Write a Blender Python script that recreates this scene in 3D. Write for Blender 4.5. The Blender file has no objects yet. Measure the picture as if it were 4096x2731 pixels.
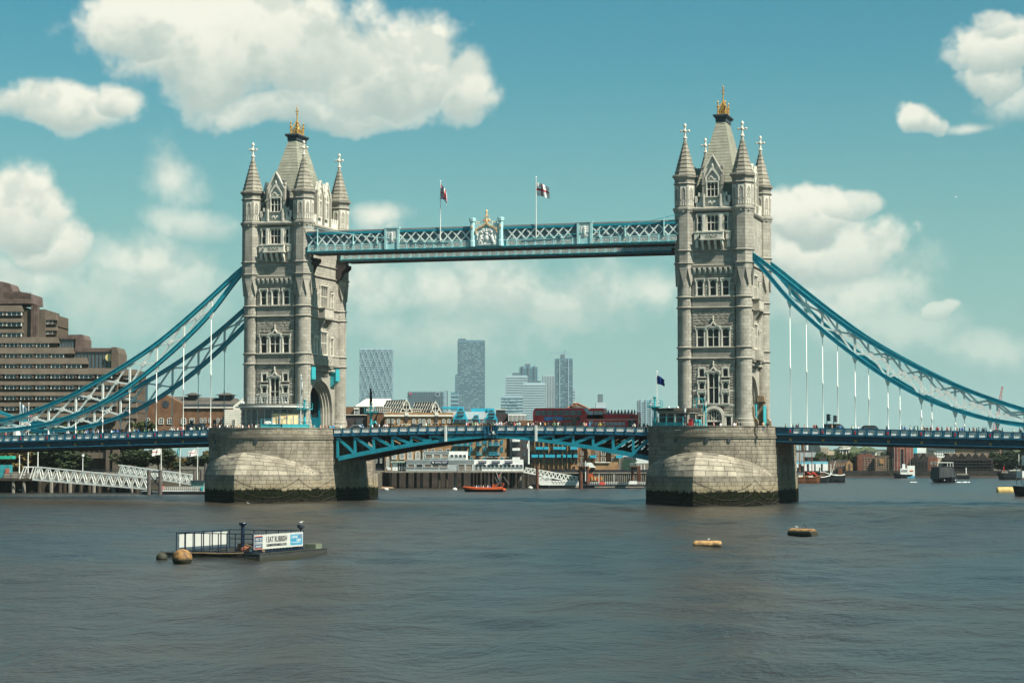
import bpy, math, random
from math import pi, sin, cos, tan, atan2, sqrt, radians, floor
from mathutils import Matrix, Vector, noise
random.seed(7)
SC = bpy.context.scene
COL = SC.collection

# ---------------------------------------------------------------- camera
CX, CD, CH, YAW, PIT, FPX = 113.2346, 378.3709, 8.3907, 0.2870, 0.0529, 8589.77
cam = bpy.data.cameras.new('camera')
cam.sensor_width = 36.0
cam.lens = FPX / 4096 * 36.0
cam.clip_start = 1.0
cam.clip_end = 30000.0
camo = bpy.data.objects.new('camera', cam)
COL.objects.link(camo)
camo.location = (CX, -CD, CH)
camo.rotation_euler = (pi / 2 + PIT, 0, YAW)
SC.camera = camo

# ---------------------------------------------------------------- sun and sky
SUN = Vector((1.0, -0.33, 1.22)).normalized()          # direction towards the sun
SUN_EL = math.asin(SUN.z)
SUN_AZ = atan2(SUN.x, SUN.y)                           # clockwise from +Y
sl = bpy.data.lights.new('sun', 'SUN')
sl.energy = 5.0
sl.angle = radians(0.53)
sl.color = (1.0, 0.93, 0.80)
so = bpy.data.objects.new('sun', sl)
COL.objects.link(so)
so.rotation_euler = SUN.to_track_quat('Z', 'Y').to_euler()
so.location = SUN * 400

DENOISE = True
SC.view_settings.view_transform = 'Standard'
SC.view_settings.look = 'None'
SC.view_settings.exposure = 0.92
SC.view_settings.gamma = 1.0
SC.view_settings.use_curve_mapping = False
SC.cycles.use_denoising = DENOISE
SC.cycles.use_adaptive_sampling = True
SC.cycles.adaptive_threshold = 0.02
SC.cycles.adaptive_min_samples = 16
SC.cycles.max_bounces = 4
SC.cycles.diffuse_bounces = 2
SC.cycles.glossy_bounces = 3
SC.cycles.transparent_max_bounces = 8
SC.cycles.volume_bounces = 0

wd = bpy.data.worlds.new('World')
SC.world = wd
wd.use_nodes = True
wd.cycles.sampling_method = 'MANUAL'
wd.cycles.sample_map_resolution = 128
class NT:
 """tiny node-tree helper"""
 def __init__(s, tree):
  s.t = tree; s.n = tree.nodes; s.l = tree.links
 def node(s, typ, **kw):
  n = s.n.new(typ)
  for k, v in kw.items(): setattr(n, k, v)
  return n
 def put(s, sock, val):
  if isinstance(val, bpy.types.NodeSocket): s.l.new(val, sock)
  else: sock.default_value = val
 def math(s, op, a, b=0.0, c=0.0, clamp=False):
  n = s.n.new('ShaderNodeMath'); n.operation = op; n.use_clamp = clamp
  s.put(n.inputs[0], a); s.put(n.inputs[1], b); s.put(n.inputs[2], c)
  return n.outputs[0]
 def vmath(s, op, a, b=(0, 0, 0)):
  n = s.n.new('ShaderNodeVectorMath'); n.operation = op
  s.put(n.inputs[0], a); s.put(n.inputs[1], b)
  return n.outputs[0]
 def mix(s, fac, a, b, blend='MIX'):
  n = s.n.new('ShaderNodeMix'); n.data_type = 'RGBA'; n.blend_type = blend; n.clamp_factor = True
  s.put(n.inputs[0], fac); s.put(n.inputs[6], a); s.put(n.inputs[7], b)
  return n.outputs[2]
 def noise(s, vec, scale, detail=4.0, rough=0.55, dist=0.0):
  n = s.n.new('ShaderNodeTexNoise')
  s.put(n.inputs['Vector'], vec)
  n.inputs['Scale'].default_value = scale; n.inputs['Detail'].default_value = detail
  n.inputs['Roughness'].default_value = rough; n.inputs['Distortion'].default_value = dist
  return n
 def ramp(s, fac, stops):
  n = s.n.new('ShaderNodeValToRGB'); e = n.color_ramp.elements
  while len(e) < len(stops): e.new(0.5)
  for i, (p, c) in enumerate(stops):
   e[i].position = p; e[i].color = c if len(c) == 4 else (*c, 1)
  s.put(n.inputs[0], fac)
  return n.outputs[0]
 def smooth(s, x, lo, hi):
  n = s.n.new('ShaderNodeMapRange'); n.interpolation_type = 'SMOOTHSTEP'
  s.put(n.inputs[0], x); s.put(n.inputs[1], lo); s.put(n.inputs[2], hi)
  return n.outputs[0]

def build_sky():
 T = NT(wd.node_tree)
 T.n.clear()
 sky = T.node('ShaderNodeTexSky', sky_type='NISHITA', sun_disc=False)
 sky.sun_elevation = SUN_EL; sky.sun_rotation = SUN_AZ
 sky.altitude = 0; sky.air_density = 1.15; sky.dust_density = 1.6; sky.ozone_density = 1.6
 base = T.mix(1.0, sky.outputs[0], SKY_TINT, 'MULTIPLY')
 tc = T.node('ShaderNodeTexCoord').outputs['Generated']
 sep = T.node('ShaderNodeSeparateXYZ'); T.l.new(tc, sep.inputs[0])
 x, y, z = sep.outputs
 az = T.math('ARCTAN2', x, y)                   # radians, 0 = +Y
 hyp = T.math('SQRT', T.math('ADD', T.math('MULTIPLY', x, x), T.math('MULTIPLY', y, y)))
 el = T.math('ARCTAN2', z, hyp)
 # billow noise on the direction itself, so clouds keep one size everywhere
 n1 = T.noise(tc, 9.0, 3.0, 0.55)
 n2 = T.noise(tc, 24.0, 4.0, 0.62)
 n3 = T.noise(tc, 110.0, 2.0, 0.6)
 wp = T.noise(tc, 15.0, 2.0, 0.5)
 wsep = T.node('ShaderNodeSeparateColor'); T.l.new(wp.outputs['Color'], wsep.inputs[0])
 waz = T.math('ADD', az, T.math('MULTIPLY', T.math('SUBTRACT', wsep.outputs[0], 0.5), 0.040))
 wel = T.math('ADD', el, T.math('MULTIPLY', T.math('SUBTRACT', wsep.outputs[1], 0.5), 0.030))
 warp = T.vmath('ADD', tc, T.vmath('MULTIPLY', T.vmath('SUBTRACT', n3.outputs['Color'], (0.5, 0.5, 0.5)), (0.013, 0.013, 0.013)))
 vo = T.node('ShaderNodeTexVoronoi', feature='F1'); T.put(vo.inputs['Vector'], warp); vo.inputs['Scale'].default_value = 52.0
 pa = T.math('SUBTRACT', 0.5, vo.outputs['Distance'])        # rounded heads of cumulus
 nb = T.noise(T.vmath('ADD', tc, tuple(SUN * 0.006 + Vector((0, 0, 0.008)))), 24.0, 3.0, 0.60)
 relief = T.math('SUBTRACT', n2.outputs[0], nb.outputs[0])   # > 0 where the cloud turns to the light
 fluff = T.math('ADD', T.math('MULTIPLY', T.math('SUBTRACT', n2.outputs[0], 0.5), 1.9), T.math('MULTIPLY', T.math('SUBTRACT', n3.outputs[0], 0.5), 0.62))
 crisp = T.math('ADD', fluff, T.math('MULTIPLY', pa, 0.5))
 dens = None; under = None
 cmb = T.node('ShaderNodeCombineXYZ'); T.l.new(waz, cmb.inputs[0]); T.l.new(wel, cmb.inputs[1]); ae = cmb.outputs[0]
 FW = {}
 fl55 = T.math('MULTIPLY', fluff, 0.55)
 for (u, v, ru, rv, st, wisp) in CLOUDS:        # cumulus banks, as bearings and elevations
  r = pix_dir(u, v)
  a0 = atan2(r.x, r.y); e0 = math.asin(r.z)
  soft = wisp >= 1.0
  if wisp not in FW: FW[wisp] = T.math('MULTIPLY_ADD', fluff if soft else crisp, wisp, 1.0)
  sx, sy = FPX / ru, FPX / rv
  q = T.node('ShaderNodeVectorMath', operation='MULTIPLY_ADD'); T.put(q.inputs[0], ae); q.inputs[1].default_value = (sx, sy, 0); q.inputs[2].default_value = (-a0 * sx, -e0 * sy, 0)
  ln = T.node('ShaderNodeVectorMath', operation='LENGTH'); T.l.new(q.outputs[0], ln.inputs[0])
  mr = T.node('ShaderNodeMapRange', interpolation_type='SMOOTHSTEP')
  T.l.new(T.math('SUBTRACT', FW[wisp], ln.outputs['Value']), mr.inputs[0])
  mr.inputs[1].default_value, mr.inputs[2].default_value = (-0.35, 1.0) if soft else (0.0, 0.40)
  mr.inputs[4].default_value = st
  mm = mr.outputs[0]
  dens = mm if dens is None else T.math('MAXIMUM', dens, mm)
  if not soft or ru > 400:
   de = T.node('ShaderNodeSeparateXYZ'); T.l.new(q.outputs[0], de.inputs[0])
   sh = T.math('MULTIPLY', T.smooth(T.math('ADD', de.outputs[1], fl55), 0.30, -0.80), mm)
   under = sh if under is None else T.math('MAXIMUM', under, sh)
 # the same broken cumulus over the rest of the dome
 g = T.math('ADD', n1.outputs[0], T.math('MULTIPLY', fluff, 0.10))
 gen = T.smooth(g, 0.60, 0.70)
 fy, fx = cos(YAW), -sin(YAW)
 dot = T.math('ADD', T.math('MULTIPLY', x, fx), T.math('MULTIPLY', y, fy))
 gen = T.math('MULTIPLY', gen, T.smooth(dot, 0.90, 0.80))
 dens = T.math('MAXIMUM', dens, gen)
 # pale haze low over the horizon
 hz = T.math('MULTIPLY', T.smooth(el, 0.215, -0.02), 0.86)
 base = T.mix(hz, base, HAZE_COL)
 ccol = T.mix(under, CLOUD_LIT, CLOUD_SHADE)
 ccol = T.mix(T.math('MULTIPLY', T.smooth(relief, 0.03, -0.10), 0.45), ccol, CLOUD_SHADE)
 col = T.mix(T.math('MULTIPLY', dens, 0.96), base, ccol)
 bg = T.node('ShaderNodeBackground')
 T.l.new(col, bg.inputs[0]); bg.inputs[1].default_value = 0.050
 out = T.node('ShaderNodeOutputWorld'); T.l.new(bg.outputs[0], out.inputs[0])

_c, _s, _cp, _sp = cos(YAW), sin(YAW), cos(PIT), sin(PIT)
def ray(u, v):
 a = (u - 2048) / FPX; b = (1365.5 - v) / FPX
 fw = _cp - b * _sp
 return Vector((a * _c - fw * _s, a * _s + fw * _c, b * _cp + _sp))
def pix_dir(u, v): return ray(u, v).normalized()
def ony(u, v, Y): d = ray(u, v); return Vector((CX, -CD, CH)) + d * ((Y + CD) / d.y)
def onz(u, v, Z=0.0): d = ray(u, v); return Vector((CX, -CD, CH)) + d * ((Z - CH) / d.z)
def atd(u, v, dep): return Vector((CX, -CD, CH)) + ray(u, v) * dep

HAZE_DENSITY = 4.0e-5
SKY_TINT = (0.35, 0.95, 0.93, 1)
HAZE_COL = (4.3, 6.6, 6.1, 1)
CLOUD_LIT = (10.2, 10.1, 8.6, 1)
CLOUD_SHADE = (5.0, 6.1, 5.6, 1)
# centre u, v, half width, half height, strength, raggedness
CLOUDS = [(975, 165, 714, 261, 1, 0.5), (1567, 278, 365, 226, 1, 0.5), (1872, 357, 191, 148, 1, 0.5), (522, 121, 261, 156, 1, 0.5), (1323, 409, 574, 104, 0.85, 0.6), (243, 438, 330, 107, 1, 0.5), (444, 409, 130, 83, 1, 0.5), (714, 670, 125, 139, 0.81, 1), (748, 891, 174, 62, 0.65, 1.1), (78, 835, 217, 205, 1, 0.5), (208, 983, 208, 156, 0.95, 0.5), (539, 1062, 330, 139, 0.81, 1), (731, 1114, 156, 121, 0.65, 1.1), (0, 1114, 348, 121, 0.78, 1), (1515, 856, 150, 60, 0.95, 1.0), (1576, 896, 69, 38, 0.65, 1), (3282, 835, 195, 132, 1, 0.7), (3422, 975, 261, 156, 0.85, 0.7), (3186, 992, 156, 148, 0.95, 0.7), (3448, 1114, 313, 156, 0.72, 1.1), (3274, 1201, 261, 104, 0.59, 1.2), (4040, 139, 219, 137, 0.95, 0.85), (3996, 278, 129, 114, 0.9, 0.85), (4075, 365, 139, 104, 0.72, 1), (3695, 438, 111, 68, 0.95, 0.85), (3890, 470, 95, 26, 0.78, 1.1), (2054, 1175, 696, 165, 0.86, 1), (1480, 1131, 278, 156, 0.78, 1), (2246, 1227, 208, 80, 0.55, 0.9), (2612, 1123, 156, 90, 0.7, 1.0), (2960, 1219, 261, 104, 0.52, 1.1), (3782, 1205, 92, 37, 0.6, 0.85), (3988, 1393, 208, 87, 0.45, 1.2), (1741, 1323, 522, 104, 0.45, 1.2), (520, 1150, 420, 190, 0.6, 1.0), (3150, 1130, 330, 170, 0.6, 1.05), (1900, 1290, 500, 90, 0.5, 1.1), (3560, 1260, 300, 120, 0.45, 1.1), (4000, 60, 120, 60, 0.8, 0.85), (3880, 200, 70, 50, 0.6, 0.9), (3420, 800, 120, 70, 0.8, 0.7)]
build_sky()

# ---------------------------------------------------------------- helpers
W = {}                       # world matrix of every object built
CHD = {}
def reg(o, M): W[o.name] = M
def link(o, M, parent=None):
 COL.objects.link(o)
 if parent is not None:
  o.parent = parent
  o.matrix_parent_inverse = W[parent.name].inverted()
  CHD.setdefault(parent.name, []).append(o)
 o.matrix_basis = M
 reg(o, M)
 return o
def TRS(loc=(0, 0, 0), rz=0.0, scale=(1, 1, 1), rot=None):
 R = rot.to_4x4() if rot is not None else Matrix.Rotation(rz, 4, 'Z')
 return Matrix.Translation(Vector(loc)) @ R @ Matrix.Diagonal((*scale, 1))
def tag(o, label=None, cat=None, group=None, kind=None):
 if label: o['label'] = label
 if cat: o['category'] = cat
 if group: o['group'] = group
 if kind: o['kind'] = kind
 return o
def thing(name, label, cat, loc=(0, 0, 0), group=None, rz=0.0):
 o = bpy.data.objects.new(name, None)
 o.empty_display_size = 0.5
 link(o, TRS(loc, rz))
 return tag(o, label, cat, group)
def ob(name, mesh, mat=None, parent=None, M=None, kind=None):
 """mesh: mesh data or MB (in world space unless M is given)"""
 if isinstance(mesh, MB): mesh = mesh.mesh(name)
 if mat is not None and len(mesh.materials) == 0:
  for m in (mat if isinstance(mat, (list, tuple)) else [mat]): mesh.materials.append(m)
 o = bpy.data.objects.new(name, mesh)
 link(o, M if M is not None else Matrix.Identity(4), parent)
 if kind: o['kind'] = kind
 return o
def clone(root, T, parent=None, label=None):
 c = root.copy()
 link(c, T @ W[root.name], parent)
 if label: c['label'] = label
 for ch in list(KIDS(root)): clone(ch, T, c)
 return c
def KIDS(o): return CHD.get(o.name, [])

class MB:
 def __init__(s): s.v = []; s.f = []; s.mi = []; s.cur = 0; s.sm = False
 def add(s, vs, fs):
  o = len(s.v); s.v.extend([tuple(p) for p in vs]); s.f.extend([tuple(i + o for i in f) for f in fs]); s.mi.extend([s.cur] * len(fs))
  return s
 def box(s, x0, x1, y0, y1, z0, z1):
  return s.add([(x0, y0, z0), (x1, y0, z0), (x1, y1, z0), (x0, y1, z0), (x0, y0, z1), (x1, y0, z1), (x1, y1, z1), (x0, y1, z1)],
                     [(0, 3, 2, 1), (4, 5, 6, 7), (0, 1, 5, 4), (1, 2, 6, 5), (2, 3, 7, 6), (3, 0, 4, 7)])
 def bar(s, p, q, w, h, up=(0, 0, 1)):
  p = Vector(p); q = Vector(q); d = (q - p).normalized(); upv = Vector(up)
  sd = d.cross(upv)
  if sd.length < 1e-4: sd = d.cross(Vector((1, 0, 0)))
  sd.normalize(); u = sd.cross(d).normalized()
  a = sd * (w / 2); b = u * (h / 2)
  vs = [p - a - b, p + a - b, p + a + b, p - a + b, q - a - b, q + a - b, q + a + b, q - a + b]
  return s.add(vs, [(0, 3, 2, 1), (4, 5, 6, 7), (0, 1, 5, 4), (1, 2, 6, 5), (2, 3, 7, 6), (3, 0, 4, 7)][::1])
 def tube(s, pts, r, n=6, closed=False, caps=True):
  pts = [Vector(p) for p in pts]; N = len(pts); vs = []; fs = []
  rr = r if isinstance(r, (list, tuple)) else [r] * N
  for i, p in enumerate(pts):
   if closed: d = pts[(i + 1) % N] - pts[i - 1]
   else: d = pts[min(i + 1, N - 1)] - pts[max(i - 1, 0)]
   d.normalize()
   a = d.cross(Vector((0, 0, 1)))
   if a.length < 0.05: a = d.cross(Vector((0, 1, 0)))
   a.normalize(); b = d.cross(a)
   for k in range(n):
    t = 2 * pi * (k + .5) / n
    vs.append(p + (a * cos(t) + b * sin(t)) * rr[i])
  M = N if closed else N - 1
  for i in range(M):
   j = (i + 1) % N
   for k in range(n):
    fs.append((i * n + k, j * n + k, j * n + (k + 1) % n, i * n + (k + 1) % n))
  if caps and not closed:
   fs.append(tuple(range(n))); fs.append(tuple((N - 1) * n + k for k in range(n - 1, -1, -1)))
  return s.add(vs, fs)
 def lathe(s, prof, n=12, c=(0, 0), ph=None, caps=True, a0=0.0, a1=2 * pi):
  full = abs(a1 - a0 - 2 * pi) < 1e-6
  ph = (pi / n if ph is None else ph); vs = []; fs = []; m = n if full else n + 1
  for (r, z) in prof:
   for k in range(m):
    t = a0 + (ph if full else 0) + (a1 - a0) * k / n
    vs.append((c[0] + r * cos(t), c[1] + r * sin(t), z))
  for i in range(len(prof) - 1):
   for k in range(n):
    k2 = (k + 1) % m
    fs.append((i * m + k, i * m + k2, (i + 1) * m + k2, (i + 1) * m + k))
  if caps and full:
   fs.append(tuple(range(m - 1, -1, -1))); fs.append(tuple((len(prof) - 1) * m + k for k in range(m)))
  return s.add(vs, fs)
 def prism(s, poly, z0, z1):
  n = len(poly)
  return s.add([(x, y, z0) for x, y in poly] + [(x, y, z1) for x, y in poly],
                     [tuple(range(n - 1, -1, -1)), tuple(range(n, 2 * n))] + [(i, (i + 1) % n, n + (i + 1) % n, n + i) for i in range(n)])
 def slab(s, poly, y0, y1):
  """polygon in x,z extruded along y (y0 front < y1 back); counter-clockwise seen from -y"""
  n = len(poly)
  return s.add([(x, y0, z) for x, z in poly] + [(x, y1, z) for x, z in poly],
                     [tuple(range(n)), tuple(range(2 * n - 1, n - 1, -1))] + [(i, n + i, n + (i + 1) % n, (i + 1) % n) for i in range(n)])
 def ring(s, outer, inner, y0, y1):
  """frame between two x,z outlines of equal length, open at the ends of the lists"""
  n = len(outer)
  vs = [(x, y0, z) for x, z in outer] + [(x, y0, z) for x, z in inner] + [(x, y1, z) for x, z in outer] + [(x, y1, z) for x, z in inner]
  fs = []
  for i in range(n - 1):
   fs += [(i, i + 1, n + i + 1, n + i), (2 * n + i, 3 * n + i, 3 * n + i + 1, 2 * n + i + 1),
                   (i, 2 * n + i, 2 * n + i + 1, i + 1), (n + i, n + i + 1, 3 * n + i + 1, 3 * n + i)]
  fs += [(0, n, 3 * n, 2 * n), (n - 1, 3 * n - 1, 4 * n - 1, 2 * n - 1)]
  return s.add(vs, fs)
 def ball(s, c, r, n=8, m=5):
  rx, ry, rz = r if isinstance(r, (tuple, list)) else (r, r, r)
  vs = [(c[0], c[1], c[2] - rz)]; fs = []
  for i in range(1, m):
   ph = -pi / 2 + pi * i / m
   for k in range(n):
    t = 2 * pi * k / n
    vs.append((c[0] + rx * cos(ph) * cos(t), c[1] + ry * cos(ph) * sin(t), c[2] + rz * sin(ph)))
  vs.append((c[0], c[1], c[2] + rz)); L = len(vs) - 1
  for k in range(n):
   fs.append((0, 1 + (k + 1) % n, 1 + k))
   fs.append((L, L - n + k, L - n + (k + 1) % n))
  for i in range(m - 2):
   for k in range(n):
    fs.append((1 + i * n + k, 1 + i * n + (k + 1) % n, 1 + (i + 1) * n + (k + 1) % n, 1 + (i + 1) * n + k))
  return s.add(vs, fs)
 def hexa(s, p):
  return s.add(p, [(0, 3, 2, 1), (4, 5, 6, 7), (0, 1, 5, 4), (1, 2, 6, 5), (2, 3, 7, 6), (3, 0, 4, 7)])
 def mesh(s, name):
  me = bpy.data.meshes.new(name)
  me.from_pydata(s.v, [], s.f)
  if any(s.mi): me.polygons.foreach_set('material_index', s.mi)
  if s.sm: me.polygons.foreach_set('use_smooth', [True] * len(s.f))
  me.update()
  return me
def recalc(me):
 import bmesh
 bm = bmesh.new(); bm.from_mesh(me); bmesh.ops.recalc_face_normals(bm, faces=bm.faces); bm.to_mesh(me); bm.free(); return me

UNIT = {}
def unit(key, fn):
 if key not in UNIT: UNIT[key] = fn()
 return UNIT[key]
def ubox(mat):
 def f():
  m = MB().box(-.5, .5, -.5, .5, -.5, .5).mesh('block'); m.materials.append(mat); return m
 return unit(('box', mat.name), f)
def cbox(name, mat, parent, x0, x1, y0, y1, z0, z1, kind=None):
 """one box object, unit mesh shared"""
 return ob(name, ubox(mat), None, parent, TRS(((x0 + x1) / 2, (y0 + y1) / 2, (z0 + z1) / 2), 0, (x1 - x0, y1 - y0, z1 - z0)), kind)
def fbox(name, mat, parent, Fr, x0, x1, y0, y1, z0, z1, kind=None):
 """a box in the frame Fr"""
 return ob(name, ubox(mat), None, parent, Fr @ TRS(((x0 + x1) / 2, (y0 + y1) / 2, (z0 + z1) / 2), 0, (x1 - x0, y1 - y0, z1 - z0)), kind)

TMP = bpy.data.scenes.new('conversion')
def realise(o):
 """evaluate one object in a scene of its own"""
 TMP.collection.objects.link(o)
 vl = TMP.view_layers[0]; vl.update()
 me = bpy.data.meshes.new_from_object(o.evaluated_get(vl.depsgraph))
 bpy.data.objects.remove(o)
 return me
def text_mesh(txt, size, mat, extrude=0.01, bold=0.0):
 cu = bpy.data.curves.new('lettering', 'FONT')
 cu.body = txt; cu.size = size; cu.extrude = extrude; cu.align_x = 'CENTER'; cu.align_y = 'CENTER'; cu.offset = bold
 cu.resolution_u = 2
 o = bpy.data.objects.new('lettering', cu)
 me = realise(o)
 bpy.data.curves.remove(cu)
 me.materials.clear(); me.materials.append(mat)
 return me
STAND = Matrix.Rotation(pi / 2, 4, 'X')              # text lying in XY -> upright facing -Y

# ---------------------------------------------------------------- materials
MATS = {}
def mat(name, col, rough=0.6, var=0.15, scale=1.5, metal=0.0, rnd=0.0, bump=0.0, bscale=6.0, streak=0.0, spec=0.4, tint=None):
 """painted / mineral surface: base colour with soft blotches, per-piece tone and weather streaks"""
 if name in MATS: return MATS[name]
 m = bpy.data.materials.new(name); m.use_nodes = True
 T = NT(m.node_tree); bs = T.n['Principled BSDF']
 geo = T.node('ShaderNodeNewGeometry'); pos = geo.outputs['Position']
 c4 = (*col, 1)
 n = T.noise(pos, scale, 5, 0.6)
 f = T.smooth(n.outputs[0], 0.3, 0.7)
 dark = tuple(q * (1 - var) for q in (tint or col)) + (1,); lite = tuple(min(1, q * (1 + var * .8)) for q in col) + (1,)
 c = T.mix(f, dark, lite)
 if rnd > 0:
  oi = T.node('ShaderNodeObjectInfo')
  r = T.math('FRACT', T.math('ADD', geo.outputs['Random Per Island'], oi.outputs['Random']))
  k = T.math('ADD', 1 - rnd, T.math('MULTIPLY', r, 2 * rnd))
  hs = T.node('ShaderNodeHueSaturation'); T.l.new(c, hs.inputs['Color']); T.l.new(k, hs.inputs['Value'])
  c = hs.outputs[0]
 if streak > 0:
  sv = T.vmath('MULTIPLY', pos, (1.3, 1.3, 0.12))
  sn = T.noise(sv, 1.0, 5, 0.65)
  c = T.mix(T.math('MULTIPLY', T.smooth(sn.outputs[0], 0.50, 0.72), streak), c, tuple(q * 0.30 for q in col) + (1,))
 T.l.new(c, bs.inputs['Base Color'])
 bs.inputs['Roughness'].default_value = rough; bs.inputs['Metallic'].default_value = metal
 bs.inputs['Specular IOR Level'].default_value = spec if rough < .7 else min(spec, .12)
 if bump > 0:
  bn = T.noise(pos, bscale, 5, 0.6)
  b = T.node('ShaderNodeBump'); b.inputs['Strength'].default_value = bump; b.inputs['Distance'].default_value = 0.15
  T.l.new(bn.outputs[0], b.inputs['Height']); T.l.new(b.outputs[0], bs.inputs['Normal'])
 MATS[name] = m
 return m
def glass(name, col, rough=0.08, var=0.5, spec=0.6):
 """opaque-looking window glass with uneven reflections"""
 if name in MATS: return MATS[name]
 m = bpy.data.materials.new(name); m.use_nodes = True
 T = NT(m.node_tree); bs = T.n['Principled BSDF']
 oi = T.node('ShaderNodeObjectInfo'); geo = T.node('ShaderNodeNewGeometry')
 r = T.math('FRACT', T.math('ADD', geo.outputs['Random Per Island'], oi.outputs['Random']))
 k = T.math('ADD', 1 - var, T.math('MULTIPLY', r, 2 * var))
 hs = T.node('ShaderNodeHueSaturation'); hs.inputs['Color'].default_value = (*col, 1); T.l.new(k, hs.inputs['Value'])
 T.l.new(hs.outputs[0], bs.inputs['Base Color'])
 bs.inputs['Roughness'].default_value = rough; bs.inputs['Specular IOR Level'].default_value = spec
 n = T.noise(geo.outputs['Position'], 0.6, 2); b = T.node('ShaderNodeBump'); b.inputs['Strength'].default_value = 0.05
 T.l.new(n.outputs[0], b.inputs['Height']); T.l.new(b.outputs[0], bs.inputs['Normal'])
 MATS[name] = m
 return m
# ---------------------------------------------------------------- palette
M_WALL  = mat('ashlar', (0.305, 0.288, 0.245), 0.85, 0.16, 0.5, rnd=0.12, streak=0.30, bump=0.12)
M_SMOOTH= mat('smooth_ashlar', (0.27, 0.253, 0.213), 0.85, 0.15, 0.6, rnd=0.11, streak=0.32)
M_ROUGH = mat('rock_faced_stone', (0.255, 0.235, 0.196), 0.92, 0.22, 2.0, rnd=0.20, bump=0.4, bscale=5)
M_WHITE = mat('portland_stone', (0.58, 0.55, 0.47), 0.8, 0.14, 1.2, rnd=0.06, streak=0.22)
M_MORTAR= mat('mortar', (0.13, 0.118, 0.096), 0.95, 0.2, 2)
M_SLATE = mat('roof_slate', (0.235, 0.235, 0.185), 0.75, 0.16, 0.7, rnd=0.10)
M_DARK  = mat('dark_iron', (0.035, 0.045, 0.055), 0.5, 0.2, 2)
M_LEAD  = mat('lead_roof', (0.05, 0.055, 0.06), 0.6, 0.3, 1)
M_GOLD  = mat('gilding', (0.42, 0.24, 0.06), 0.5, 0.15, 3, metal=0.25)
M_TEAL  = mat('teal_paint', (0.012, 0.23, 0.30), 0.42, 0.14, 1.2, streak=0.12)
M_CHAIN = mat('chain_teal_paint', (0.016, 0.30, 0.38), 0.42, 0.16, 1.2, streak=0.15)
M_TEALB = mat('bright_teal_paint', (0.03, 0.33, 0.37), 0.42, 0.12, 1.2, streak=0.12)
M_BLUE  = mat('deck_blue_paint', (0.012, 0.105, 0.175), 0.42, 0.18, 1.0, streak=0.2)
M_PALE  = mat('pale_blue_paint', (0.36, 0.60, 0.60), 0.5, 0.10, 1.5, streak=0.22)
M_CREAM = mat('white_paint', (0.66, 0.68, 0.63), 0.5, 0.08, 1.5, streak=0.15)
M_TRAC  = mat('tracery_white', (0.88, 0.88, 0.83), 0.5, 0.05, 1.5)
M_SIDEW = mat('lattice_paint', (0.66, 0.72, 0.69), 0.5, 0.10, 1.5, streak=0.25)
M_UNDER = mat('dark_underside', (0.05, 0.042, 0.04), 0.8, 0.25, 0.7)  # even dark brown for undersides, inner girders and walkway corbels
M_PANE  = glass('window_glass', (0.012, 0.014, 0.017), 0.12, 0.5, 0.3)
M_PANEL = glass('walkway_glass', (0.05, 0.085, 0.10), 0.2, 0.4)
M_RED   = mat('red_paint', (0.36, 0.02, 0.02), 0.4, 0.12, 2)

def algae_mat(name, k):
 m = bpy.data.materials.new(name); m.use_nodes = True
 T = NT(m.node_tree); bs = T.n['Principled BSDF']
 geo = T.node('ShaderNodeNewGeometry'); pos = geo.outputs['Position']; oi = T.node('ShaderNodeObjectInfo')
 n = T.noise(pos, 0.35, 6, 0.65); n2 = T.noise(pos, 2.5, 5, 0.7)
 c = T.mix(T.smooth(n.outputs[0], 0.3, 0.7), (0.165, 0.146, 0.113, 1), (0.295, 0.265, 0.208, 1))
 c = T.mix(T.math('MULTIPLY', T.smooth(n2.outputs[0], 0.45, 0.75), 0.35), c, (0.14, 0.125, 0.10, 1))
 r = T.math('FRACT', T.math('ADD', geo.outputs['Random Per Island'], oi.outputs['Random']))
 hs = T.node('ShaderNodeHueSaturation'); T.l.new(c, hs.inputs['Color']); T.l.new(T.math('MULTIPLY', T.math('ADD', 0.84, T.math('MULTIPLY', r, 0.32)), k), hs.inputs['Value'])
 c = hs.outputs[0]
 sn = T.noise(T.vmath('MULTIPLY', pos, (0.9, 0.9, 0.10)), 1.0, 5, 0.65)
 c = T.mix(T.math('MULTIPLY', T.smooth(sn.outputs[0], 0.52, 0.70), 0.55), c, (0.10, 0.085, 0.065, 1))
 sep = T.node('ShaderNodeSeparateXYZ'); T.l.new(pos, sep.inputs[0])
 an = T.noise(T.vmath('MULTIPLY', pos, (1, 1, .35)), 0.8, 5, 0.7)
 zz = T.math('ADD', sep.outputs[2], T.math('MULTIPLY', T.math('SUBTRACT', an.outputs[0], 0.5), 2.2))
 stain = T.smooth(zz, 4.6, 2.6)
 c = T.mix(T.math('MULTIPLY', stain, 0.28), c, (0.33, 0.26, 0.13, 1))
 al = T.smooth(zz, 2.55, 2.15)
 c = T.mix(al, c, T.mix(T.smooth(n2.outputs[0], .3, .7), (0.003, 0.004, 0.0015, 1), (0.010, 0.013, 0.004, 1)))
 wet = T.smooth(zz, 0.9, 0.1)
 c = T.mix(wet, c, (0.012, 0.011, 0.008, 1))
 T.l.new(c, bs.inputs['Base Color']); bs.inputs['Roughness'].default_value = 0.85; bs.inputs['Specular IOR Level'].default_value = 0.08
 b = T.node('ShaderNodeBump'); b.inputs['Strength'].default_value = 0.3; b.inputs['Distance'].default_value = 0.1
 T.l.new(n2.outputs[0], b.inputs['Height']); T.l.new(b.outputs[0], bs.inputs['Normal'])
 return m
M_PIER = algae_mat('pier_granite', .93)
M_CAP = algae_mat('pale_cap_granite', 1.22)

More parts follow.
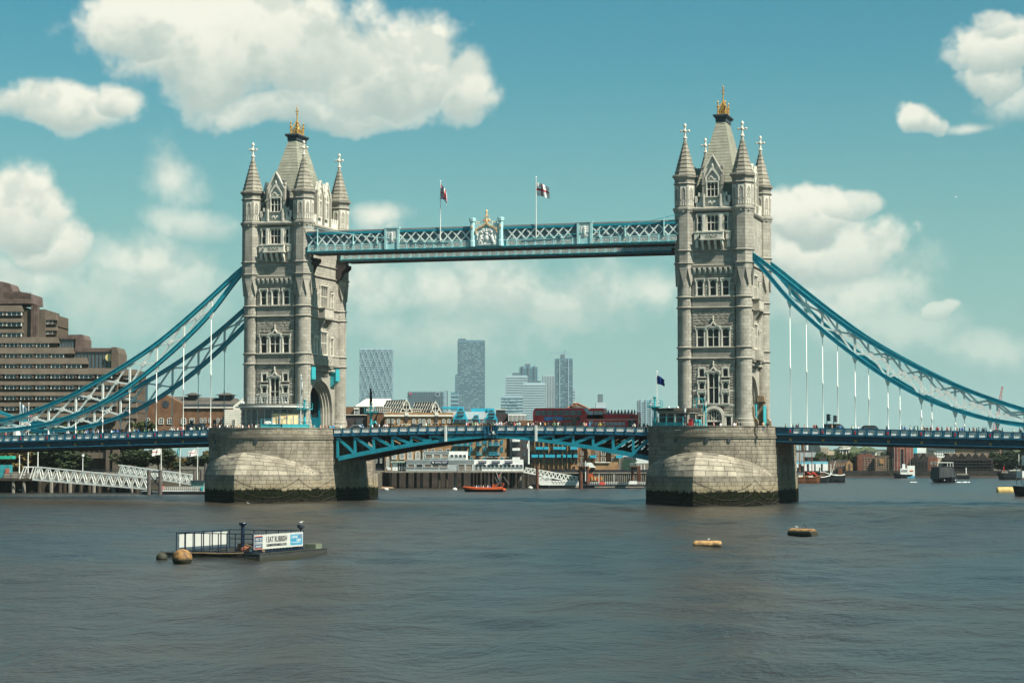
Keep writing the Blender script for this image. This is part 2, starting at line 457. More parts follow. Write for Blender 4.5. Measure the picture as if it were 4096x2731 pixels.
# ---------------------------------------------------------------- river and banks
def water_mat():
 m = bpy.data.materials.new('river_water'); m.use_nodes = True
 T = NT(m.node_tree); bs = T.n['Principled BSDF']
 pos = T.node('ShaderNodeNewGeometry').outputs['Position']
 big = T.noise(T.vmath('MULTIPLY', pos, (0.022, 0.012, 0)), 1.0, 4, 0.6, 0.6)
 mid = T.noise(T.vmath('MULTIPLY', pos, (0.16, 0.10, 0)), 1.0, 4, 0.6)
 c = T.mix(T.smooth(big.outputs[0], 0.40, 0.62), (0.034, 0.026, 0.017, 1), (0.022, 0.026, 0.025, 1))
 T.l.new(c, bs.inputs['Base Color'])
 bs.inputs['IOR'].default_value = 1.33; bs.inputs['Specular IOR Level'].default_value = 0.5
 T.l.new(T.math('ADD', 0.276, T.math('MULTIPLY', big.outputs[0], 0.0)), bs.inputs['Roughness'])
 w1 = T.noise(T.vmath('MULTIPLY', pos, (0.30, 0.21, 0)), 1.0, 3, 0.55, 0.4)
 w2 = T.noise(T.vmath('MULTIPLY', pos, (0.95, 0.60, 0)), 1.0, 4, 0.6, 0.5)
 w3 = T.noise(T.vmath('MULTIPLY', pos, (3.2, 2.2, 0)), 1.0, 3, 0.6, 0.3)
 amp = T.math('ADD', 0.85, T.math('MULTIPLY', T.smooth(mid.outputs[0], 0.32, 0.66), 0.45))
 h = T.math('ADD', T.math('MULTIPLY', w1.outputs[0], 0.27), T.math('ADD', T.math('MULTIPLY', w2.outputs[0], 0.25), T.math('MULTIPLY', w3.outputs[0], 0.05)))
 h = T.math('MULTIPLY', h, amp)
 b = T.node('ShaderNodeBump'); b.inputs['Strength'].default_value = 1.0; b.inputs['Distance'].default_value = 1.0
 T.l.new(h, b.inputs['Height']); T.l.new(b.outputs[0], bs.inputs['Normal'])
 return m
def build_river():
 import numpy as np
 def axis(lo, hi, st, far0, far1):
  a = list(np.arange(lo, hi + .01, st)); d = st
  q = a[-1]
  while q < far1: d *= 1.35; q = min(q + d, far1); a.append(q)
  q = a[0]; d = st
  while q > far0: d *= 1.35; q = max(q - d, far0); a.insert(0, q)
  return np.array(a)
 xs = axis(-110, 190, 1.25, -4000, 4000); ys = axis(-345, 40, 1.25, -1500, 7000)
 X, Y = np.meshgrid(xs, ys)
 rng = np.random.RandomState(3); Z = np.zeros_like(X)
 for k in range(26):
  wl = rng.uniform(3.5, 13); th = rng.normal(0.5, 0.75); ph = rng.uniform(0, 6.28); am = 0.0042 * wl ** .8
  Z += am * np.sin((X * np.cos(th) + Y * np.sin(th)) * 6.283 / wl + ph)
 fade = np.clip((60 - np.abs(X - 40)) / 60 + 1.6, 0, 1) * np.clip((70 - Y) / 60, 0, 1)
 Z = Z * np.where((X > -112) & (X < 192) & (Y > -347) & (Y < 42), fade, 0)
 nx, ny = len(xs), len(ys)
 vs = np.stack([X, Y, Z], -1).reshape(-1, 3)
 idx = np.arange(nx * ny).reshape(ny, nx)
 fs = np.stack([idx[:-1, :-1], idx[:-1, 1:], idx[1:, 1:], idx[1:, :-1]], -1).reshape(-1, 4)
 me = bpy.data.meshes.new('river')
 me.from_pydata(vs.tolist(), [], fs.tolist())
 me.polygons.foreach_set('use_smooth', [True] * len(fs)); me.update()
 ob('river', me, water_mat(), kind='structure')
build_river()

# ---------------------------------------------------------------- piers
XT, TA, TB = 41.15, 5.1, 9.15
PW, PC = 10.65, 13.5                                  # pier half width, start of the rounded end
def stone_mesh(m):
 def f():
  c = 0.035; b = MB()
  q = [(-.5, -.5), (.5, -.5), (.5, .5), (-.5, .5)]; k = [(-.5 + c, -.5 + c * 1.7), (.5 - c, -.5 + c * 1.7), (.5 - c, .5 - c * 1.7), (-.5 + c, .5 - c * 1.7)]
  vs = [(x, .5, z) for x, z in q] + [(x, -.42, z) for x, z in q] + [(x, -.5, z) for x, z in k]
  fs = []
  for i in range(4):
   j = (i + 1) % 4
   fs += [(i, 4 + i, 4 + j, j)[::-1], (4 + i, 8 + i, 8 + j, 4 + j)[::-1]]
  fs.append((8, 9, 10, 11)); b.add(vs, fs)
  me = recalc(b.mesh('stone')); me.materials.append(m); return me
 return unit(('stone', m.name), f)
def bez(p0, p1, p2, t): return ((1 - t) ** 2 * p0[0] + 2 * t * (1 - t) * p1[0] + t * t * p2[0], (1 - t) ** 2 * p0[1] + 2 * t * (1 - t) * p1[1] + t * t * p2[1])
def resample(path, step, off=0.0):
 """points along a polyline at every `step`, starting at `off`; yields mid point, tangent, length"""
 cum = [0]
 for a, b in zip(path, path[1:]): cum.append(cum[-1] + math.hypot(b[0] - a[0], b[1] - a[1]))
 L = cum[-1]
 def at(s):
  s = min(max(s, 0), L)
  for i in range(len(path) - 1):
   if cum[i + 1] >= s:
    t = (s - cum[i]) / max(1e-9, cum[i + 1] - cum[i]); a, b = path[i], path[i + 1]
    return (a[0] + (b[0] - a[0]) * t, a[1] + (b[1] - a[1]) * t)
  return path[-1]
 s = 0.0; cuts = [0.0]; s = off if off > 0.25 else step
 while s < L - 0.3: cuts.append(s); s += step * random.uniform(0.82, 1.18)
 cuts.append(L)
 return [(at(a), at(b)) for a, b in zip(cuts, cuts[1:])]
def body_path(n=40):
 p = [(PW, PC)]
 for k in range(n + 1):
  t = -pi * k / n
  p.append((PW * cos(t), -PC + PW * sin(t)))
 p.append((-PW, PC))
 return p                                          # right side -> nose -> left side
STAR_R = [bez((10.95, -13.6), (11.2, -22.5), (0, -28.4), k / 14) for k in range(15)]
STAR_L = [(-x, y) for x, y in STAR_R][::-1]
CAMV = Vector((CX, -CD, CH))
def make_pier(name, label, x0):
 T = thing(name, label, 'bridge pier', (x0, 0, 0), 'bridge piers')
 base = Matrix.Translation((x0, 0, 0))
 ins = lambda path, d: [(x * (1 - d / PW), y * (1 - d / 24)) for x, y in path]
 full = body_path()
 full = full + [(-x, -y) for x, y in full[1:-1]]
 ob('core', MB().prism(ins(full, 0.12)[::-1], -3, 12.25), M_MORTAR, T, base)
 ob('pavement', MB().prism(ins(full, 0.7)[::-1], 12.25, 12.30), mat('pavement', (0.24, 0.23, 0.21), 0.9, 0.2, 1.0), T, base)
 star = STAR_R + STAR_L[1:]
 for sg in (1, -1):
  o = ob('starling', MB().prism([(x * .985 * sg, y * .992 * sg) for x, y in star], -3, 4.85), M_MORTAR if sg > 0 else M_PIER, T, base)
 specs = []
 def lay(path, z, h, thick=0.5, step=1.28, off=0.0):
  for (a, b) in resample(path, step, off):
   mx, my = (a[0] + b[0]) / 2, (a[1] + b[1]) / 2
   ang = atan2(b[1] - a[1], b[0] - a[0]); L = math.hypot(b[0] - a[0], b[1] - a[1])
   n = Vector((sin(ang), -cos(ang), 0))       # outward when the path runs with the pier on its left... checked below
   c = Vector((mx, my, 0))
   if n.dot(Vector((mx, my * .4, 0))) < 0: n = -n; ang += pi
   pr = random.uniform(-0.02, 0.03)
   loc = c - n * (thick / 2 - pr)
   specs.append((base @ TRS((loc.x, loc.y, z + h / 2), ang, (L - 0.035, thick, h - 0.035)), n.dot((CAMV - Vector((x0 + mx, my, z))).normalized()), None))
 bp = body_path()
 zc = 0.0; row = 0
 while zc < 11.2:
  h = 0.66 if zc < 10.5 else 11.25 - zc
  if zc < 4.85:
   lay([(PW, PC), (PW, -PC)], zc, h, off=0.6 * (row % 2)); lay([(-PW, -PC), (-PW, PC)], zc, h, step=4.0)
   hh = min(h, 4.88 - zc)
   lay(STAR_R, zc, hh, off=0.6 * (row % 2)); lay(STAR_L, zc, hh, off=0.6 * (row % 2))
  else:
   lay(bp, zc, h, off=0.6 * (row % 2))
  zc += h; row += 1
 for z in (12.07, 12.65): lay(bp, z, 0.57, 0.45, off=0.6 * (row % 2)); row += 1
 # domed cap of the cutwater: courses of tapering blocks
 nb = 7; NS = 28
 def capt(t, s):
  """t -1..1 round the nose, s 0 shoulder .. 1 against the shaft"""
  k = (1 - abs(t)) * 14; i = min(int(k), 13); f = k - i
  px = STAR_R[i][0] * (1 - f) + STAR_R[i + 1][0] * f; py = STAR_R[i][1] * (1 - f) + STAR_R[i + 1][1] * f
  if t < 0: px = -px
  ang = -pi / 2 + t * pi / 2
  qx, qy = PW * cos(ang) if abs(t) > 0 else 0, -PC + PW * sin(ang)
  zt = 4.88 + 4.05 * (1 - abs(t) ** 1.55) ** 1.0
  w = s
  zz = 4.88 + (zt - 4.88) * (1 - (1 - s) ** 1.9)
  return Vector((px + (qx - px) * w, py + (qy - py) * w, zz))
 core = MB(); g = [[capt(-1 + 2 * i / NS, j / nb) - Vector((0, -.05, .05)) for j in range(nb + 1)] for i in range(NS + 1)]
 for i in range(NS):
  for j in range(nb):
   core.add([g[i][j], g[i + 1][j], g[i + 1][j + 1], g[i][j + 1]], [(0, 1, 2, 3)])
 ob('cap_core', core, M_MORTAR, T, base)
 for j in range(nb):
  cnt = max(3, int(11 - j * 0.9))
  for sg in (-1, 1):
   for i in range(cnt):
    e = 0.002
    t0, t1 = (i + (0.5 if j % 2 and i else 0)) / cnt, min(1, (i + 1 + (0.5 if j % 2 else 0)) / cnt)
    if t1 - t0 < 0.02: continue
    t0 = t0 * .985 + e; t1 = t1 * .985 - e
    s0, s1 = j / nb + .006, (j + 1) / nb - .012
    m = MB()
    a = [capt(sg * t0, s0), capt(sg * t1, s0), capt(sg * t1, s1), capt(sg * t0, s1)]
    if sg < 0: a = [a[1], a[0], a[3], a[2]]
    nn = (a[1] - a[0]).cross(a[3] - a[0]).normalized()
    if nn.z < 0: nn = -nn
    m.hexa([p - nn * .25 for p in a] + [p + nn * random.uniform(.0, .02) for p in a])
    me = m.mesh('stone'); me.materials.append(M_CAP)
    specs.append((base, 2.0 - abs(t0 * .3 - .1) if nn.y < 0.2 else 0.2, me))
 specs.sort(key=lambda s: -s[1])
 # openings under the moulding, rope chains and mouldings
 mould = MB()
 fullp = body_path(44)
 for (z, h, d) in ((11.25, 0.16, 0.16), (11.48, 0.16, 0.24), (11.70, 0.34, 0.12), (13.24, 0.14, 0.10)):
  o = [(x * (1 + d / PW), y + (-d if y < -PC else 0)) for x, y in fullp]; i = [(x * (1 - .5 / PW), y + (.5 if y < -PC else 0)) for x, y in fullp]
  n = len(o); vs = [(x, y, z) for x, y in o] + [(x, y, z) for x, y in i] + [(x, y, z + h) for x, y in o] + [(x, y, z + h) for x, y in i]
  fs = []
  for k in range(n - 1):
   fs += [(k, k + 1, 2 * n + k + 1, 2 * n + k), (2 * n + k, 2 * n + k + 1, 3 * n + k + 1, 3 * n + k), (k, n + k, n + k + 1, k + 1), (n + k, 3 * n + k, 3 * n + k + 1, n + k + 1)]
  mould.add(vs, fs)
 ob('moulding', recalc(mould.mesh('moulding')), M_PIER, T, base)
 for ang in ([-128, -78] if x0 < 0 else [-112, -82, -62]):
  t = radians(ang)
  loc = (PW * cos(t), -PC + PW * sin(t), 10.86)
  ob('scupper_hole', ubox(M_DARK), None, T, base @ TRS(loc, t + pi / 2, (0.5, 0.35, 0.62)))
 for k, (M, w, me) in enumerate(specs[:300]):
  ob('stone', me or stone_mesh(M_PIER), None, T, M)
 rest = MB()
 for (M, w, me) in specs[300:]:
  s = me or stone_mesh(M_PIER)
  rest.add([M @ v.co for v in s.vertices], [tuple(p.vertices) for p in s.polygons])
 ob('stonework', rest, M_PIER, T, kind='stuff')
 for (z0, z1, sag) in ((4.3, 4.3, 1.9), (2.6, 2.6, 1.7), (.9, .9, 1.0)):   # mooring chains draped from staples
  for (a, b) in (((14, 0), (6, 0)), ((6, 0), (0, 1))):
   pa = STAR_R[a[0]]; pb = STAR_R[b[0]] if b[1] == 0 else (10.75, -6.0)
   pts = []
   for k in range(13):
    f = k / 12
    if b[1] == 0:
     ii = a[0] + (b[0] - a[0]) * f; i = min(int(ii), 13); fr = ii - i
     x = STAR_R[i][0] * (1 - fr) + STAR_R[i + 1][0] * fr; y = STAR_R[i][1] * (1 - fr) + STAR_R[i + 1][1] * fr
    else:
     ii = 6 * (1 - f * 1.2);
     if ii >= 0: i = int(ii); fr = ii - i; x = STAR_R[i][0] * (1 - fr) + STAR_R[i + 1][0] * fr; y = STAR_R[i][1] * (1 - fr) + STAR_R[i + 1][1] * fr
     else: x, y = 10.85, -13.5 - ii * 5
    nv = Vector((x, y * .5 - 4, 0)).normalized() * .12
    pts.append((x + nv.x, y + nv.y, z0 + .0 - sag * 4 * f * (1 - f)))
   ob('fender_chain', MB().tube(pts, 0.03, 4), mat('rusty_chain', (0.06, 0.05, 0.04), 0.9, 0.2, 3), T, base)
 return T
PIER_N = make_pier('bridge_pier', 'rounded granite pier under the tower with the glass ticket pavilion', -XT)
PIER_S = make_pier('bridge_pier', 'rounded granite pier under the tower with the low stone control cabin', XT)
# ---------------------------------------------------------------- towers
def cells(u0, u1, z0, z1, openings, ch=0.5, lo=0.75, hi=1.25):
 """courses of stones that keep clear of the openings"""
 out = []; n = max(1, round((z1 - z0) / ch)); h = (z1 - z0) / n
 for r in range(n):
  a, b = z0 + r * h, z0 + (r + 1) * h
  spans = [(u0, u1)]
  for (p, q, c, d) in openings:
   if c < b - .12 and d > a + .12:
    ns = []
    for (s, e) in spans:
     if q <= s or p >= e: ns.append((s, e)); continue
     if p > s: ns.append((s, p))
     if q < e: ns.append((q, e))
    spans = ns
  for (s, e) in spans:
   if e - s < .08: continue
   k = max(1, round((e - s) / random.uniform(lo, hi)))
   cut = [s + (e - s) * (i + (random.uniform(-.15, .15) if 0 < i < k else 0)) / k for i in range(k + 1)]
   for p, q in zip(cut, cut[1:]): out.append((p, q, a, b))
 return out
def rough_stone():
 def mk(seed):
  rr = random.Random(seed); b = MB(); N = 3
  vs = []; fs = []
  for j in range(N + 1):
   for i in range(N + 1):
    e = i in (0, N) or j in (0, N)
    vs.append((-.5 + i / N, (-.42 if e else -.5 + rr.uniform(-.07, .05)), -.5 + j / N))
  for j in range(N):
   for i in range(N):
    a = j * (N + 1) + i; fs.append((a, a + 1, a + N + 2, a + N + 1))
  o = len(vs); q = [(-.5, -.5), (.5, -.5), (.5, .5), (-.5, .5)]
  vs += [(x, .5, z) for x, z in q]; c = [0, N, (N + 1) * (N + 1) - 1, N * (N + 1)]
  for k in range(4): fs.append((c[k], o + k, o + (k + 1) % 4, c[(k + 1) % 4]))
  b.add(vs, fs); me = b.mesh('stone'); me.materials.append(M_ROUGH); return me
 return [unit(('rough', s), lambda: mk(s)) for s in range(5)]
def window(T, Fr, u0, u1, z0, z1, yf, yc, nx=2, nz=2, s=.24, fm=None, hood=True, split=.52, mull=.12):
 fm = fm or M_WHITE
 w, h = u1 - u0, z1 - z0
 key = ('win', round(w, 2), round(h, 2), nx, nz, round(s, 2), fm.name, hood, round(yf - yc, 2), split)
 d = yc - yf                                       # depth, positive
 iw = w - 2 * s; zi0 = .18; zi1 = h - s - .05
 def f():
  b = MB()
  b.box(0, s, -.10, d, 0, h); b.box(w - s, w, -.10, d, 0, h); b.box(s, w - s, -.10, d, zi1, h); b.box(-.08, w + .08, -.16, d - .02, 0, zi0)
  if hood:
   b.box(-.12, w + .12, -.22, -.10, h - .1, h + .08); b.box(-.12, .02, -.22, -.1, h - .55, h - .1); b.box(w - .02, w + .12, -.22, -.1, h - .55, h - .1)
  lw = (iw - (nx - 1) * mull) / nx
  for i in range(1, nx):
   x = s + i * lw + (i - 1) * mull; b.box(x, x + mull, .06, d - .02, zi0, zi1)
  if nz > 1:
   zt = zi0 + (zi1 - zi0) * split
   for i in range(nx):
    x = s + i * (lw + mull); b.box(x, x + lw, .08, d - .02, zt - .06, zt + .06)
  for i in range(nx):                            # cusped heads
   x = s + i * (lw + mull); k = min(.32, lw * .7)
   b.slab([(x, zi1), (x, zi1 - k), (x + lw * .5, zi1)], .07, d - .03); b.slab([(x + lw, zi1), (x + lw * .5, zi1), (x + lw, zi1 - k)], .07, d - .03)
  me = recalc(b.mesh('window')); me.materials.append(fm); return me
 M = Fr @ TRS((u0, yf, z0))
 o = ob('window', unit(key, f), None, T, M)
 lw = (iw - (nx - 1) * mull) / nx; zt = zi0 + (zi1 - zi0) * split
 rows = [(zi0, zt - .06), (zt + .06, zi1)] if nz > 1 else [(zi0, zi1)]
 for i in range(nx):
  x = s + i * (lw + mull)
  for (a, b2) in rows:
   ob('pane', ubox(M_PANE), None, o, M @ TRS((x + lw / 2, d - .04, (a + b2) / 2), 0, (lw, .05, b2 - a)))
 return o
def arch_pts(hw, zb, zs, zp, n=8, k=.62):
 pts = [(-hw, zb), (-hw, zs)]
 for i in range(1, n + 1):
  t = i / n; x, z = bez((-hw, zs), (-hw * (1 - .06), zs + (zp - zs) * k * 1.5), (0, zp), t)
  pts.append((x, z))
 return pts + [(-x, z) for x, z in pts[::-1][1:]]
def turret(T, cx, cy, mir):
 base = Matrix.Translation((cx, cy, 0))
 t = ob('turret', unit('tur_core', lambda: tur_core()), None, T, base)
 sh = unit('tur_shaft', tur_shaft); ob('shaft_stones', sh, None, t, base, kind='stuff')
 for key, (z, pr) in enumerate(((14.2, 'base'), (25.1, 'r'), (26.98, 'r'), (33.95, 'r'), (35.8, 'r'), (41.7, 'o'), (43.95, 'o'), (55.75, 'o'))):
  def f(pr=pr):
   b = MB(); n, r = (24, 1.46) if pr != 'o' else (8, 1.90)
   if pr == 'base': b.lathe([(r + .34, -.9), (r + .34, -.2), (r + .2, 0), (r + .24, .5), (r + .1, .7), (r + .1, 1.0), (r - .1, 1.15)], n)
   else: b.lathe([(r - .1, -.06), (r + .16, .06), (r + .24, .16), (r + .24, .24), (r + .06, .32), (r - .1, .36)], n, ph=pi / 8 if pr == 'o' else None)
   me = b.mesh('string_course'); me.materials.append(M_WALL); return me
  ob('string_course', unit(('sc', pr), f), None, t, base @ TRS((0, 0, z)))
 def corn():
  b = MB(); b.lathe([(1.8, 50.55), (2.0, 50.8), (2.02, 51.0), (2.22, 51.3), (2.26, 51.62), (1.95, 51.72), (1.8, 51.75)], 8, ph=pi / 8)
  for k in range(8):
   a = k * pi / 4; b.ball((1.9 * cos(a), 1.9 * sin(a), 50.95), (.2, .2, .16), 6, 4)
  me = b.mesh('cornice'); me.materials.append(M_WALL); return me
 ob('cornice', unit('tcorn', corn), None, t, base)
 def crown():
  b = MB(); b.lathe([(1.85, 56.5), (2.0, 56.75), (2.04, 56.95), (2.28, 57.05), (2.3, 57.25), (1.9, 57.32)], 8, ph=pi / 8)
  for k in range(40):
   a = k * pi / 20; r = 2.22 * cos(pi / 8) / cos(((a + pi / 8) % (pi / 4)) - pi / 8)
   b.box(r * cos(a) - .09, r * cos(a) + .09, r * sin(a) - .09, r * sin(a) + .09, 57.2, 57.5)
  me = b.mesh('cresting'); me.materials.append(M_SMOOTH); return me
 ob('cresting', unit('tcrown', crown), None, t, base)
 for k in range(8):                                  # blind niches on the upper drum
  def niche():
   b = MB(); R = 1.75
   for (z0, z1) in ((52.0, 52.95), (53.1, 55.45)):
    hw = .36 if z0 > 53 else .30
    if z0 > 53:
     b.ring([(-.5, z0 - .1), (-.5, z1), (0, z1), (.5, z1), (.5, z0 - .1)], [(-hw, z0), (-hw, z1 - .75), (0, z1 - .2), (hw, z1 - .75), (hw, z0)], -R - .08, -R + .05)
    else:
     for x in (-.42, 0, .42): b.box(x - .08, x + .08, -R - .07, -R + .05, z0, z1)
     b.box(-.5, .5, -R - .07, -R + .05, z1 - .15, z1)
   me = recalc(b.mesh('niche')); me.materials.append(M_WHITE); return me
  ob('niche', unit('niche', niche), None, t, base @ TRS((0, 0, 0), k * pi / 4))
  def petal():
   b = MB(); R = 1.76; b.slab([(0, 37.9), (.66, 40.75), (-.66, 40.75)], -R, -1.2)
   me = recalc(b.mesh('broach')); me.materials.append(M_WALL); return me
  ob('broach', unit('petal', petal), None, t, base @ TRS((0, 0, 0), k * pi / 4))
 rows = 9; zb, zt, rb, rt = 57.3, 63.7, 1.86, .24
 for r in range(rows):
  a, b_ = r / rows, (r + 1) / rows
  z0, z1 = zb + (zt - zb) * a + .02, zb + (zt - zb) * b_; r0, r1 = rb + (rt - rb) * a, rb + (rt - rb) * b_
  def slabm(z0=z0, z1=z1, r0=r0, r1=r1):
   b = MB(); w0, w1 = r0 * tan(pi / 8) - .03, r1 * tan(pi / 8) - .03
   b.hexa([(-w0, -r0, z0), (w0, -r0, z0), (w0, -r0 + .3, z0), (-w0, -r0 + .3, z0), (-w1, -r1 + .02, z1), (w1, -r1 + .02, z1), (w1, -r1 + .3, z1), (-w1, -r1 + .3, z1)])
   b.box(-w0, w0, -r0 - .06, -r0 + .1, z0 - .02, z0 + .09)
   me = b.mesh('slab'); me.materials.append(M_SPIRE); return me
  for k in range(8):
   ob('slab', unit(('slab', r), slabm), None, t, base @ TRS((0, 0, 0), k * pi / 4))
 def fin():
  b = MB(); b.lathe([(.22, 63.6), (.26, 63.8), (.3, 64.0), (.42, 64.05), (.42, 64.2), (.22, 64.3), (.2, 64.6), (.17, 65.2), (.3, 65.22), (.3, 65.55), (.17, 65.6), (.15, 66.1), (.26, 66.2), (.28, 66.35), (.2, 66.6), (.05, 66.75)], 8)
  b.box(-.72, .72, -.14, .14, 65.25, 65.53); b.box(-.14, .14, -.72, .72, 65.27, 65.51)
  for sx in (-1, 1): b.ball((sx * .68, 0, 65.39), .22, 6, 4); b.ball((0, sx * .68, 65.39), .22, 6, 4)
  me = b.mesh('cross_finial'); me.materials.append(M_WHITE); return me
 ob('cross_finial', unit('tfin', fin), None, t, base)
 return t
M_SPIRE = mat('spire_stone', (0.26, 0.24, 0.195), 0.85, 0.2, 0.8, rnd=0.16, streak=0.35)
def tur_core():
 b = MB(); b.lathe([(1.42, 12.2), (1.42, 41.0)], 24, ph=0)
 b.lathe([(1.84, 40.7), (1.84, 57.3)], 8, ph=pi / 8); b.lathe([(1.9, 57.3), (.2, 63.7)], 8, ph=pi / 8)
 me = b.mesh('turret'); me.materials.append(M_SMOOTH); return me
def tur_shaft():
 """arc blocks with open joints: round below, octagonal above"""
 b = MB(); z = 15.3; r = 0
 while z < 40.6:
  h = min(.62, 40.7 - z); n = 9; o = (r % 2) * .5
  for k in range(n):
   a0, a1 = 2 * pi * (k + o) / n + .012, 2 * pi * (k + 1 + o) / n - .012
   vs = []; fs = []; m = 3
   for i in range(m + 1):
    a = a0 + (a1 - a0) * i / m
    for (R, zz) in ((1.38, z + .02), (1.46, z + .02), (1.46, z + h - .02), (1.38, z + h - .02)): vs.append((R * cos(a), R * sin(a), zz))
   for i in range(m):
    for q in range(4): fs.append((i * 4 + q, i * 4 + (q + 1) % 4, i * 4 + 4 + (q + 1) % 4, i * 4 + 4 + q)[::-1])
   b.add(vs, fs)
  z += h; r += 1
 z = 40.8
 while z < 56.4:
  h = min(.62, 56.5 - z)
  for k in range(8):
   a = k * pi / 4; ca, sa = cos(a), sin(a); w = 1.77 * tan(pi / 8) - .012
   f = random.uniform(-.5, .5) * w if r % 2 else w
   for (x0, x1) in (((-w, f - .012), (f + .012, w)) if r % 2 else ((-w, w),)):
    P = []
    for zz in (z + .02, z + h - .02):
     for (x, y) in ((x0, -1.77), (x1, -1.77), (x1, -1.6), (x0, -1.6)): P.append((x * ca - y * sa, x * sa + y * ca, zz))
    b.hexa(P)
  z += h; r += 1
 me = recalc(b.mesh('shaft_stones')); me.materials.append(M_WALL); return me

def band(T, name, Fr, u0, u1, y0, z0, z1, m, prof=.22):
 """projecting moulding along a face"""
 w = u1 - u0; h = z1 - z0
 def f():
  b = MB(); b.slab([(0, 0), (1, 0), (1, 1), (0, 1)], -.5, 0.5)
  b = MB()
  pr = [(.3, 0), (-prof * .6, h * .25), (-prof, h * .5), (-prof, h * .75), (-.04, h), (.3, h)]
  n = len(pr); vs = [(0, y, z) for y, z in pr] + [(1, y, z) for y, z in pr]
  b.add(vs, [tuple(range(n)), tuple(range(2 * n - 1, n - 1, -1))] + [(i, n + i, n + (i + 1) % n, (i + 1) % n) for i in range(n)])
  me = recalc(b.mesh(name)); me.materials.append(m); return me
 return ob(name, unit(('band', round(h, 2), prof, m.name), f), None, T, Fr @ TRS((u0, y0, z0), 0, (w, 1, 1)))
def ogee_finial(T, Fr, u, y, z, s=1.0):
 def f():
  b = MB(); b.lathe([(.16, 0), (.12, .5), (.3, .62), (.34, .8), (.14, .95), (.14, 1.2), (.24, 1.32), (.2, 1.55), (.04, 1.85)], 8)
  me = b.mesh('finial'); me.materials.append(M_WHITE); return me
 ob('finial', unit('ofin', f), None, T, Fr @ TRS((u, y, z), 0, (s, s, s)))

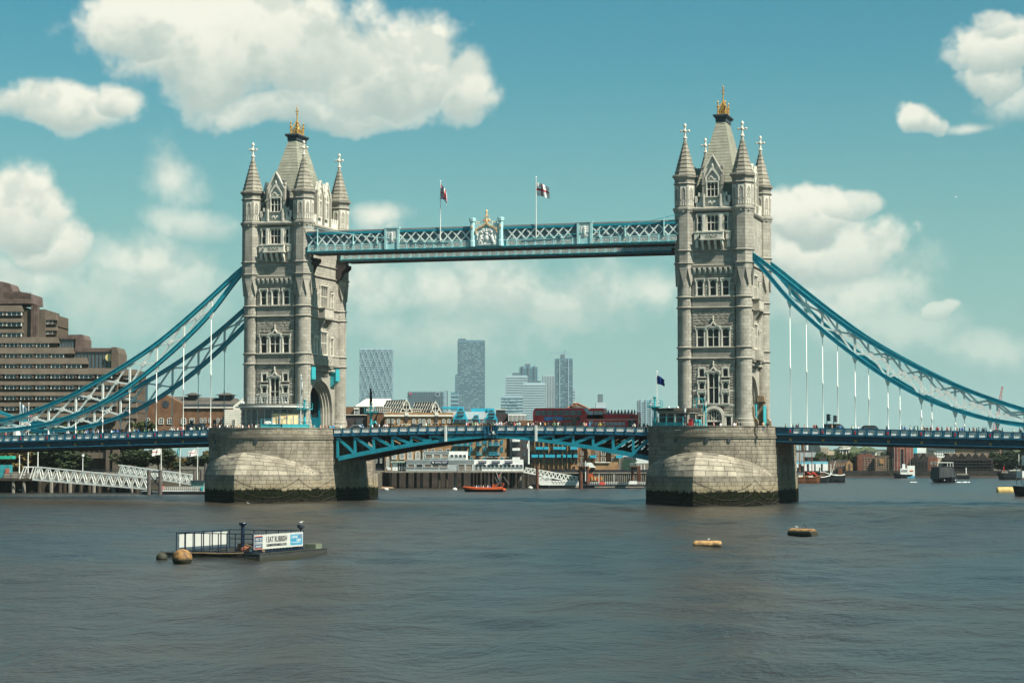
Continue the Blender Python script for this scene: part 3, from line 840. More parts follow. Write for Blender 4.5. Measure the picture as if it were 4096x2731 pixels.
def face_end(T, Fr, stones, door):
 """narrow west / east face"""
 yf, yc = -10.1, -9.72
 U = 3.75
 op1 = []; wins = []
 # stage 1
 wins += [(-1.12, 1.08, 17.25, 22.95, 2, 2), (-2.8, -1.45, 21.9, 23.75, 1, 1), (1.4, 2.75, 21.9, 23.75, 1, 1), (-2.8, -1.45, 19.75, 21.4, 1, 1), (1.4, 2.75, 19.75, 21.4, 1, 1), (-2.8, -1.45, 17.25, 19.45, 1, 1), (1.4, 2.75, 17.25, 19.45, 1, 1)]
 # stage 2
 wins += [(-3.1, -1.45, 27.15, 30.75, 1, 2), (-1.25, 1.15, 27.15, 30.75, 2, 2), (1.35, 3.0, 27.15, 30.75, 1, 2)]
 # stage 3
 wins += [(-3.1, -1.6, 36.05, 39.2, 1, 2), (-.82, .75, 36.05, 39.2, 1, 2), (1.42, 2.95, 36.05, 39.2, 1, 2)]
 doors = [(-1.85, 1.75, 12.2, 16.95), (-3.35, -2.05, 12.2, 15.4), (1.95, 3.25, 12.2, 15.4)] if door else []
 opens = [w[:4] for w in wins] + doors
 wallp = MB().box(-4.2, 4.2, yc, yc + .4, 12.2, 51.7)
 wall = ob('front_wall', wallp, M_MORTAR, T, Fr)
 st = []
 for (z0, z1) in ((12.2, 25.1), (27.2, 33.95), (36.0, 39.9)):
  for c in cells(-U, U, z0, z1, opens, .47): st.append(c)
 band1 = [(19.46, 19.74), (16.96, 17.24)]
 rs = rough_stone()
 if stones:
  for (p, q, a, b) in st:
   if any(a < z1 - .05 and b > z0 + .05 for z0, z1 in band1) and False: continue
   ob('stone', random.choice(rs), None, wall, Fr @ TRS(((p + q) / 2, (yf + yc) / 2 - .02, (a + b) / 2), 0, (q - p - .012, yc - yf, b - a - .012)))
 else:
  m = MB()
  for (p, q, a, b) in st: m.box(p + .015, q - .015, yf, yc, a + .015, b - .015)
  ob('stonework', m, M_ROUGH, wall, Fr, kind='stuff')
 for (z0, z1) in band1:
  for (p, q, a, b) in cells(-U, U, z0, z1, [w[:4] for w in wins], .3, 1.2, 2): fbox('stone', M_WHITE, wall, Fr, p + .01, q - .01, yf - .04, yc, a, b)
 for w in wins: window(wall, Fr, *w[:4], yf, yc, w[4], w[5], hood=w[3] not in (23.75,))
 # smooth bands
 for (z0, z1) in ((25.35, 27.0), (34.2, 35.85), (41.4, 43.98), (44.2, 50.7)):
  m = MB()
  for (p, q, a, b) in cells(-U, U, z0, z1, [(-2.9, 2.8, 47.5, 50.5)], .62, 1.2, 1.9): m.box(p + .01, q - .01, yf + .02, yc, a + .01, b - .01)
  ob('ashlar_band', m, M_SMOOTH, wall, Fr, kind='stuff')
 for (z, h, pr) in ((25.05, .34, .26), (26.95, .28, .22), (33.9, .34, .26), (35.78, .28, .22), (41.3, .34, .3), (43.95, .28, .22)):
  band(T, 'string_course', Fr, -U, U, yf, z, z + h, M_WALL, pr)
 band(T, 'cornice', Fr, -3.6, 3.6, yf - .05, 50.7, 51.75, M_WALL, .42)
 # corbel table
 for i in range(8):
  u = -3.3 + i * .93
  def corb():
   b = MB(); b.box(-.22, .22, -.48, .1, .75, 1.05); b.box(-.22, .22, -.34, .1, .4, .72); b.box(-.18, .18, -.2, .1, 0.05, .37)
   me = b.mesh('corbel'); me.materials.append(M_WHITE); return me
  ob('corbel', unit('corbel', corb), None, T, Fr @ TRS((u, yf, 40.0)))
 fbox('corbel_table', M_SMOOTH, T, Fr, -U, U, yf - .42, yc, 41.07, 41.32)
 fbox('corbel_backing', M_SMOOTH, T, Fr, -U, U, yf + .03, yc, 39.9, 41.05)
 # ogee hoods and finials
 for z, s in ((22.95, .95), (30.8, .95)):
  b = MB(); b.slab([(-.95, 0), (-.7, .0), (0, .75), (.7, 0), (.95, 0), (.35, .62), (0, 1.1), (-.35, .62)], yf - .25, yf)
  b2 = MB(); b2.ring([(-1.2, -.25), (-1.2, .12), (-.45, .35), (0, 1.05), (.45, .35), (1.2, .12), (1.2, -.25)], [(-1.02, -.25), (-1.02, -.02), (-.35, .12), (0, .6), (.35, .12), (1.02, -.02), (1.02, -.25)], yf - .26, yf + .02)
  ob('ogee_hood', recalc(b2.mesh('ogee_hood')), M_WHITE, T, Fr @ TRS((-.03, 0, z)))
  ogee_finial(T, Fr, -.03, yf - .15, z + .75, s * .62)
 # balcony with its carved panel, and the three lights above
 for (u0, u1, nx) in ((-2.85, -1.9, 1), (-1.2, 1.1, 3), (1.8, 2.75, 1)):
  window(wall, Fr, u0, u1, 47.4, 50.55, yf - .02, yc, nx, 2, s=.2)
 for u in (-1.55, 1.45):
  b = MB(); b.box(u - .24, u + .24, yf - .42, yf, 45.9, 49.9); b.slab([(u - .24, 49.9), (u + .24, 49.9), (u + .24, 50.6), (u - .24, 50.6)], yf - .25, yf); b.box(u - .3, u + .3, yf - .5, yf, 47.25, 47.45)
  b.box(u - .17, u + .17, yf - .3, yf, 51.7, 54.0)
  ob('pilaster', b, M_WHITE, T, Fr)
 b = MB(); b.box(-2.05, 1.95, yf - .95, yf, 46.0, 47.25); b.box(-2.2, 2.1, yf - 1.05, yf - .9, 47.15, 47.35); b.box(-2.2, 2.1, yf - 1.08, yf, 45.85, 46.05)
 bal = ob('balcony', b, M_WHITE, T, Fr)
 b = MB(); b.sm = False
 for i in range(10): b.ball((-.95 + .2 * i, yf - .96, 46.6 + .2 * sin(i * 2.4)), (.14, .09, .17), 6, 4)
 b.box(-1.15, 1.08, yf - .99, yf - .95, 46.95, 47.05); b.box(-1.15, 1.08, yf - .99, yf - .95, 46.15, 46.22)
 ob('carving', b, M_WALL, bal, Fr)
 for u in (-1.75, -.6, .5, 1.65):
  def brk():
   b = MB(); b.slab([(0, 0), (.0, 1.75), (-.95, 1.75), (-.95, 1.3), (-.75, .85), (-.4, .7), (-.25, .2)], -.2, .2)
   me = recalc(b.mesh('bracket')); me.materials.append(M_WHITE)
   return me
  ob('bracket', unit('brk', brk), None, bal, Fr @ TRS((u, yf, 44.15), pi / 2))
 for u in (-2.85, 2.75):
  b = MB(); b.box(u - .42, u + .42, yf - .3, yf, 46.0, 47.3); b.box(u - .5, u + .5, yf - .38, yf, 47.2, 47.4); b.box(u - .24, u + .24, yf - .2, yf, 44.6, 45.9)
  ob('pedestal', b, M_WHITE, T, Fr)
 # gabled dormer
 D = ob('dormer', MB().slab([(-1.62, 51.7), (1.52, 51.7), (1.52, 57.9), (-.05 + .35, 60.3), (-.05, 60.75), (-.05 - .35, 60.3), (-1.62, 57.9)], yf + .28, yf + .8), M_WHITE, T, Fr)
 window(D, Fr, -1.2, 1.1, 53.4, 56.3, yf + .02, yf + .3, 3, 2, s=.2, hood=False)
 b = MB();
 b.ring([(-1.35, 56.3), (-1.3, 57.0), (-.75, 57.9), (-.05, 59.0), (.65, 57.9), (1.2, 57.0), (1.25, 56.3)], [(-1.1, 56.3), (-1.05, 56.9), (-.65, 57.5), (-.05, 58.2), (.55, 57.5), (.95, 56.9), (1.0, 56.3)], yf - .1, yf + .12)
 for sg in (-1, 1): b.bar((-.05 + sg * 1.75, yf + .05, 57.75), (-.05, yf + .05, 60.9), .42, .2, (0, 0, 1))
 for i in range(7): b.ball((-.7 + .21 * i, yf + .05, 56.75 + .3 * sin(i * .95)), (.15, .1, .18), 6, 4)
 for i in range(6): b.ball((-.75 + .27 * i, yf + .05, 52.5 + .18 * sin(i * 2.2)), (.18, .1, .25), 6, 4)
 b.ball((-.05, yf + .02, 58.9), (.22, .2, .5), 6, 4)
 ob('gable_tracery', recalc(b.mesh('gable_tracery')), M_WHITE, D, Fr)
 for sg in (-1, 1):
  b = MB(); u = -.05 + sg * 1.66
  b.box(u - .2, u + .2, yf - .05, yf + .55, 51.7, 58.5); b.slab([(u - .3, 58.5), (u + .3, 58.5), (u + .22, 58.95), (u - .22, 58.95)], yf - .12, yf + .62); b.box(u - .26, u + .26, yf - .12, yf + .6, 55.6, 55.8); b.box(u - .26, u + .26, yf - .12, yf + .6, 53.3, 53.5)
  ob('pinnacle', b, M_WALL, D, Fr)
  b = MB(); b.slab([(u - .05, 51.7), (u + sg * 1.3, 51.7), (u + sg * 1.3, 52.5), (u + sg * .75, 52.6), (u + sg * .45, 54.0), (u + sg * .12, 54.6), (u - .05, 54.6)][::sg], yf + .1, yf + .6)
  b.box(min(u + sg * 1.0, u + sg * 1.5), max(u + sg * 1.0, u + sg * 1.5), yf + .05, yf + .65, 52.5, 53.7); b.box(min(u + sg * .6, u + sg * .9), max(u + sg * .6, u + sg * .9), yf, yf + .7, 53.6, 54.3)
  ob('parapet', recalc(b.mesh('parapet')), M_WHITE, T, Fr)
 ob('dormer_roof', recalc(MB().slab([(-1.5, 57.6), (1.4, 57.6), (-.05, 59.9)], yf + .6, -3.4).mesh('dormer_roof')), M_LEAD, D, Fr)
 ob('dormer_cheek', MB().box(-1.5, 1.4, yf + .65, -4.0, 51.8, 57.65), M_LEAD, D, Fr)
 if door:
  for (p, q, a, b_) in doors[1:]:
   m = MB(); m.box(p, p + .22, yf - .1, yc, a, b_); m.box(q - .22, q, yf - .1, yc, a, b_); m.box(p + .22, q - .22, yf - .1, yc, b_ - .3, b_); m.box(p - .12, q + .12, yf - .2, yf - .1, b_ - .1, b_ + .12)
   o = ob('side_door', m, M_WHITE, T, Fr); fbox('door_leaf', M_PANE, o, Fr, p + .22, q - .22, yc - .12, yc - .03, a, b_ - .3)
  o3 = arch_pts(1.9, 12.2, 15.0, 17.0); i3 = arch_pts(1.45, 12.2, 14.9, 16.5)
  o = ob('doorway', recalc(MB().ring(o3, i3, yf - .18, yf + .1).mesh('doorway')), M_WHITE, T, Fr)
  ob('order', recalc(MB().ring(i3, arch_pts(1.2, 12.2, 14.8, 16.15), yf + .02, yc).mesh('order')), M_WALL, o, Fr)
  fbox('door_opening', M_PANE, o, Fr, -1.2, 1.2, yc - .16, yc - .1, 12.2, 16.4)
  m = MB(); m.box(-1.3, 1.3, yc - .3, yc - .12, 14.2, 14.5)
  for i in range(5): m.box(-.95 + i * .45, -.87 + i * .45, yc - .26, yc - .14, 14.5, 15.9)
  m.bar((-.9, yc - .2, 15.6), (0, yc - .2, 14.6), .08, .08); m.bar((.9, yc - .2, 15.6), (0, yc - .2, 14.6), .08, .08)
  ob('tracery', m, M_WHITE, o, Fr)

def face_side(T, Fr, river):
 """broad face with the road arch; Fr turns local -y outwards"""
 yf, yc = -5.55, -5.2
 U = 7.75; yb = -4.9
 ao = arch_pts(6.6, 12.2, 16.6, 22.9); n = len(ao)
 outer = []
 for (x, z) in ao:
  if z <= 16.61: outer.append((-U if x < 0 else U, z))
  else: outer.append((x * U / 6.6, 25.1))
 outer[1] = (-U, 25.1); outer[-2] = (U, 25.1)
 P = ob('portal_wall', recalc(MB().ring(outer, ao, yb, -3.3).mesh('portal_wall')), M_WALL, T, Fr)
 prev = ao
 for i in range(4):
  nx = arch_pts(6.6 - .43 * (i + 1), 12.2, 16.5 - .05 * i, 22.9 - .4 * (i + 1))
  ob('arch_order', recalc(MB().ring(prev, nx, yb + .4 * i + (-.14 if i == 0 else .05), yb + .5 + .42 * i).mesh('arch_order')), M_WALL, P, Fr); prev = nx
 band(T, 'string_course', Fr, -U, U, yf, 25.05, 25.39, M_WALL, .4)
 fbox('wall_head', M_WALL, T, Fr, -U, U, yf + .02, yc + .6, 24.3, 25.05)
 m = MB()
 for (p, q, a, b) in cells(-U, U, 25.4, 26.95, [(-2.4, 2.4, 25, 28)], .78, 1.2, 1.9): m.box(p + .01, q - .01, yf - .3, yc, a + .01, b - .01)
 ob('ashlar_band', m, M_WALL, T, Fr, kind='stuff')
 b = MB()
 for i in range(13): b.box(-4.1 + i * .62, -3.75 + i * .62, yb - .85, yb, 24.2, 25.1); b.box(-4.05 + i * .62, -3.8 + i * .62, yb - .4, yb, 23.5, 24.2)
 b.box(-4.3, 4.1, yf - .5, yb, 24.85, 25.03)
 ob('machicolation', b, M_WALL, T, Fr)
 # oriel
 O = ob('oriel', MB().prism([(-2.6, yc), (-1.9, yf - 1.1), (1.9, yf - 1.1), (2.6, yc)], 25.2, 27.1), M_WALL, T, Fr)
 b = MB()
 for i in range(8): b.ball((-1.4 + .4 * i, yf - 1.1, 26.15 + .25 * sin(i * 2)), (.2, .12, .3), 6, 4)
 ob('carving', b, M_WALL, O, Fr)
 wl = MB().box(-U, U, yc - .1, yc + .3, 27.0, 51.7); wall = ob('side_wall', wl, M_MORTAR, T, Fr)
 wins = [(-1.75, 1.75, 27.2, 31.7, 4, 2), (-5.0, -3.3, 27.2, 30.7, 2, 2), (3.3, 5.0, 27.2, 30.7, 2, 2), (-2.1, 2.1, 36.1, 40.4, 4, 2), (-4.9, -3.4, 36.1, 39.2, 2, 2), (3.4, 4.9, 36.1, 39.2, 2, 2)]
 m = MB()
 for (z0, z1) in ((27.2, 33.9), (36.0, 41.6)):
  for (p, q, a, b_) in cells(-U, U, z0, z1, [w[:4] for w in wins], .5): m.box(p + .015, q - .015, yf - random.uniform(0, .05), yc - .1, a + .015, b_ - .015)
 for (z0, z1) in ((34.2, 35.8), (41.9, 50.7)):
  for (p, q, a, b_) in cells(-U, U, z0, z1, [(-7, -1, 44.2, 50) if False else (0, 0, 0, 0)], .62, 1.2, 1.9): m.box(p + .01, q - .01, yf + .02, yc - .1, a + .01, b_ - .01)
 ob('stonework', m, M_WALL, wall, Fr, kind='stuff')
 for w in wins: window(wall, Fr, *w[:4], yf - .05, yc - .1, w[4], w[5], s=.2, fm=M_WHITE, mull=.09)
 for (z, h, pr) in ((26.95, .28, .3), (33.9, .34, .3), (35.78, .28, .25), (41.7, .34, .3), (43.95, .28, .22)): band(T, 'string_course', Fr, -U, U, yf, z, z + h, M_WALL, pr)
 band(T, 'cornice', Fr, -U, U, yf - .05, 50.7, 51.75, M_WALL, .4)
 B = ob('balcony', MB().box(-2.3, 2.3, yf - 1.15, yf, 34.1, 36.0).box(-2.5, 2.5, yf - 1.3, yf, 35.9, 36.12).box(-2.5, 2.5, yf - 1.3, yf, 33.95, 34.15), M_WALL, T, Fr)
 b = MB()
 for i in range(9): b.box(-2.2 + i * .52, -2.0 + i * .52, yf - 1.24, yf - 1.1, 34.3, 35.8)
 ob('baluster_row', b, M_WHITE, B, Fr)
 for u in (-2.0, 2.0):
  pts = [(0, 31.4), (-.25, 32.2), (-.9, 33.3), (-1.2, 33.95), (0, 33.95)]
  b = MB(); b.slab([(y, z) for y, z in pts], -.28, .28)
  ob('bracket', recalc(b.mesh('bracket')), M_WALL, B, Fr @ TRS((u, yf, 0), pi / 2))
 # double dormer and crenellated parapet
 D = ob('dormer', MB().slab([(-3.4, 51.7), (3.4, 51.7), (3.4, 57.2), (1.75, 60.0), (0.1, 57.3), (-.1, 57.3), (-1.75, 60.0), (-3.4, 57.2)], yf + .28, yf + .8), M_WHITE, T, Fr)
 for u in (-1.75, 1.75):
  window(D, Fr, u - .7, u + .7, 53.0, 56.4, yf + .02, yf + .3, 2, 2, s=.2, hood=False)
  b = MB(); b.ring([(u - .8, 56.5), (u - .75, 57.2), (u, 58.6), (u + .75, 57.2), (u + .8, 56.5)], [(u - .6, 56.5), (u - .5, 57.0), (u, 57.9), (u + .5, 57.0), (u + .6, 56.5)], yf - .08, yf + .12)
  for sg in (-1, 1): b.bar((u + sg * 1.72, yf + .05, 57.0), (u, yf + .05, 60.15), .42, .2)
  b.ball((u, yf, 58.9), (.2, .2, .45), 6, 4)
  ob('gable_tracery', recalc(b.mesh('gable_tracery')), M_WHITE, D, Fr)
  ob('dormer_roof', recalc(MB().slab([(u - 1.5, 57.0), (u + 1.5, 57.0), (u, 59.7)], yf + .6, -1.2).mesh('dormer_roof')), M_SLATE, D, Fr)
 ob('dormer_cheek', MB().box(-3.3, 3.3, yf + .65, -2.0, 51.8, 57.1), M_WHITE, D, Fr)
 for u in (-3.5, 0, 3.5):
  b = MB(); b.box(u - .22, u + .22, yf - .1, yf + .55, 51.7, 57.9); b.box(u - .3, u + .3, yf - .18, yf + .62, 57.9, 58.2)
  ob('pinnacle', b, M_WALL, D, Fr)
 b = MB()
 for sg in (-1, 1):
  b.box(min(sg * 3.7, sg * 7.6), max(sg * 3.7, sg * 7.6), yf + .05, yf + .5, 51.7, 52.7)
  for i in range(4): x = sg * (4.1 + i * 1.0); b.box(x - .3, x + .3, yf, yf + .55, 52.7, 53.5)
 ob('parapet', b, M_WHITE, T, Fr)
 if river:
  for u in (-6.2, 6.2):                           # painted iron brackets either side of the arch
   b = MB(); b.slab([(0, 21.3), (0, 24.0), (-1.1, 24.0), (-1.1, 22.6), (-1.0, 22.3)], -.85, .85); b.slab([(0, 24.0), (0, 24.2), (-1.2, 24.2), (-1.2, 24.0)], -1.0, 1.0); b.box(-1.24, -1.05, -.95, .95, 22.5, 24.8)
   ob('crane_bracket', recalc(b.mesh('crane_bracket')), M_TEALB, T, Fr @ TRS((u, yb, 0), pi / 2))
  for u in (-8.5, 8.5):                           # corbels that carry the high walkways
   b = MB(); b.slab([(0, 41.2), (0, 44.8), (-2.0, 44.8), (-2.0, 44.2), (-1.2, 43.4), (-.7, 42.2)], -1.6, 1.6)
   ob('walkway_corbel', recalc(b.mesh('walkway_corbel')), M_UNDER if u else M_WALL, T, Fr @ TRS((u * .93, yf, 0), pi / 2))
 else:
  for sg in (-1, 1):                              # buttressed porch on the land side
   b = MB(); u = sg * 6.7
   b.slab([(0, 12.2), (0, 18.4), (-.9, 18.4), (-1.1, 17.4), (-1.6, 16.8), (-1.6, 15.2), (-2.3, 14.4), (-2.3, 12.2)], -.5, .5)
   b.slab([(0, 18.0), (0, 19.2), (-1.2, 19.0), (-1.3, 18.0)], -1.2, 1.2)
   ob('buttress', recalc(b.mesh('buttress')), mat('sandstone', (0.22, 0.165, 0.11), 0.9, 0.2, 1.0, streak=.3), T, Fr @ TRS((u, yb, 0), pi / 2))
  for sg in (-1, 1): fbox('hoarding', M_TEALB, T, Fr, min(sg * 3.4, sg * 6.2), max(sg * 3.4, sg * 6.2), yb - 1.5, yb - 1.4, 12.3, 17.3)

def make_tower(label, x0, river_k):
 T = thing('bridge_tower', label, 'bridge tower', (x0, 0, 12.3), 'bridge towers')
 base = Matrix.Translation((x0, 0, 0))
 b = MB()
 for sg in (-1, 1):
  y0, y1 = sorted((sg * 5.05, sg * 9.6)); b.box(-3.3, 3.3, y0, y1, 12.2, 23.6)
  y0, y1 = sorted((sg * 7.6, sg * 9.61)); b.box(-4.15, 4.15, y0, y1, 12.2, 23.6)
 b.box(-4.15, 4.15, -9.6, 9.6, 23.61, 51.7); b.box(-5.1, 5.1, -8.4, 8.4, 24.4, 51.71)
 ob('body', b, M_SMOOTH, T, base)
 b = MB().box(-3.28, 3.28, 4.98, 5.04, 12.3, 22.9).box(-3.28, 3.28, -5.04, -4.98, 12.3, 22.9).box(-3.28, 3.28, -4.97, 4.97, 22.8, 22.95)
 ob('arch_shade_lining', b, M_DARK, T, base)  # dark sheets added so the road arch reads as shaded
 for y in (-4.97, 4.97):                               # painted ironwork lining the road arch
  for x in (-2.9, -1.0, 1.0, 2.9): ob('arch_rib', MB().box(x - .22, x + .22, y - .12 if y > 0 else y, y if y > 0 else y + .12, 12.3, 21.0), M_TEAL, T, base)
  ob('dado_panel', MB().box(-3.2, 3.2, y - .1 if y > 0 else y, y if y > 0 else y + .1, 12.3, 15.6), M_TEAL, T, base)
 for sx in (-1, 1):
  for sy in (-1, 1): turret(T, x0 + sx * TA, sy * TB, sx)
 fr = [base @ Matrix.Rotation(k * pi / 2, 4, 'Z') for k in range(4)]
 face_end(T, fr[0], True, x0 > 0); face_end(T, fr[2], False, False)
 face_side(T, fr[1], river_k == 1); face_side(T, fr[3], river_k == 3)
 # great hipped roof with courses of slate
 n = 26; zb, zt = 53.0, 68.0
 L = lambda f: (4.1 + (.75 - 4.1) * f, 8.2 + (2.3 - 8.2) * f)
 rm = MB()
 for i in range(n):
  x0_, y0_ = L(i / n); x1_, y1_ = L((i + 1) / n); z0 = zb + (zt - zb) * i / n; z1 = zb + (zt - zb) * (i + 1) / n; e = .05
  rm.hexa([(-x0_ - e, -y0_ - e, z0), (x0_ + e, -y0_ - e, z0), (x0_ + e, y0_ + e, z0), (-x0_ - e, y0_ + e, z0), (-x1_, -y1_, z1), (x1_, -y1_, z1), (x1_, y1_, z1), (-x1_, y1_, z1)])
 R = ob('roof', rm, M_SLATE, T, base)
 b = MB(); b.box(-.95, .95, -2.5, 2.5, 67.9, 68.6); b.box(-1.15, 1.15, -2.75, 2.75, 68.6, 68.75)
 b.tube([(-1.15, -2.75, 68.95), (1.15, -2.75, 68.95), (1.15, 2.75, 68.95), (-1.15, 2.75, 68.95)], .24, 8, closed=True); b.box(-1.0, 1.0, -2.6, 2.6, 68.75, 69.1)
 ob('roof_gutter', b, M_DARK, R, base)
 b = MB()
 for sx in (-1, 1):
  for sy in (-1, 1):
   b.lathe([(.15, 69.0), (.14, 70.6), (.25, 70.7), (.25, 70.85), (.12, 70.95), (.1, 71.4), (.22, 71.5), (.04, 71.75)], 6, (sx * .68, sy * 1.5)); b.bar((sx * .68, sy * 1.5, 70.2), (0, 0, 72.0), .1, .14); b.bar((sx * .68, sy * .6, 69.3), (0, 0, 71.7), .12, .2)
  b.box(sx * .72 - .06, sx * .72 + .06, -1.5, 1.5, 69.2, 69.5); b.box(sx * .72 - .05, sx * .72 + .05, -1.5, 1.5, 70.1, 70.25)
  for q in range(5): b.box(sx * .72 - .05, sx * .72 + .05, -1.2 + q * .55, -1.05 + q * .55, 69.4, 70.2)
 for sy in (-1, 1): b.box(-.72, .72, sy * 1.5 - .06, sy * 1.5 + .06, 69.2, 69.5); b.box(-.72, .72, sy * 1.5 - .05, sy * 1.5 + .05, 70.1, 70.25)
 b.lathe([(.36, 69.0), (.32, 70.4), (.2, 71.4), (.22, 72.0), (.12, 72.1), (.11, 73.2), (.22, 73.25), (.22, 73.4), (.1, 73.5), (.09, 74.3), (.16, 74.4), (.03, 74.85)], 8)
 b.box(-.35, .35, -.06, .06, 73.75, 73.9); b.box(-.06, .06, -.35, .35, 73.75, 73.9)
 ob('gilded_crown', b, M_GOLD, R, base)
 return T
TOWER_N = make_tower('stone Gothic tower left of the high walkways, farther from the viewer', -XT, 1)
TOWER_S = make_tower('stone Gothic tower right of the high walkways, the nearer and taller looking', XT, 3)
# ---------------------------------------------------------------- side spans, bascules, walkways, chains
NODES = [54.42, 60.0, 65.55, 71.1, 76.7, 82.35, 88.1, 93.75, 99.4]
UPC = [(46.2, 44.5), (49.2, 42.35), (54.42, 38.0), (60, 33.5), (65.55, 29.4), (71.1, 26.0), (76.7, 22.95), (82.35, 20.2), (88.1, 17.9), (93.75, 16.0), (98.4, 15.05), (103, 14.9)]
LOC = [(46.2, 43.9), (48.8, 41.8), (54.42, 35.15), (60, 29.9), (65.55, 25.4), (71.1, 21.5), (76.7, 18.35), (82.35, 16.05), (88.1, 14.4), (93.75, 13.5), (99.4, 13.2), (103, 13.55)]
def interp(tab, x):
 """Catmull-Rom through the table"""
 for i in range(len(tab) - 1):
  if tab[i + 1][0] >= x or i == len(tab) - 2:
   p1, p2 = tab[i], tab[i + 1]; p0 = tab[i - 1] if i else p1; p3 = tab[i + 2] if i + 2 < len(tab) else p2
   h = p2[0] - p1[0]; t = (x - p1[0]) / h
   m1 = (p2[1] - p0[1]) / (p2[0] - p0[0]); m2 = (p3[1] - p1[1]) / (p3[0] - p1[0])
   return (2 * t ** 3 - 3 * t * t + 1) * p1[1] + (t ** 3 - 2 * t * t + t) * h * m1 + (-2 * t ** 3 + 3 * t * t) * p2[1] + (t ** 3 - t * t) * h * m2
def par_top(ax):                                     # top of the side-span parapet
 return 13.22 - (ax - 54.0) * 0.0245
def road_z(ax):
 if ax > 52: return par_top(ax) - 1.12
 if ax > 30: return 12.3
 return 12.25 + 0.42 * (1 - (ax / 30.5) ** 2)
def tracery(w, h, name='tracery'):
 """interlaced rings with a cross in each, between top and bottom rails"""
 def f():
  b = MB(); t = .045; r = h * .46
  def ringc(cx, rx, rz, n=14):
   b.ring([(cx + (rx) * cos(2 * pi * k / n), h / 2 + rz * sin(2 * pi * k / n)) for k in range(n + 1)], [(cx + (rx - .09) * cos(2 * pi * k / n), h / 2 + (rz - .09) * sin(2 * pi * k / n)) for k in range(n + 1)], -t, t)
  for cx in (w * .27, w * .73):
   ringc(cx, w * .25, r); b.box(cx - .05, cx + .05, -t, t, h * .3, h * .7); b.box(cx - .16, cx + .16, -t * 1.1, t * 1.1, h * .5 - .05, h * .5 + .05)
   for sx in (-1, 1):
    for sz in (-1, 1): b.bar((cx + sx * w * .25, 0, h / 2 + sz * h * .48), (cx + sx * w * .06, 0, h / 2 + sz * h * .16), .06, .09, (0, 1, 0))
  ringc(w * .5, w * .25, r)
  b.box(0, w, -t, t, 0, .07); b.box(0, w, -t, t, h - .07, h); b.box(0, .06, -t, t, .07, h - .07); b.box(w - .06, w, -t, t, .07, h - .07)
  me = recalc(b.mesh(name)); me.materials.append(M_TRAC); return me
 return unit(('tracery', round(w, 2), round(h, 2)), f)

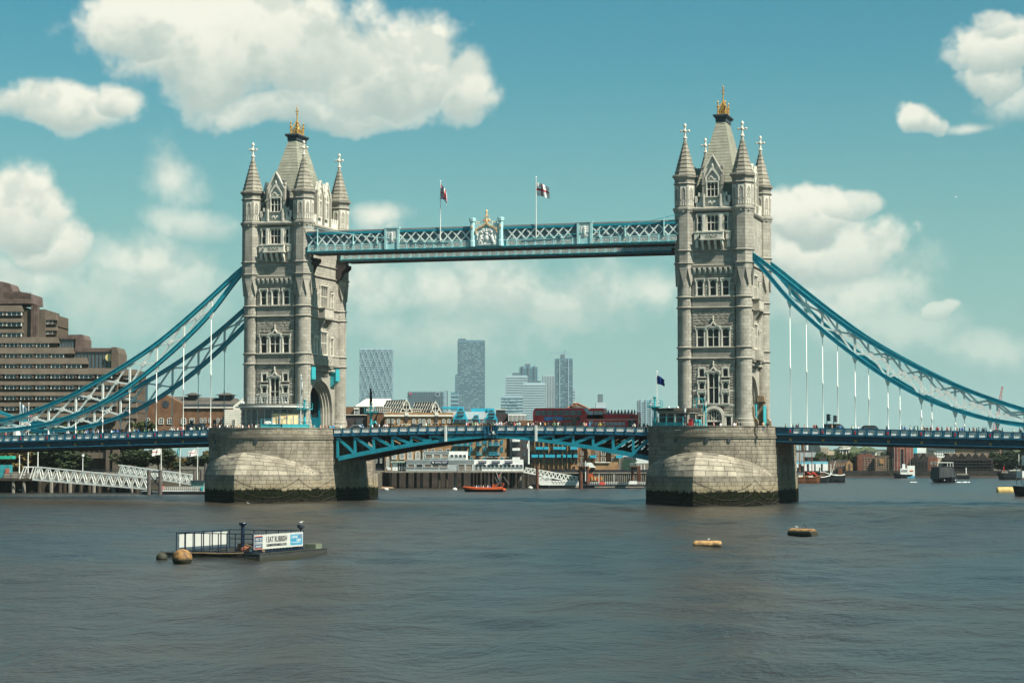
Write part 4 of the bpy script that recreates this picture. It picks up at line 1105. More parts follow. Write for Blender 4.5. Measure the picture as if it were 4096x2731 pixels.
M_BLUEF = mat('shaded_fascia_blue', (0.006, 0.045, 0.075), 0.5, .2, 1, streak=.2)  # deck blue darkened as shade under the overhanging parapet
def side_span(label, sg):
 T = thing('side_span_deck', label, 'bridge deck', (sg * 92, 0, 11), 'side spans')
 X0, X1 = 51.8, 134.0
 N = 16
 def strip(name, y0, y1, dz0, dz1, m):
  b = MB(); xs = [X0 + (X1 - X0) * k / N for k in range(N + 1)]
  for a, c in zip(xs, xs[1:]):
   za, zc = par_top(a), par_top(c); x0, x1 = sg * a, sg * c
   b.hexa([(x0, y0, za + dz0), (x1, y0, zc + dz0), (x1, y1, zc + dz0), (x0, y1, za + dz0), (x0, y0, za + dz1), (x1, y0, zc + dz1), (x1, y1, zc + dz1), (x0, y1, za + dz1)])
  return ob(name, recalc(b.mesh(name)), m, T)
 strip('carriageway', -9.2, 9.2, -1.6, -1.12, mat('asphalt', (0.055, 0.055, 0.057), 0.9, 0.2, 2))
 for s in (-1, 1):
  ys = lambda a, b: sorted((s * a, s * b))
  strip('fascia_girder', *ys(8.9, 9.22), -2.35, -1.36, M_BLUEF); strip('fascia_ledge', *ys(8.9, 9.55), -1.44, -1.33, M_BLUE)
  strip('lower_flange', *ys(9.0, 9.42), -2.66, -2.36, M_BLUEF)
  strip('bottom_stripe', *ys(9.42, 9.47), -2.52, -2.40, mat('bright_blue_line', (0.03, 0.22, 0.36), .4))
  strip('soffit_edge', *ys(8.6, 9.25), -3.0, -2.3, M_UNDER)
  strip('top_rail', *ys(9.42, 9.78), -.12, 0.0, M_BLUE)
  strip('bottom_rail', *ys(9.42, 9.78), -1.32, -1.12, M_BLUE)
 strip('deck_plate', -8.6, 8.6, -2.4, -1.61, M_UNDER)
 for k in range(22):
  x = X0 + 2 + k * 3.7; ob('cross_girder', MB().box(sg * x - .2, sg * x + .2, -8.7, 8.7, par_top(x) - 2.9, par_top(x) - 2.3), M_UNDER, T)
 # near parapet: panels of tracery between posts, with a red niche at every hanger
 tw = 1.2; xs = []
 for k in range(9):
  nx = NODES[k]
  def niche():
   b = MB(); b.box(-.34, .34, -.12, .1, 0, 1.0); me = b.mesh('niche_post'); me.materials.append(M_BLUE); return me
  o = ob('niche_post', unit('nichepost', niche), None, T, TRS((sg * nx, -9.68, par_top(nx) - 1.12)))
  def red():
   b = MB(); b.slab([(-.13, 0), (.13, 0), (.13, .5), (0, .68), (-.13, .5)], -.03, .03); me = recalc(b.mesh('niche')); me.materials.append(M_RED); return me
  ob('niche', unit('rednich', red), None, o, TRS((sg * nx, -9.82, par_top(nx) - .95)))
  def boss():
   b = MB(); b.box(-.2, .2, -.1, .1, -.2, .2); b.ball((0, -.1, 0), .14, 6, 4); me = b.mesh('gilt_boss'); me.materials.append(M_GOLD); return me
  ob('gilt_boss', unit('boss', boss), None, T, TRS((sg * nx, -9.34, par_top(nx) - 2.12)))
  pitch = (NODES[k + 1] - nx) / 3 if k < 8 else 1.88
  for j in range(3):
   c = nx + pitch * (j + .5)
   c = nx + .34 + (3 * pitch - .68) * (j + .5) / 3
   xc = sg * c
   if sg < 0 and c > 104 or sg > 0 and c > 100: continue
   M = TRS((xc - tw / 2, -9.58, par_top(c) - 1.02), 0)
   ob('railing_panel', tracery(tw, .82), None, T, M)
   if j:
    c2 = nx + .34 + (3 * pitch - .68) * j / 3
    def post():
     b = MB(); b.box(-.14, .14, -.12, .1, 0, 1.0); b.box(-.2, .2, -.16, .12, -.1, .1); me = b.mesh('railing_post'); me.materials.append(M_BLUE); return me
    ob('railing_post', unit('rpost', post), None, T, TRS((sg * c2, -9.68, par_top(c2) - 1.12)))
 c = 52.4
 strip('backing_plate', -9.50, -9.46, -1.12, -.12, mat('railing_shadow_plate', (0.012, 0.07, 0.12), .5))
 b = MB(); strip('far_parapet', 9.5, 9.6, -1.12, -.12, M_BLUE)
 for y in (-6.2, 6.2): strip('kerb', y - .1, y + .1, -1.12, -1.0, mat('kerb_stone', (.3, .29, .27), .9))
 return T
SPAN_N = side_span('blue suspended side span on the left, above the white gangway', -1)
SPAN_S = side_span('blue suspended side span on the right, above the moored sailing barges', 1)

def bascule(label, sg):
 T = thing('bascule_leaf', label, 'bascule', (sg * 30, 0, 11), 'bascule leaves')
 X1 = 30.45
 top = lambda a: 13.34 + .42 * (1 - (a / 30.5) ** 2)
 lo_t = lambda a: 11.95 - 3.75 * (a / 29.5) ** 1.55    # top and bottom of the curved lower chord
 lo_b = lambda a: 11.55 - 4.2 * (a / 29.5) ** 1.45
 N = 20; xs = [.06 + (X1 - .06) * k / N for k in range(N + 1)]
 def strip(name, y0, y1, f0, f1, m, x0=.06, x1=X1):
  b = MB(); n = N; q = [x0 + (x1 - x0) * k / n for k in range(n + 1)]
  for a, c in zip(q, q[1:]):
   b.hexa([(sg * a, y0, f0(a)), (sg * c, y0, f0(c)), (sg * c, y1, f0(c)), (sg * a, y1, f0(a)), (sg * a, y0, f1(a)), (sg * c, y0, f1(c)), (sg * c, y1, f1(c)), (sg * a, y1, f1(a))])
  return ob(name, recalc(b.mesh(name)), m, T)
 strip('carriageway', -7.6, 7.6, lambda a: top(a) - 1.5, lambda a: top(a) - 1.1, mat('asphalt', (0.055, 0.055, 0.057), 0.9, 0.2, 2))
 for s in (-1, 1):
  ys = lambda a, b: sorted((s * a, s * b))
  strip('handrail', *ys(7.86, 8.14), lambda a: top(a) - .1, top, mat('brown_handrail', (.07, .04, .035), .5))
  strip('parapet_plate', *ys(7.9, 8.0), lambda a: top(a) - 1.45, lambda a: top(a) - .92, M_BLUE)
  strip('bottom_rail', *ys(7.86, 8.16), lambda a: top(a) - 1.5, lambda a: top(a) - 1.38, M_BLUE)
  strip('top_flange', *ys(7.55, 8.05), lambda a: top(a) - 1.72, lambda a: top(a) - 1.5, M_UNDER)
  ch = strip('lower_chord', *ys(7.5, 8.0), lo_b, lo_t, M_TEAL, .06, 29.4)
  strip('soffit_plate', *ys(5.6, 7.49), lambda a: lo_b(a) + .02, lambda a: lo_b(a) + .12, M_UNDER, .06, 29.4)
 vx = [7.9, 11.6, 15.25, 18.9, 22.55, 26.2, 29.6]
 for i, v in enumerate(vx):
  for yy, m in ((-7.78, M_TEAL), (7.78, M_TEAL), (-2.6, M_UNDER), (2.6, M_UNDER)):
   zb, zt = lo_t(v) - .3, top(v) - 1.6
   if i < 6 or yy in (-7.78, 7.78): ob('upright', MB().box(sg * v - .22, sg * v + .22, yy - .14, yy + .14, zb, zt), m, T)
   if i:
    p = vx[i - 1] if i else 5
    ob('diagonal', MB().bar((sg * v, yy, top(v) - 1.75), (sg * p, yy, lo_t(p) - .15), .26, .52, (0, 0, 1)), m, T)
 ob('diagonal', MB().bar((sg * 7.9, -7.78, top(8) - 1.8), (sg * 5.0, -7.78, lo_t(5) - .1), .26, .4), M_TEAL, T)
 b = MB(); q = [.06, 2, 4, 5.4]
 for a, c in zip(q, q[1:]): b.hexa([(sg * a, -7.9, lo_t(a) - .1), (sg * c, -7.9, lo_t(c) - .1), (sg * c, -7.66, lo_t(c) - .1), (sg * a, -7.66, lo_t(a) - .1), (sg * a, -7.9, top(a) - 1.6), (sg * c, -7.9, top(c) - 1.6), (sg * c, -7.66, top(c) - 1.6), (sg * a, -7.66, top(a) - 1.6)])
 ob('nose_web', recalc(b.mesh('nose_web')), M_TEAL, T)
 for yy in (-5.2, -2.6, 0, 2.6, 5.2): strip('inner_girder', yy - .15, yy + .15, lambda a: lo_b(a) + .1, lo_t, M_UNDER, .06, 29.0)
 for v in vx: ob('cross_frame', MB().box(sg * v - .1, sg * v + .1, -7.5, 7.5, top(v) - 2.2, top(v) - 1.5), M_UNDER, T)
 # railing
 pitch = 1.838; n = 16; c0 = 1.0
 for k in range(n):
  c = c0 + pitch * (k + .5)
  if c > 30.2: break
  ob('railing_panel', tracery(1.42, .80), None, T, TRS((sg * c - .71, -8.0, top(c) - .91)))
  def post():
   b = MB(); b.box(-.13, .13, -.1, .12, 0, 1.36); b.box(-.05, .05, -.16, -.1, 0, .55); me = b.mesh('railing_post'); me.materials.append(M_BLUE); return me
  cc = c0 + pitch * k
  ob('railing_post', unit('bpost', post), None, T, TRS((sg * cc, -8.03, top(cc) - 1.45)))
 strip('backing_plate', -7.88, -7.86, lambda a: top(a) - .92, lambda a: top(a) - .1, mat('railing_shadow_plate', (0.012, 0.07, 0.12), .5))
 ob('clearance_post', MB().box(sg * 8.5 - .2, sg * 8.5 + .2, -8.42, -8.2, 10.9, top(8.5) + .02), M_CREAM, T)
 for x in (.55, 1.35):
  ob('hinge_bracket', MB().bar((sg * x, -8.15, 13.8), (sg * (x * .8), -8.12, 11.4), .14, .16, (0, 1, 0)), M_BLUE, T)
 if sg < 0:
  ob('lamp_box', MB().box(.35, .62, -8.5, -8.15, 12.3, 12.7).bar((-.3, -8.3, 12.2), (.9, -8.3, 12.2), .08, .08), M_CREAM, T)
 return T
BASC_N = bascule('teal trussed bascule leaf running out from the left tower', -1)
BASC_S = bascule('teal trussed bascule leaf running out from the right tower', 1)

def chain(label, sg, y0):
 T = thing('suspension_chain', label, 'suspension chain', (sg * 76, y0, 12), 'suspension chains')
 def chord(name, tab, hh=.52):
  b = MB(); n = 60; xs = [46.5 + (103 - 46.5) * k / n for k in range(n + 1)]; P = []
  for x in xs:
   z = interp(tab, x); d = (interp(tab, x + .1) - interp(tab, x - .1)) / .2; L = sqrt(1 + d * d); P.append((x, z, -d / L, 1 / L))
  def rail(off0, off1, ya, yb):
   for p, q in zip(P, P[1:]):
    f = lambda r, o: (sg * (r[0] + r[2] * o), r[1] + r[3] * o)
    (x0, z0), (x1, z1), (x2, z2), (x3, z3) = f(p, off0), f(q, off0), f(p, off1), f(q, off1)
    b.hexa([(x0, ya, z0), (x1, ya, z1), (x1, yb, z1), (x0, yb, z0), (x2, ya, z2), (x3, ya, z3), (x3, yb, z3), (x2, yb, z2)])
  rail(-hh / 2, hh / 2, y0 - .22, y0 + .22); rail(hh / 2, hh / 2 + .1, y0 - .42, y0 + .42); rail(-hh / 2 - .1, -hh / 2, y0 - .42, y0 + .42)
  return ob(name, recalc(b.mesh(name)), M_CHAIN, T)
 chord('upper_chord', UPC); chord('lower_chord', LOC)
 def taper(p, q, w0, w1, name):
  p, q = Vector(p), Vector(q); d = (q - p); L = d.length
  b = MB(); d.normalize(); s = Vector((d.z, 0, -d.x));
  pts = [(0, w0), (.16, w1), (.84, w1), (1, w0)]
  A = [p + d * L * t + s * w / 2 for t, w in pts]; B = [p + d * L * t - s * w / 2 for t, w in pts]
  n = 4; vs = [(v.x, y0 - .13, v.z) for v in A + B] + [(v.x, y0 + .13, v.z) for v in A + B]
  fs = []
  for i in range(3): fs += [(i, i + 1, 5 + i, 4 + i), (8 + i, 12 + i, 13 + i, 9 + i), (i, 8 + i, 9 + i, i + 1), (4 + i, 5 + i, 13 + i, 12 + i)]
  fs += [(0, 4, 12, 8), (3, 11, 15, 7)]
  b.add(vs, fs); ob(name, recalc(b.mesh(name)), M_CREAM, T)
 for k, x in enumerate(NODES):
  zu, zl = interp(UPC, x) - .3, interp(LOC, x) + .3
  if zu - zl > 1.2: taper((sg * x, y0, zl), (sg * x, y0, zu), .8, .38, 'upright')
  if k < len(NODES) - 1:
   x2 = NODES[k + 1]; m = (x + x2) / 2
   c = (sg * m, y0, (interp(UPC, x) + interp(LOC, x) + interp(UPC, x2) + interp(LOC, x2)) / 4)
   if interp(UPC, m) - interp(LOC, m) > 2.0:
    for (xx, tab, o) in ((x, UPC, -.35), (x, LOC, .35), (x2, UPC, -.35), (x2, LOC, .35)):
     taper(c, (sg * (xx + (.25 if xx == x else -.25)), y0, interp(tab, xx) + o), .6, .32, 'diagonal')
    ob('boss_plate', unit('bossplate', lambda: bossm()), None, T, TRS(c))
  # hanger rod with its clamp and sleeves
  zt = interp(LOC, x) - .3; zb = road_z(x)
  if x < 97:
   b = MB(); zj = zb + min(7.0 + (zt - zb) * .22, (zt - zb) * .5)
   b.lathe([(.13, zb - .3), (.13, zb + 1.6), (.075, zb + 1.7), (.075, zj - .3), (.13, zj - .25), (.13, zj + .25), (.07, zj + .3), (.07, zt - .6)] if zt - zb > 4 else [(.16, zb - .3), (.16, zb + .5), (.22, zb + .6), (.14, zb + .8), (.14, zt - .3)], 8, (sg * x, y0))
   b.sm = True
   h = ob('hanger_rod', b, M_CREAM, T)
   b = MB(); b.add([(sg * x - .5, y0 - .2, zt + .15), (sg * x + .5, y0 - .2, zt + .15), (sg * x + .5, y0 + .2, zt + .15), (sg * x - .5, y0 + .2, zt + .15), (sg * x - .14, y0 - .14, zt - 1.0), (sg * x + .14, y0 - .14, zt - 1.0), (sg * x + .14, y0 + .14, zt - 1.0), (sg * x - .14, y0 + .14, zt - 1.0)], [(0, 1, 2, 3), (7, 6, 5, 4), (0, 4, 5, 1), (1, 5, 6, 2), (2, 6, 7, 3), (3, 7, 4, 0)])
   ob('hanger_clamp', recalc(b.mesh('hanger_clamp')), M_CREAM, h)
 # short rising part towards the bank tower
 b = MB()
 for (za, zb, y) in ((15.0, 24.0, 0), (13.6, 21.0, 0)): b.bar((sg * 103, y0, za), (sg * 130, y0, zb), .5, .6)
 ob('shore_chord', b, M_TEAL, T)
 return T
def bossm():
 b = MB(); b.slab([(-.5, 0), (-.2, -.45), (.2, -.45), (.5, 0), (.2, .45), (-.2, .45)], -.17, .17); me = recalc(b.mesh('boss_plate')); me.materials.append(M_CREAM); return me
chain('nearer teal chain truss with white hangers on the left side span', -1, -9.3)
chain('farther teal chain truss on the left side span, lower in the picture', -1, 9.3)
chain('nearer teal chain truss with white hangers on the right side span', 1, -9.3)
chain('farther teal chain truss just behind the nearer one on the right side span', 1, 9.3)

def walkway(label, y0, y1, near):
 """y0 near face, y1 far face"""
 T = thing('high_walkway', label, 'walkway', (0, (y0 + y1) / 2, 45), 'high level walkways')
 XL = 34.7
 cbox('floor_girder', M_UNDER, T, -XL + 1, XL - 1, y0 + .25, y1 - .1, 45.32, 45.6)
 cbox('roof', mat('walkway_roof', (.22, .22, .215), .6, .2, .8), T, -XL, XL, y0 - .05, y1 + .05, 49.32, 49.6)
 cbox('fascia', mat('grey_teal_paint', (.10, .24, .27), .5, .15, 1, streak=.3), T, -XL, XL, y0 - .18, y0 + .25, 45.42, 45.75)
 cbox('fascia_lip', M_TEALB, T, -XL, XL, y0 - .32, y0 + .1, 45.75, 45.87)
 for f, s in ((y0, -1), (y1, 1)):
  cbox('top_chord', M_TEAL, T, -XL, XL, f - .12, f + .12, 48.9, 49.3)
  cbox('parapet_rail', M_PALE, T, -XL, XL, f - .2, f + .12, 46.82, 46.98)
  cbox('parapet_panel', mat('recess_blue', (.20, .43, .45), .5, .15, 1), T, -XL, XL, f - .08, f + .08, 45.88, 46.8)
  cbox('glazing', M_PANEL, T, -XL, XL, min(f, f - s * .5) + .2, max(f, f - s * .5) - .2, 46.98, 48.9)
 for k in range(46): cbox('fascia_stud', mat('rust_stud', (.3, .13, .07), .8), T, -XL + .4 + k * 1.53, -XL + .62 + k * 1.53, y0 - .24, y0 - .16, 45.45, 45.62)
 pitch = 1.735; n = 40
 for k in range(n):
  c = -XL + .35 + pitch * (k + .5)
  crest = near and abs(c) < 3.0
  shield = near and abs(abs(c) - 18.1) < 1.4
  if not crest:
   # carved rectangular panel and its post
   def pan():
    b = MB(); b.ring([(-.62, .1), (-.62, .82), (.62, .82), (.62, .1), (-.62, .1)], [(-.5, .2), (-.5, .72), (.5, .72), (.5, .2), (-.5, .2)], -.1, 0)
    b.bar((-.45, -.03, .3), (.45, -.03, .6), .05, .16, (0, 1, 0)); b.bar((-.45, -.03, .6), (.45, -.03, .3), .05, .12, (0, 1, 0)); b.ball((0, -.03, .46), (.2, .06, .2), 6, 4); b.ball((-.33, -.03, .5), (.12, .05, .14), 6, 4); b.ball((.33, -.03, .42), (.12, .05, .14), 6, 4)
    me = recalc(b.mesh('carved_panel')); me.materials.append(M_CREAM); return me
   ob('carved_panel', unit('cpan', pan), None, T, TRS((c, y0 - .1, 45.86)))
   def post():
    b = MB(); b.box(-.15, .15, -.16, .06, 0, 1.0); b.box(-.2, .2, -.2, .06, 0, .12); me = b.mesh('panel_post'); me.materials.append(M_PALE); return me
   ob('panel_post', unit('ppost', post), None, T, TRS((c - pitch / 2, y0 - .08, 45.86)))
  if crest or shield: continue
  for f, s in ((y0, -1), (y1, 1)):
   h = 1.92; z0 = 46.98
   def bar1(d=1):
    b = MB(); b.bar((-d * pitch / 2, 0, 0), (d * pitch / 2, 0, h), .24, .1, (0, 1, 0)); me = b.mesh('lattice_bar'); me.materials.append(M_SIDEW); return me
   ob('lattice_bar', unit('lat1', lambda: bar1(1)), None, T, TRS((c, f - s * -.05, z0)))
   ob('lattice_bar', unit('lat2', lambda: bar1(-1)), None, T, TRS((c, f - s * .04, z0)))
  if near and k % 3 == 1: cbox('vent_light', M_CREAM, T, c - .35, c + .35, y0 + .18, y0 + .24, 47.1, 47.4)
 if near:
  for xc in (-18.05, 18.2):
   b = MB(); b.box(xc - 1.4, xc + 1.4, y0 - .25, y0 + .2, 45.88, 49.75)
   for s in (-1, 1): b.box(xc + s * 1.2 - .2, xc + s * 1.2 + .2, y0 - .42, y0 - .2, 45.8, 49.8)
   b.box(xc - 1.5, xc + 1.5, y0 - .45, y0 + .2, 49.6, 49.8)
   P = ob('shield_panel', b, M_PALE, T)
   b = MB(); b.slab([(xc - .7, 48.9), (xc - .75, 47.9), (xc - .35, 47.3), (xc, 47.1), (xc + .35, 47.3), (xc + .75, 47.9), (xc + .7, 48.9), (xc, 49.05)][::-1], y0 - .36, y0 - .24)
   b.box(xc - .95, xc + .95, y0 - .29, y0 - .24, 47.05, 49.45)
   for dz, r in ((48.7, .22), (48.35, .3), (47.95, .3), (47.6, .2)): b.ball((xc, y0 - .38, dz), (r, .12, .2), 6, 4)
   ob('relief', recalc(b.mesh('relief')), M_CREAM, P)
  # royal arms
  C = ob('crest_panel', MB().box(-2.5, 2.5, y0 - .3, y0 + .25, 45.88, 49.95), M_PALE, T)
  ob('crest_field', MB().box(-2.0, 1.95, y0 - .36, y0 - .3, 46.1, 49.2), M_CREAM, C)
  for s in (-1, 1):
   b = MB(); b.lathe([(.5, 45.88), (.5, 46.9), (.42, 47.0), (.42, 50.2), (.5, 50.3), (.62, 50.5), (.55, 50.6), (.62, 50.7), (.62, 51.0), (.4, 51.05)], 8, (s * 2.66, y0 - .2))
   q = ob('crest_pier', b, M_PALE, T)
   ob('gilt_mask', MB().slab([(s * 2.66 - .22, 49.2), (s * 2.66 + .22, 49.2), (s * 2.66, 49.75)], y0 - .72, y0 - .6), M_GOLDP, q)
  og = [(-2.15, 48.3), (-2.0, 49.0), (-1.4, 49.45), (-.6, 49.75), (-.25, 50.1), (0, 50.7), (.25, 50.1), (.6, 49.75), (1.4, 49.45), (2.0, 49.0), (2.15, 48.3)]
  ig = [(-1.9, 48.3), (-1.75, 48.85), (-1.25, 49.2), (-.5, 49.45), (-.15, 49.75), (0, 50.0), (.15, 49.75), (.5, 49.45), (1.25, 49.2), (1.75, 48.85), (1.9, 48.3)]
  ob('ogee_arch', recalc(MB().ring(og, ig, y0 - .55, y0 - .25).mesh('ogee_arch')), M_GOLDP, C)
  b = MB(); b.lathe([(.2, 50.4), (.13, 50.9), (.14, 51.2), (.24, 51.25), (.14, 51.35), (.14, 52.0), (.24, 52.1), (.18, 52.3), (.03, 52.5)], 8, (0, y0 - .3)); b.box(-.48, .48, y0 - .42, y0 - .18, 51.2, 51.4)
  for s in (-1, 1): b.ball((s * .42, y0 - .3, 50.55), (.33, .1, .36), 8, 5)
  ob('crest_cross', b, M_GOLDP, C)
  for x in (-1.9, -1.5, -1.1, 1.0, 1.4, 1.8): ob('fleuron', MB().lathe([(.1, 49.95), (.06, 50.1), (.13, 50.25), (.03, 50.45)], 6, (x, y0 - .1)), M_GOLDP, C)
  b = MB(); rr = random.Random(5); yy = y0 - .42
  # shield, helm, crest and the two rampant supporters in relief
  b.ball((0, yy, 47.35), (.42, .16, .5), 8, 6); b.ball((0, yy, 48.15), (.32, .16, .25), 8, 5); b.ball((0, yy, 48.6), (.24, .14, .22), 8, 5); b.ball((0, yy, 48.95), (.14, .1, .18), 6, 4)
  for s in (-1, 1):
   b.tube([(s * 1.45, yy, 46.5), (s * 1.2, yy, 47.0), (s * 1.0, yy, 47.6), (s * 1.05, yy, 48.1)], [.2, .24, .28, .18], 6); b.ball((s * .95, yy - .03, 48.45), (.24, .14, .24), 6, 5); b.tube([(s * 1.0, yy, 47.8), (s * .65, yy, 47.75), (s * .5, yy, 47.95)], [.14, .1, .07], 5)
   b.tube([(s * 1.0, yy, 47.3), (s * .65, yy, 47.2), (s * .45, yy, 47.05)], [.13, .1, .07], 5); b.tube([(s * 1.2, yy, 46.9), (s * .8, yy, 46.6), (s * .85, yy, 46.35)], [.17, .12, .08], 5); b.tube([(s * 1.35, yy, 46.8), (s * 1.75, yy, 47.2), (s * 1.6, yy, 47.7), (s * 1.8, yy, 48.1)], [.08, .07, .07, .1], 5)
   for i in range(5): b.ball((s * rr.uniform(.35, 1.6), yy + .02, rr.uniform(46.3, 46.6)), (.2, .1, .14), 6, 4); b.ball((s * rr.uniform(.3, .8), yy, rr.uniform(48.2, 48.9)), (.15, .1, .15), 6, 4)
  b.bar((-1.7, yy, 46.2), (1.7, yy, 46.2), .12, .18)
  ob('royal_arms', b, M_CREAM, C)
 return T
M_GOLDP = mat('peach_gilding', (0.66, 0.44, 0.24), 0.5, 0.12, 2)
walkway('nearer high walkway with white lattice and the carved royal arms', -10.6, -6.6, True)
walkway('farther high walkway, a strip below the nearer one', 6.4, 10.4, False)
for sg in (-1, 1):                                    # stay cables sweeping from tower to walkway
 b = MB(); x0, z0 = 34.9, 50.6
 pts = [(sg * (34.9 - 28 * t), -10.95, 50.5 - 3.4 * (1 - (1 - t) ** 1.8)) for t in [k / 12 for k in range(13)]]
 o = ob('stay_cable', b.tube(pts, .055, 5), M_TEALB if sg > 0 else M_PALE)
 tag(o, 'thin painted stay cable from the %s tower across the walkway lattice' % ('left' if sg < 0 else 'right'), 'stay cable', 'stay cables')
 for t in (.12, .3, .5, .75):
  p = Vector(pts[round(t * 12)]); ob('stay_clip', MB().box(p.x - .06, p.x + .06, -11.02, -10.7, 46.9, p.z + .1), M_PALE, o)
# ---------------------------------------------------------------- background: helpers in a frame that looks down the river
CAMF = Matrix.Translation((CX, -CD, 0)) @ Matrix.Rotation(YAW, 4, 'Z')    # x across the view, y away, z up from the water
def bx(u, d): return (u - 2048) / FPX * d / 1.001
def bz(v, d):
 b = (1365.5 - v) / FPX; return CH + d * (b * _cp + _sp) / (_cp - b * _sp)
def bthing(name, label, cat, u, v, d, group=None):
 p = CAMF @ Vector((bx(u, d), d, bz(v, d)))
 return thing(name, label, cat, p, group)
def bbox(name, m, T, u0, u1, v0, v1, d, th, kind=None, d0=0.0):
 """box whose front face spans the given bearings and elevations at distance d"""
 return fbox(name, m, T, CAMF, bx(u0, d), bx(u1, d), d + d0, d + d0 + th, bz(v1, d), bz(v0, d), kind)
def bslab(name, m, T, pts, d, th, d0=0.0):
 b = MB().slab([(bx(u, d), bz(v, d)) for u, v in pts], d + d0, d + d0 + th)
 return ob(name, recalc(b.mesh(name)), m, T, CAMF)
def frame_mesh(m, arched, nx=2, nz=3, bw=.1):
 def f():
  b = MB()
  if arched:
   n = 8; o = [(0, 0), (0, .7)] + [(.5 - .5 * cos(pi * k / n), .7 + .3 * sin(pi * k / n)) for k in range(1, n)] + [(1, .7), (1, 0), (0, 0)]
   i = [(bw, bw * .6)] + [(bw, .7)] + [(.5 - (.5 - bw) * cos(pi * k / n), .7 + (.3 - bw * .6) * sin(pi * k / n)) for k in range(1, n)] + [(1 - bw, .7), (1 - bw, bw * .6), (bw, bw * .6)]
   b.ring(o, i, -.5, .5)
  else: b.ring([(0, 0), (0, 1), (1, 1), (1, 0), (0, 0)], [(bw, bw * .6), (bw, 1 - bw * .6), (1 - bw, 1 - bw * .6), (1 - bw, bw * .6), (bw, bw * .6)], -.5, .5)
  for k in range(1, nx): b.box(k / nx - bw * .28, k / nx + bw * .28, -.35, .5, .05, .97)
  for k in range(1, nz): b.box(.05, .95, -.3, .5, k / nz - bw * .2, k / nz + bw * .2)
  me = recalc(b.mesh('window')); me.materials.append(m); return me
 return unit(('fr', m.name, arched, nx, nz, bw), f)
def pane_mesh(m, arched):
 if not arched:
  def g():
   b = MB().box(.03, .97, -.5, .5, .03, .97).mesh('pane'); b.materials.append(m); return b
  return unit(('pn', m.name), g)
 def f():
  n = 8; b = MB().slab([(.04, .03), (.96, .03), (.96, .7)] + [(.5 + .46 * cos(pi * k / n), .7 + .27 * sin(pi * k / n)) for k in range(1, n)] + [(.04, .7)], -.5, .5)
  me = recalc(b.mesh('pane')); me.materials.append(m); return me
 return unit(('pna', m.name), f)
def bwin(T, u0, u1, v0, v1, d, fm, pm, arched=False, nx=2, nz=3, bw=.1, dep=.3, d0=0.0):
 x0, x1, z0, z1 = bx(u0, d), bx(u1, d), bz(v1, d), bz(v0, d)
 o = ob('window', frame_mesh(fm, arched, nx, nz, bw), None, T, CAMF @ TRS((x0, d - .06 + d0, z0), 0, (x1 - x0, dep, z1 - z0)))
 ob('pane', pane_mesh(pm, arched), None, o, CAMF @ TRS((x0, d - .03 + d0, z0), 0, (x1 - x0, .12, z1 - z0)))
 return o

# ---------------------------------------------------------------- foliage
def leaf_mat(name, col):
 if name in MATS: return MATS[name]
 m = bpy.data.materials.new(name); m.use_nodes = True
 T = NT(m.node_tree); bs = T.n['Principled BSDF']
 geo = T.node('ShaderNodeNewGeometry'); oi = T.node('ShaderNodeObjectInfo')
 r = T.math('FRACT', T.math('ADD', geo.outputs['Random Per Island'], oi.outputs['Random']))
 c = T.mix(r, tuple(q * .55 for q in col) + (1,), tuple(min(1, q * 1.5) for q in col) + (1,))
 T.l.new(c, bs.inputs['Base Color']); bs.inputs['Roughness'].default_value = .7; bs.inputs['Specular IOR Level'].default_value = .25
 MATS[name] = m; return m
M_LEAF = leaf_mat('foliage', (0.045, 0.06, 0.018)); M_LEAFD = leaf_mat('dark_foliage', (0.028, 0.042, 0.016)); M_LEAFO = leaf_mat('autumn_foliage', (0.10, 0.075, 0.022))
M_BARK = mat('bark', (0.07, 0.055, 0.04), .9, .3, 2)
def crown_mesh(seed, lm, n=2200):
 def f():
  r = random.Random(seed); b = MB()
  lumps = [(Vector((r.gauss(0, .42), r.gauss(0, .42), r.uniform(-.55, .75))), r.uniform(.25, .48)) for _ in range(15)]
  for _ in range(n):
   c, R = r.choice(lumps)
   d = Vector((r.gauss(0, 1), r.gauss(0, 1), r.gauss(0, 1))).normalized()
   p = c + d * R * r.uniform(.55, 1.08)
   q = Matrix.Rotation(r.uniform(0, 6.28), 3, 'Z') @ Matrix.Rotation(r.uniform(0, 3.1), 3, 'X')
   s = r.uniform(.04, .095)
   b.add([p + q @ Vector((-s, -s * .7, 0)), p + q @ Vector((s, -s * .6, s * .3)), p + q @ Vector((s * .8, s * .8, 0)), p + q @ Vector((-s * .7, s * .7, s * .3))], [(0, 1, 2, 3)])
  me = b.mesh('crown'); me.materials.append(lm); return me
 return unit(('crown', seed, lm.name, n), f)
def trunk_mesh(seed):
 def f():
  r = random.Random(seed); b = MB(); b.tube([(0, 0, 0), (.02, 0, .25), (0, .02, .5), (.02, 0, .75)], [.035, .028, .02, .008], 7)
  for k in range(5):
   a = k * 1.3 + r.random(); z = r.uniform(.28, .5); b.tube([(0, 0, z), (.12 * cos(a), .12 * sin(a), z + .14), (.26 * cos(a), .26 * sin(a), z + .24)], [.014, .01, .004], 5)
  me = b.mesh('trunk'); me.materials.append(M_BARK); return me
 return unit(('trunk', seed), f)
def tree(label, u, vb, vt, wu, d, lm, seed, group='waterside trees', name='tree', flat=1.0):
 """u centre, vb foot, vt top, wu crown width in bearings"""
 z0, z1 = bz(vb, d), bz(vt, d); h = z1 - z0; w = wu / FPX * d
 T = bthing(name, label, 'tree', u, vb, d, group)
 p = CAMF @ Vector((bx(u, d), d, z0))
 ob('trunk', trunk_mesh(seed % 3), None, T, TRS(p, seed, (h, h, h * .95)))
 ob('crown', crown_mesh(seed % 4, lm), None, T, TRS(p + Vector((0, 0, h * .55)), seed * 1.7, (w / 1.25, w / 1.25, h * .42)))
 return T

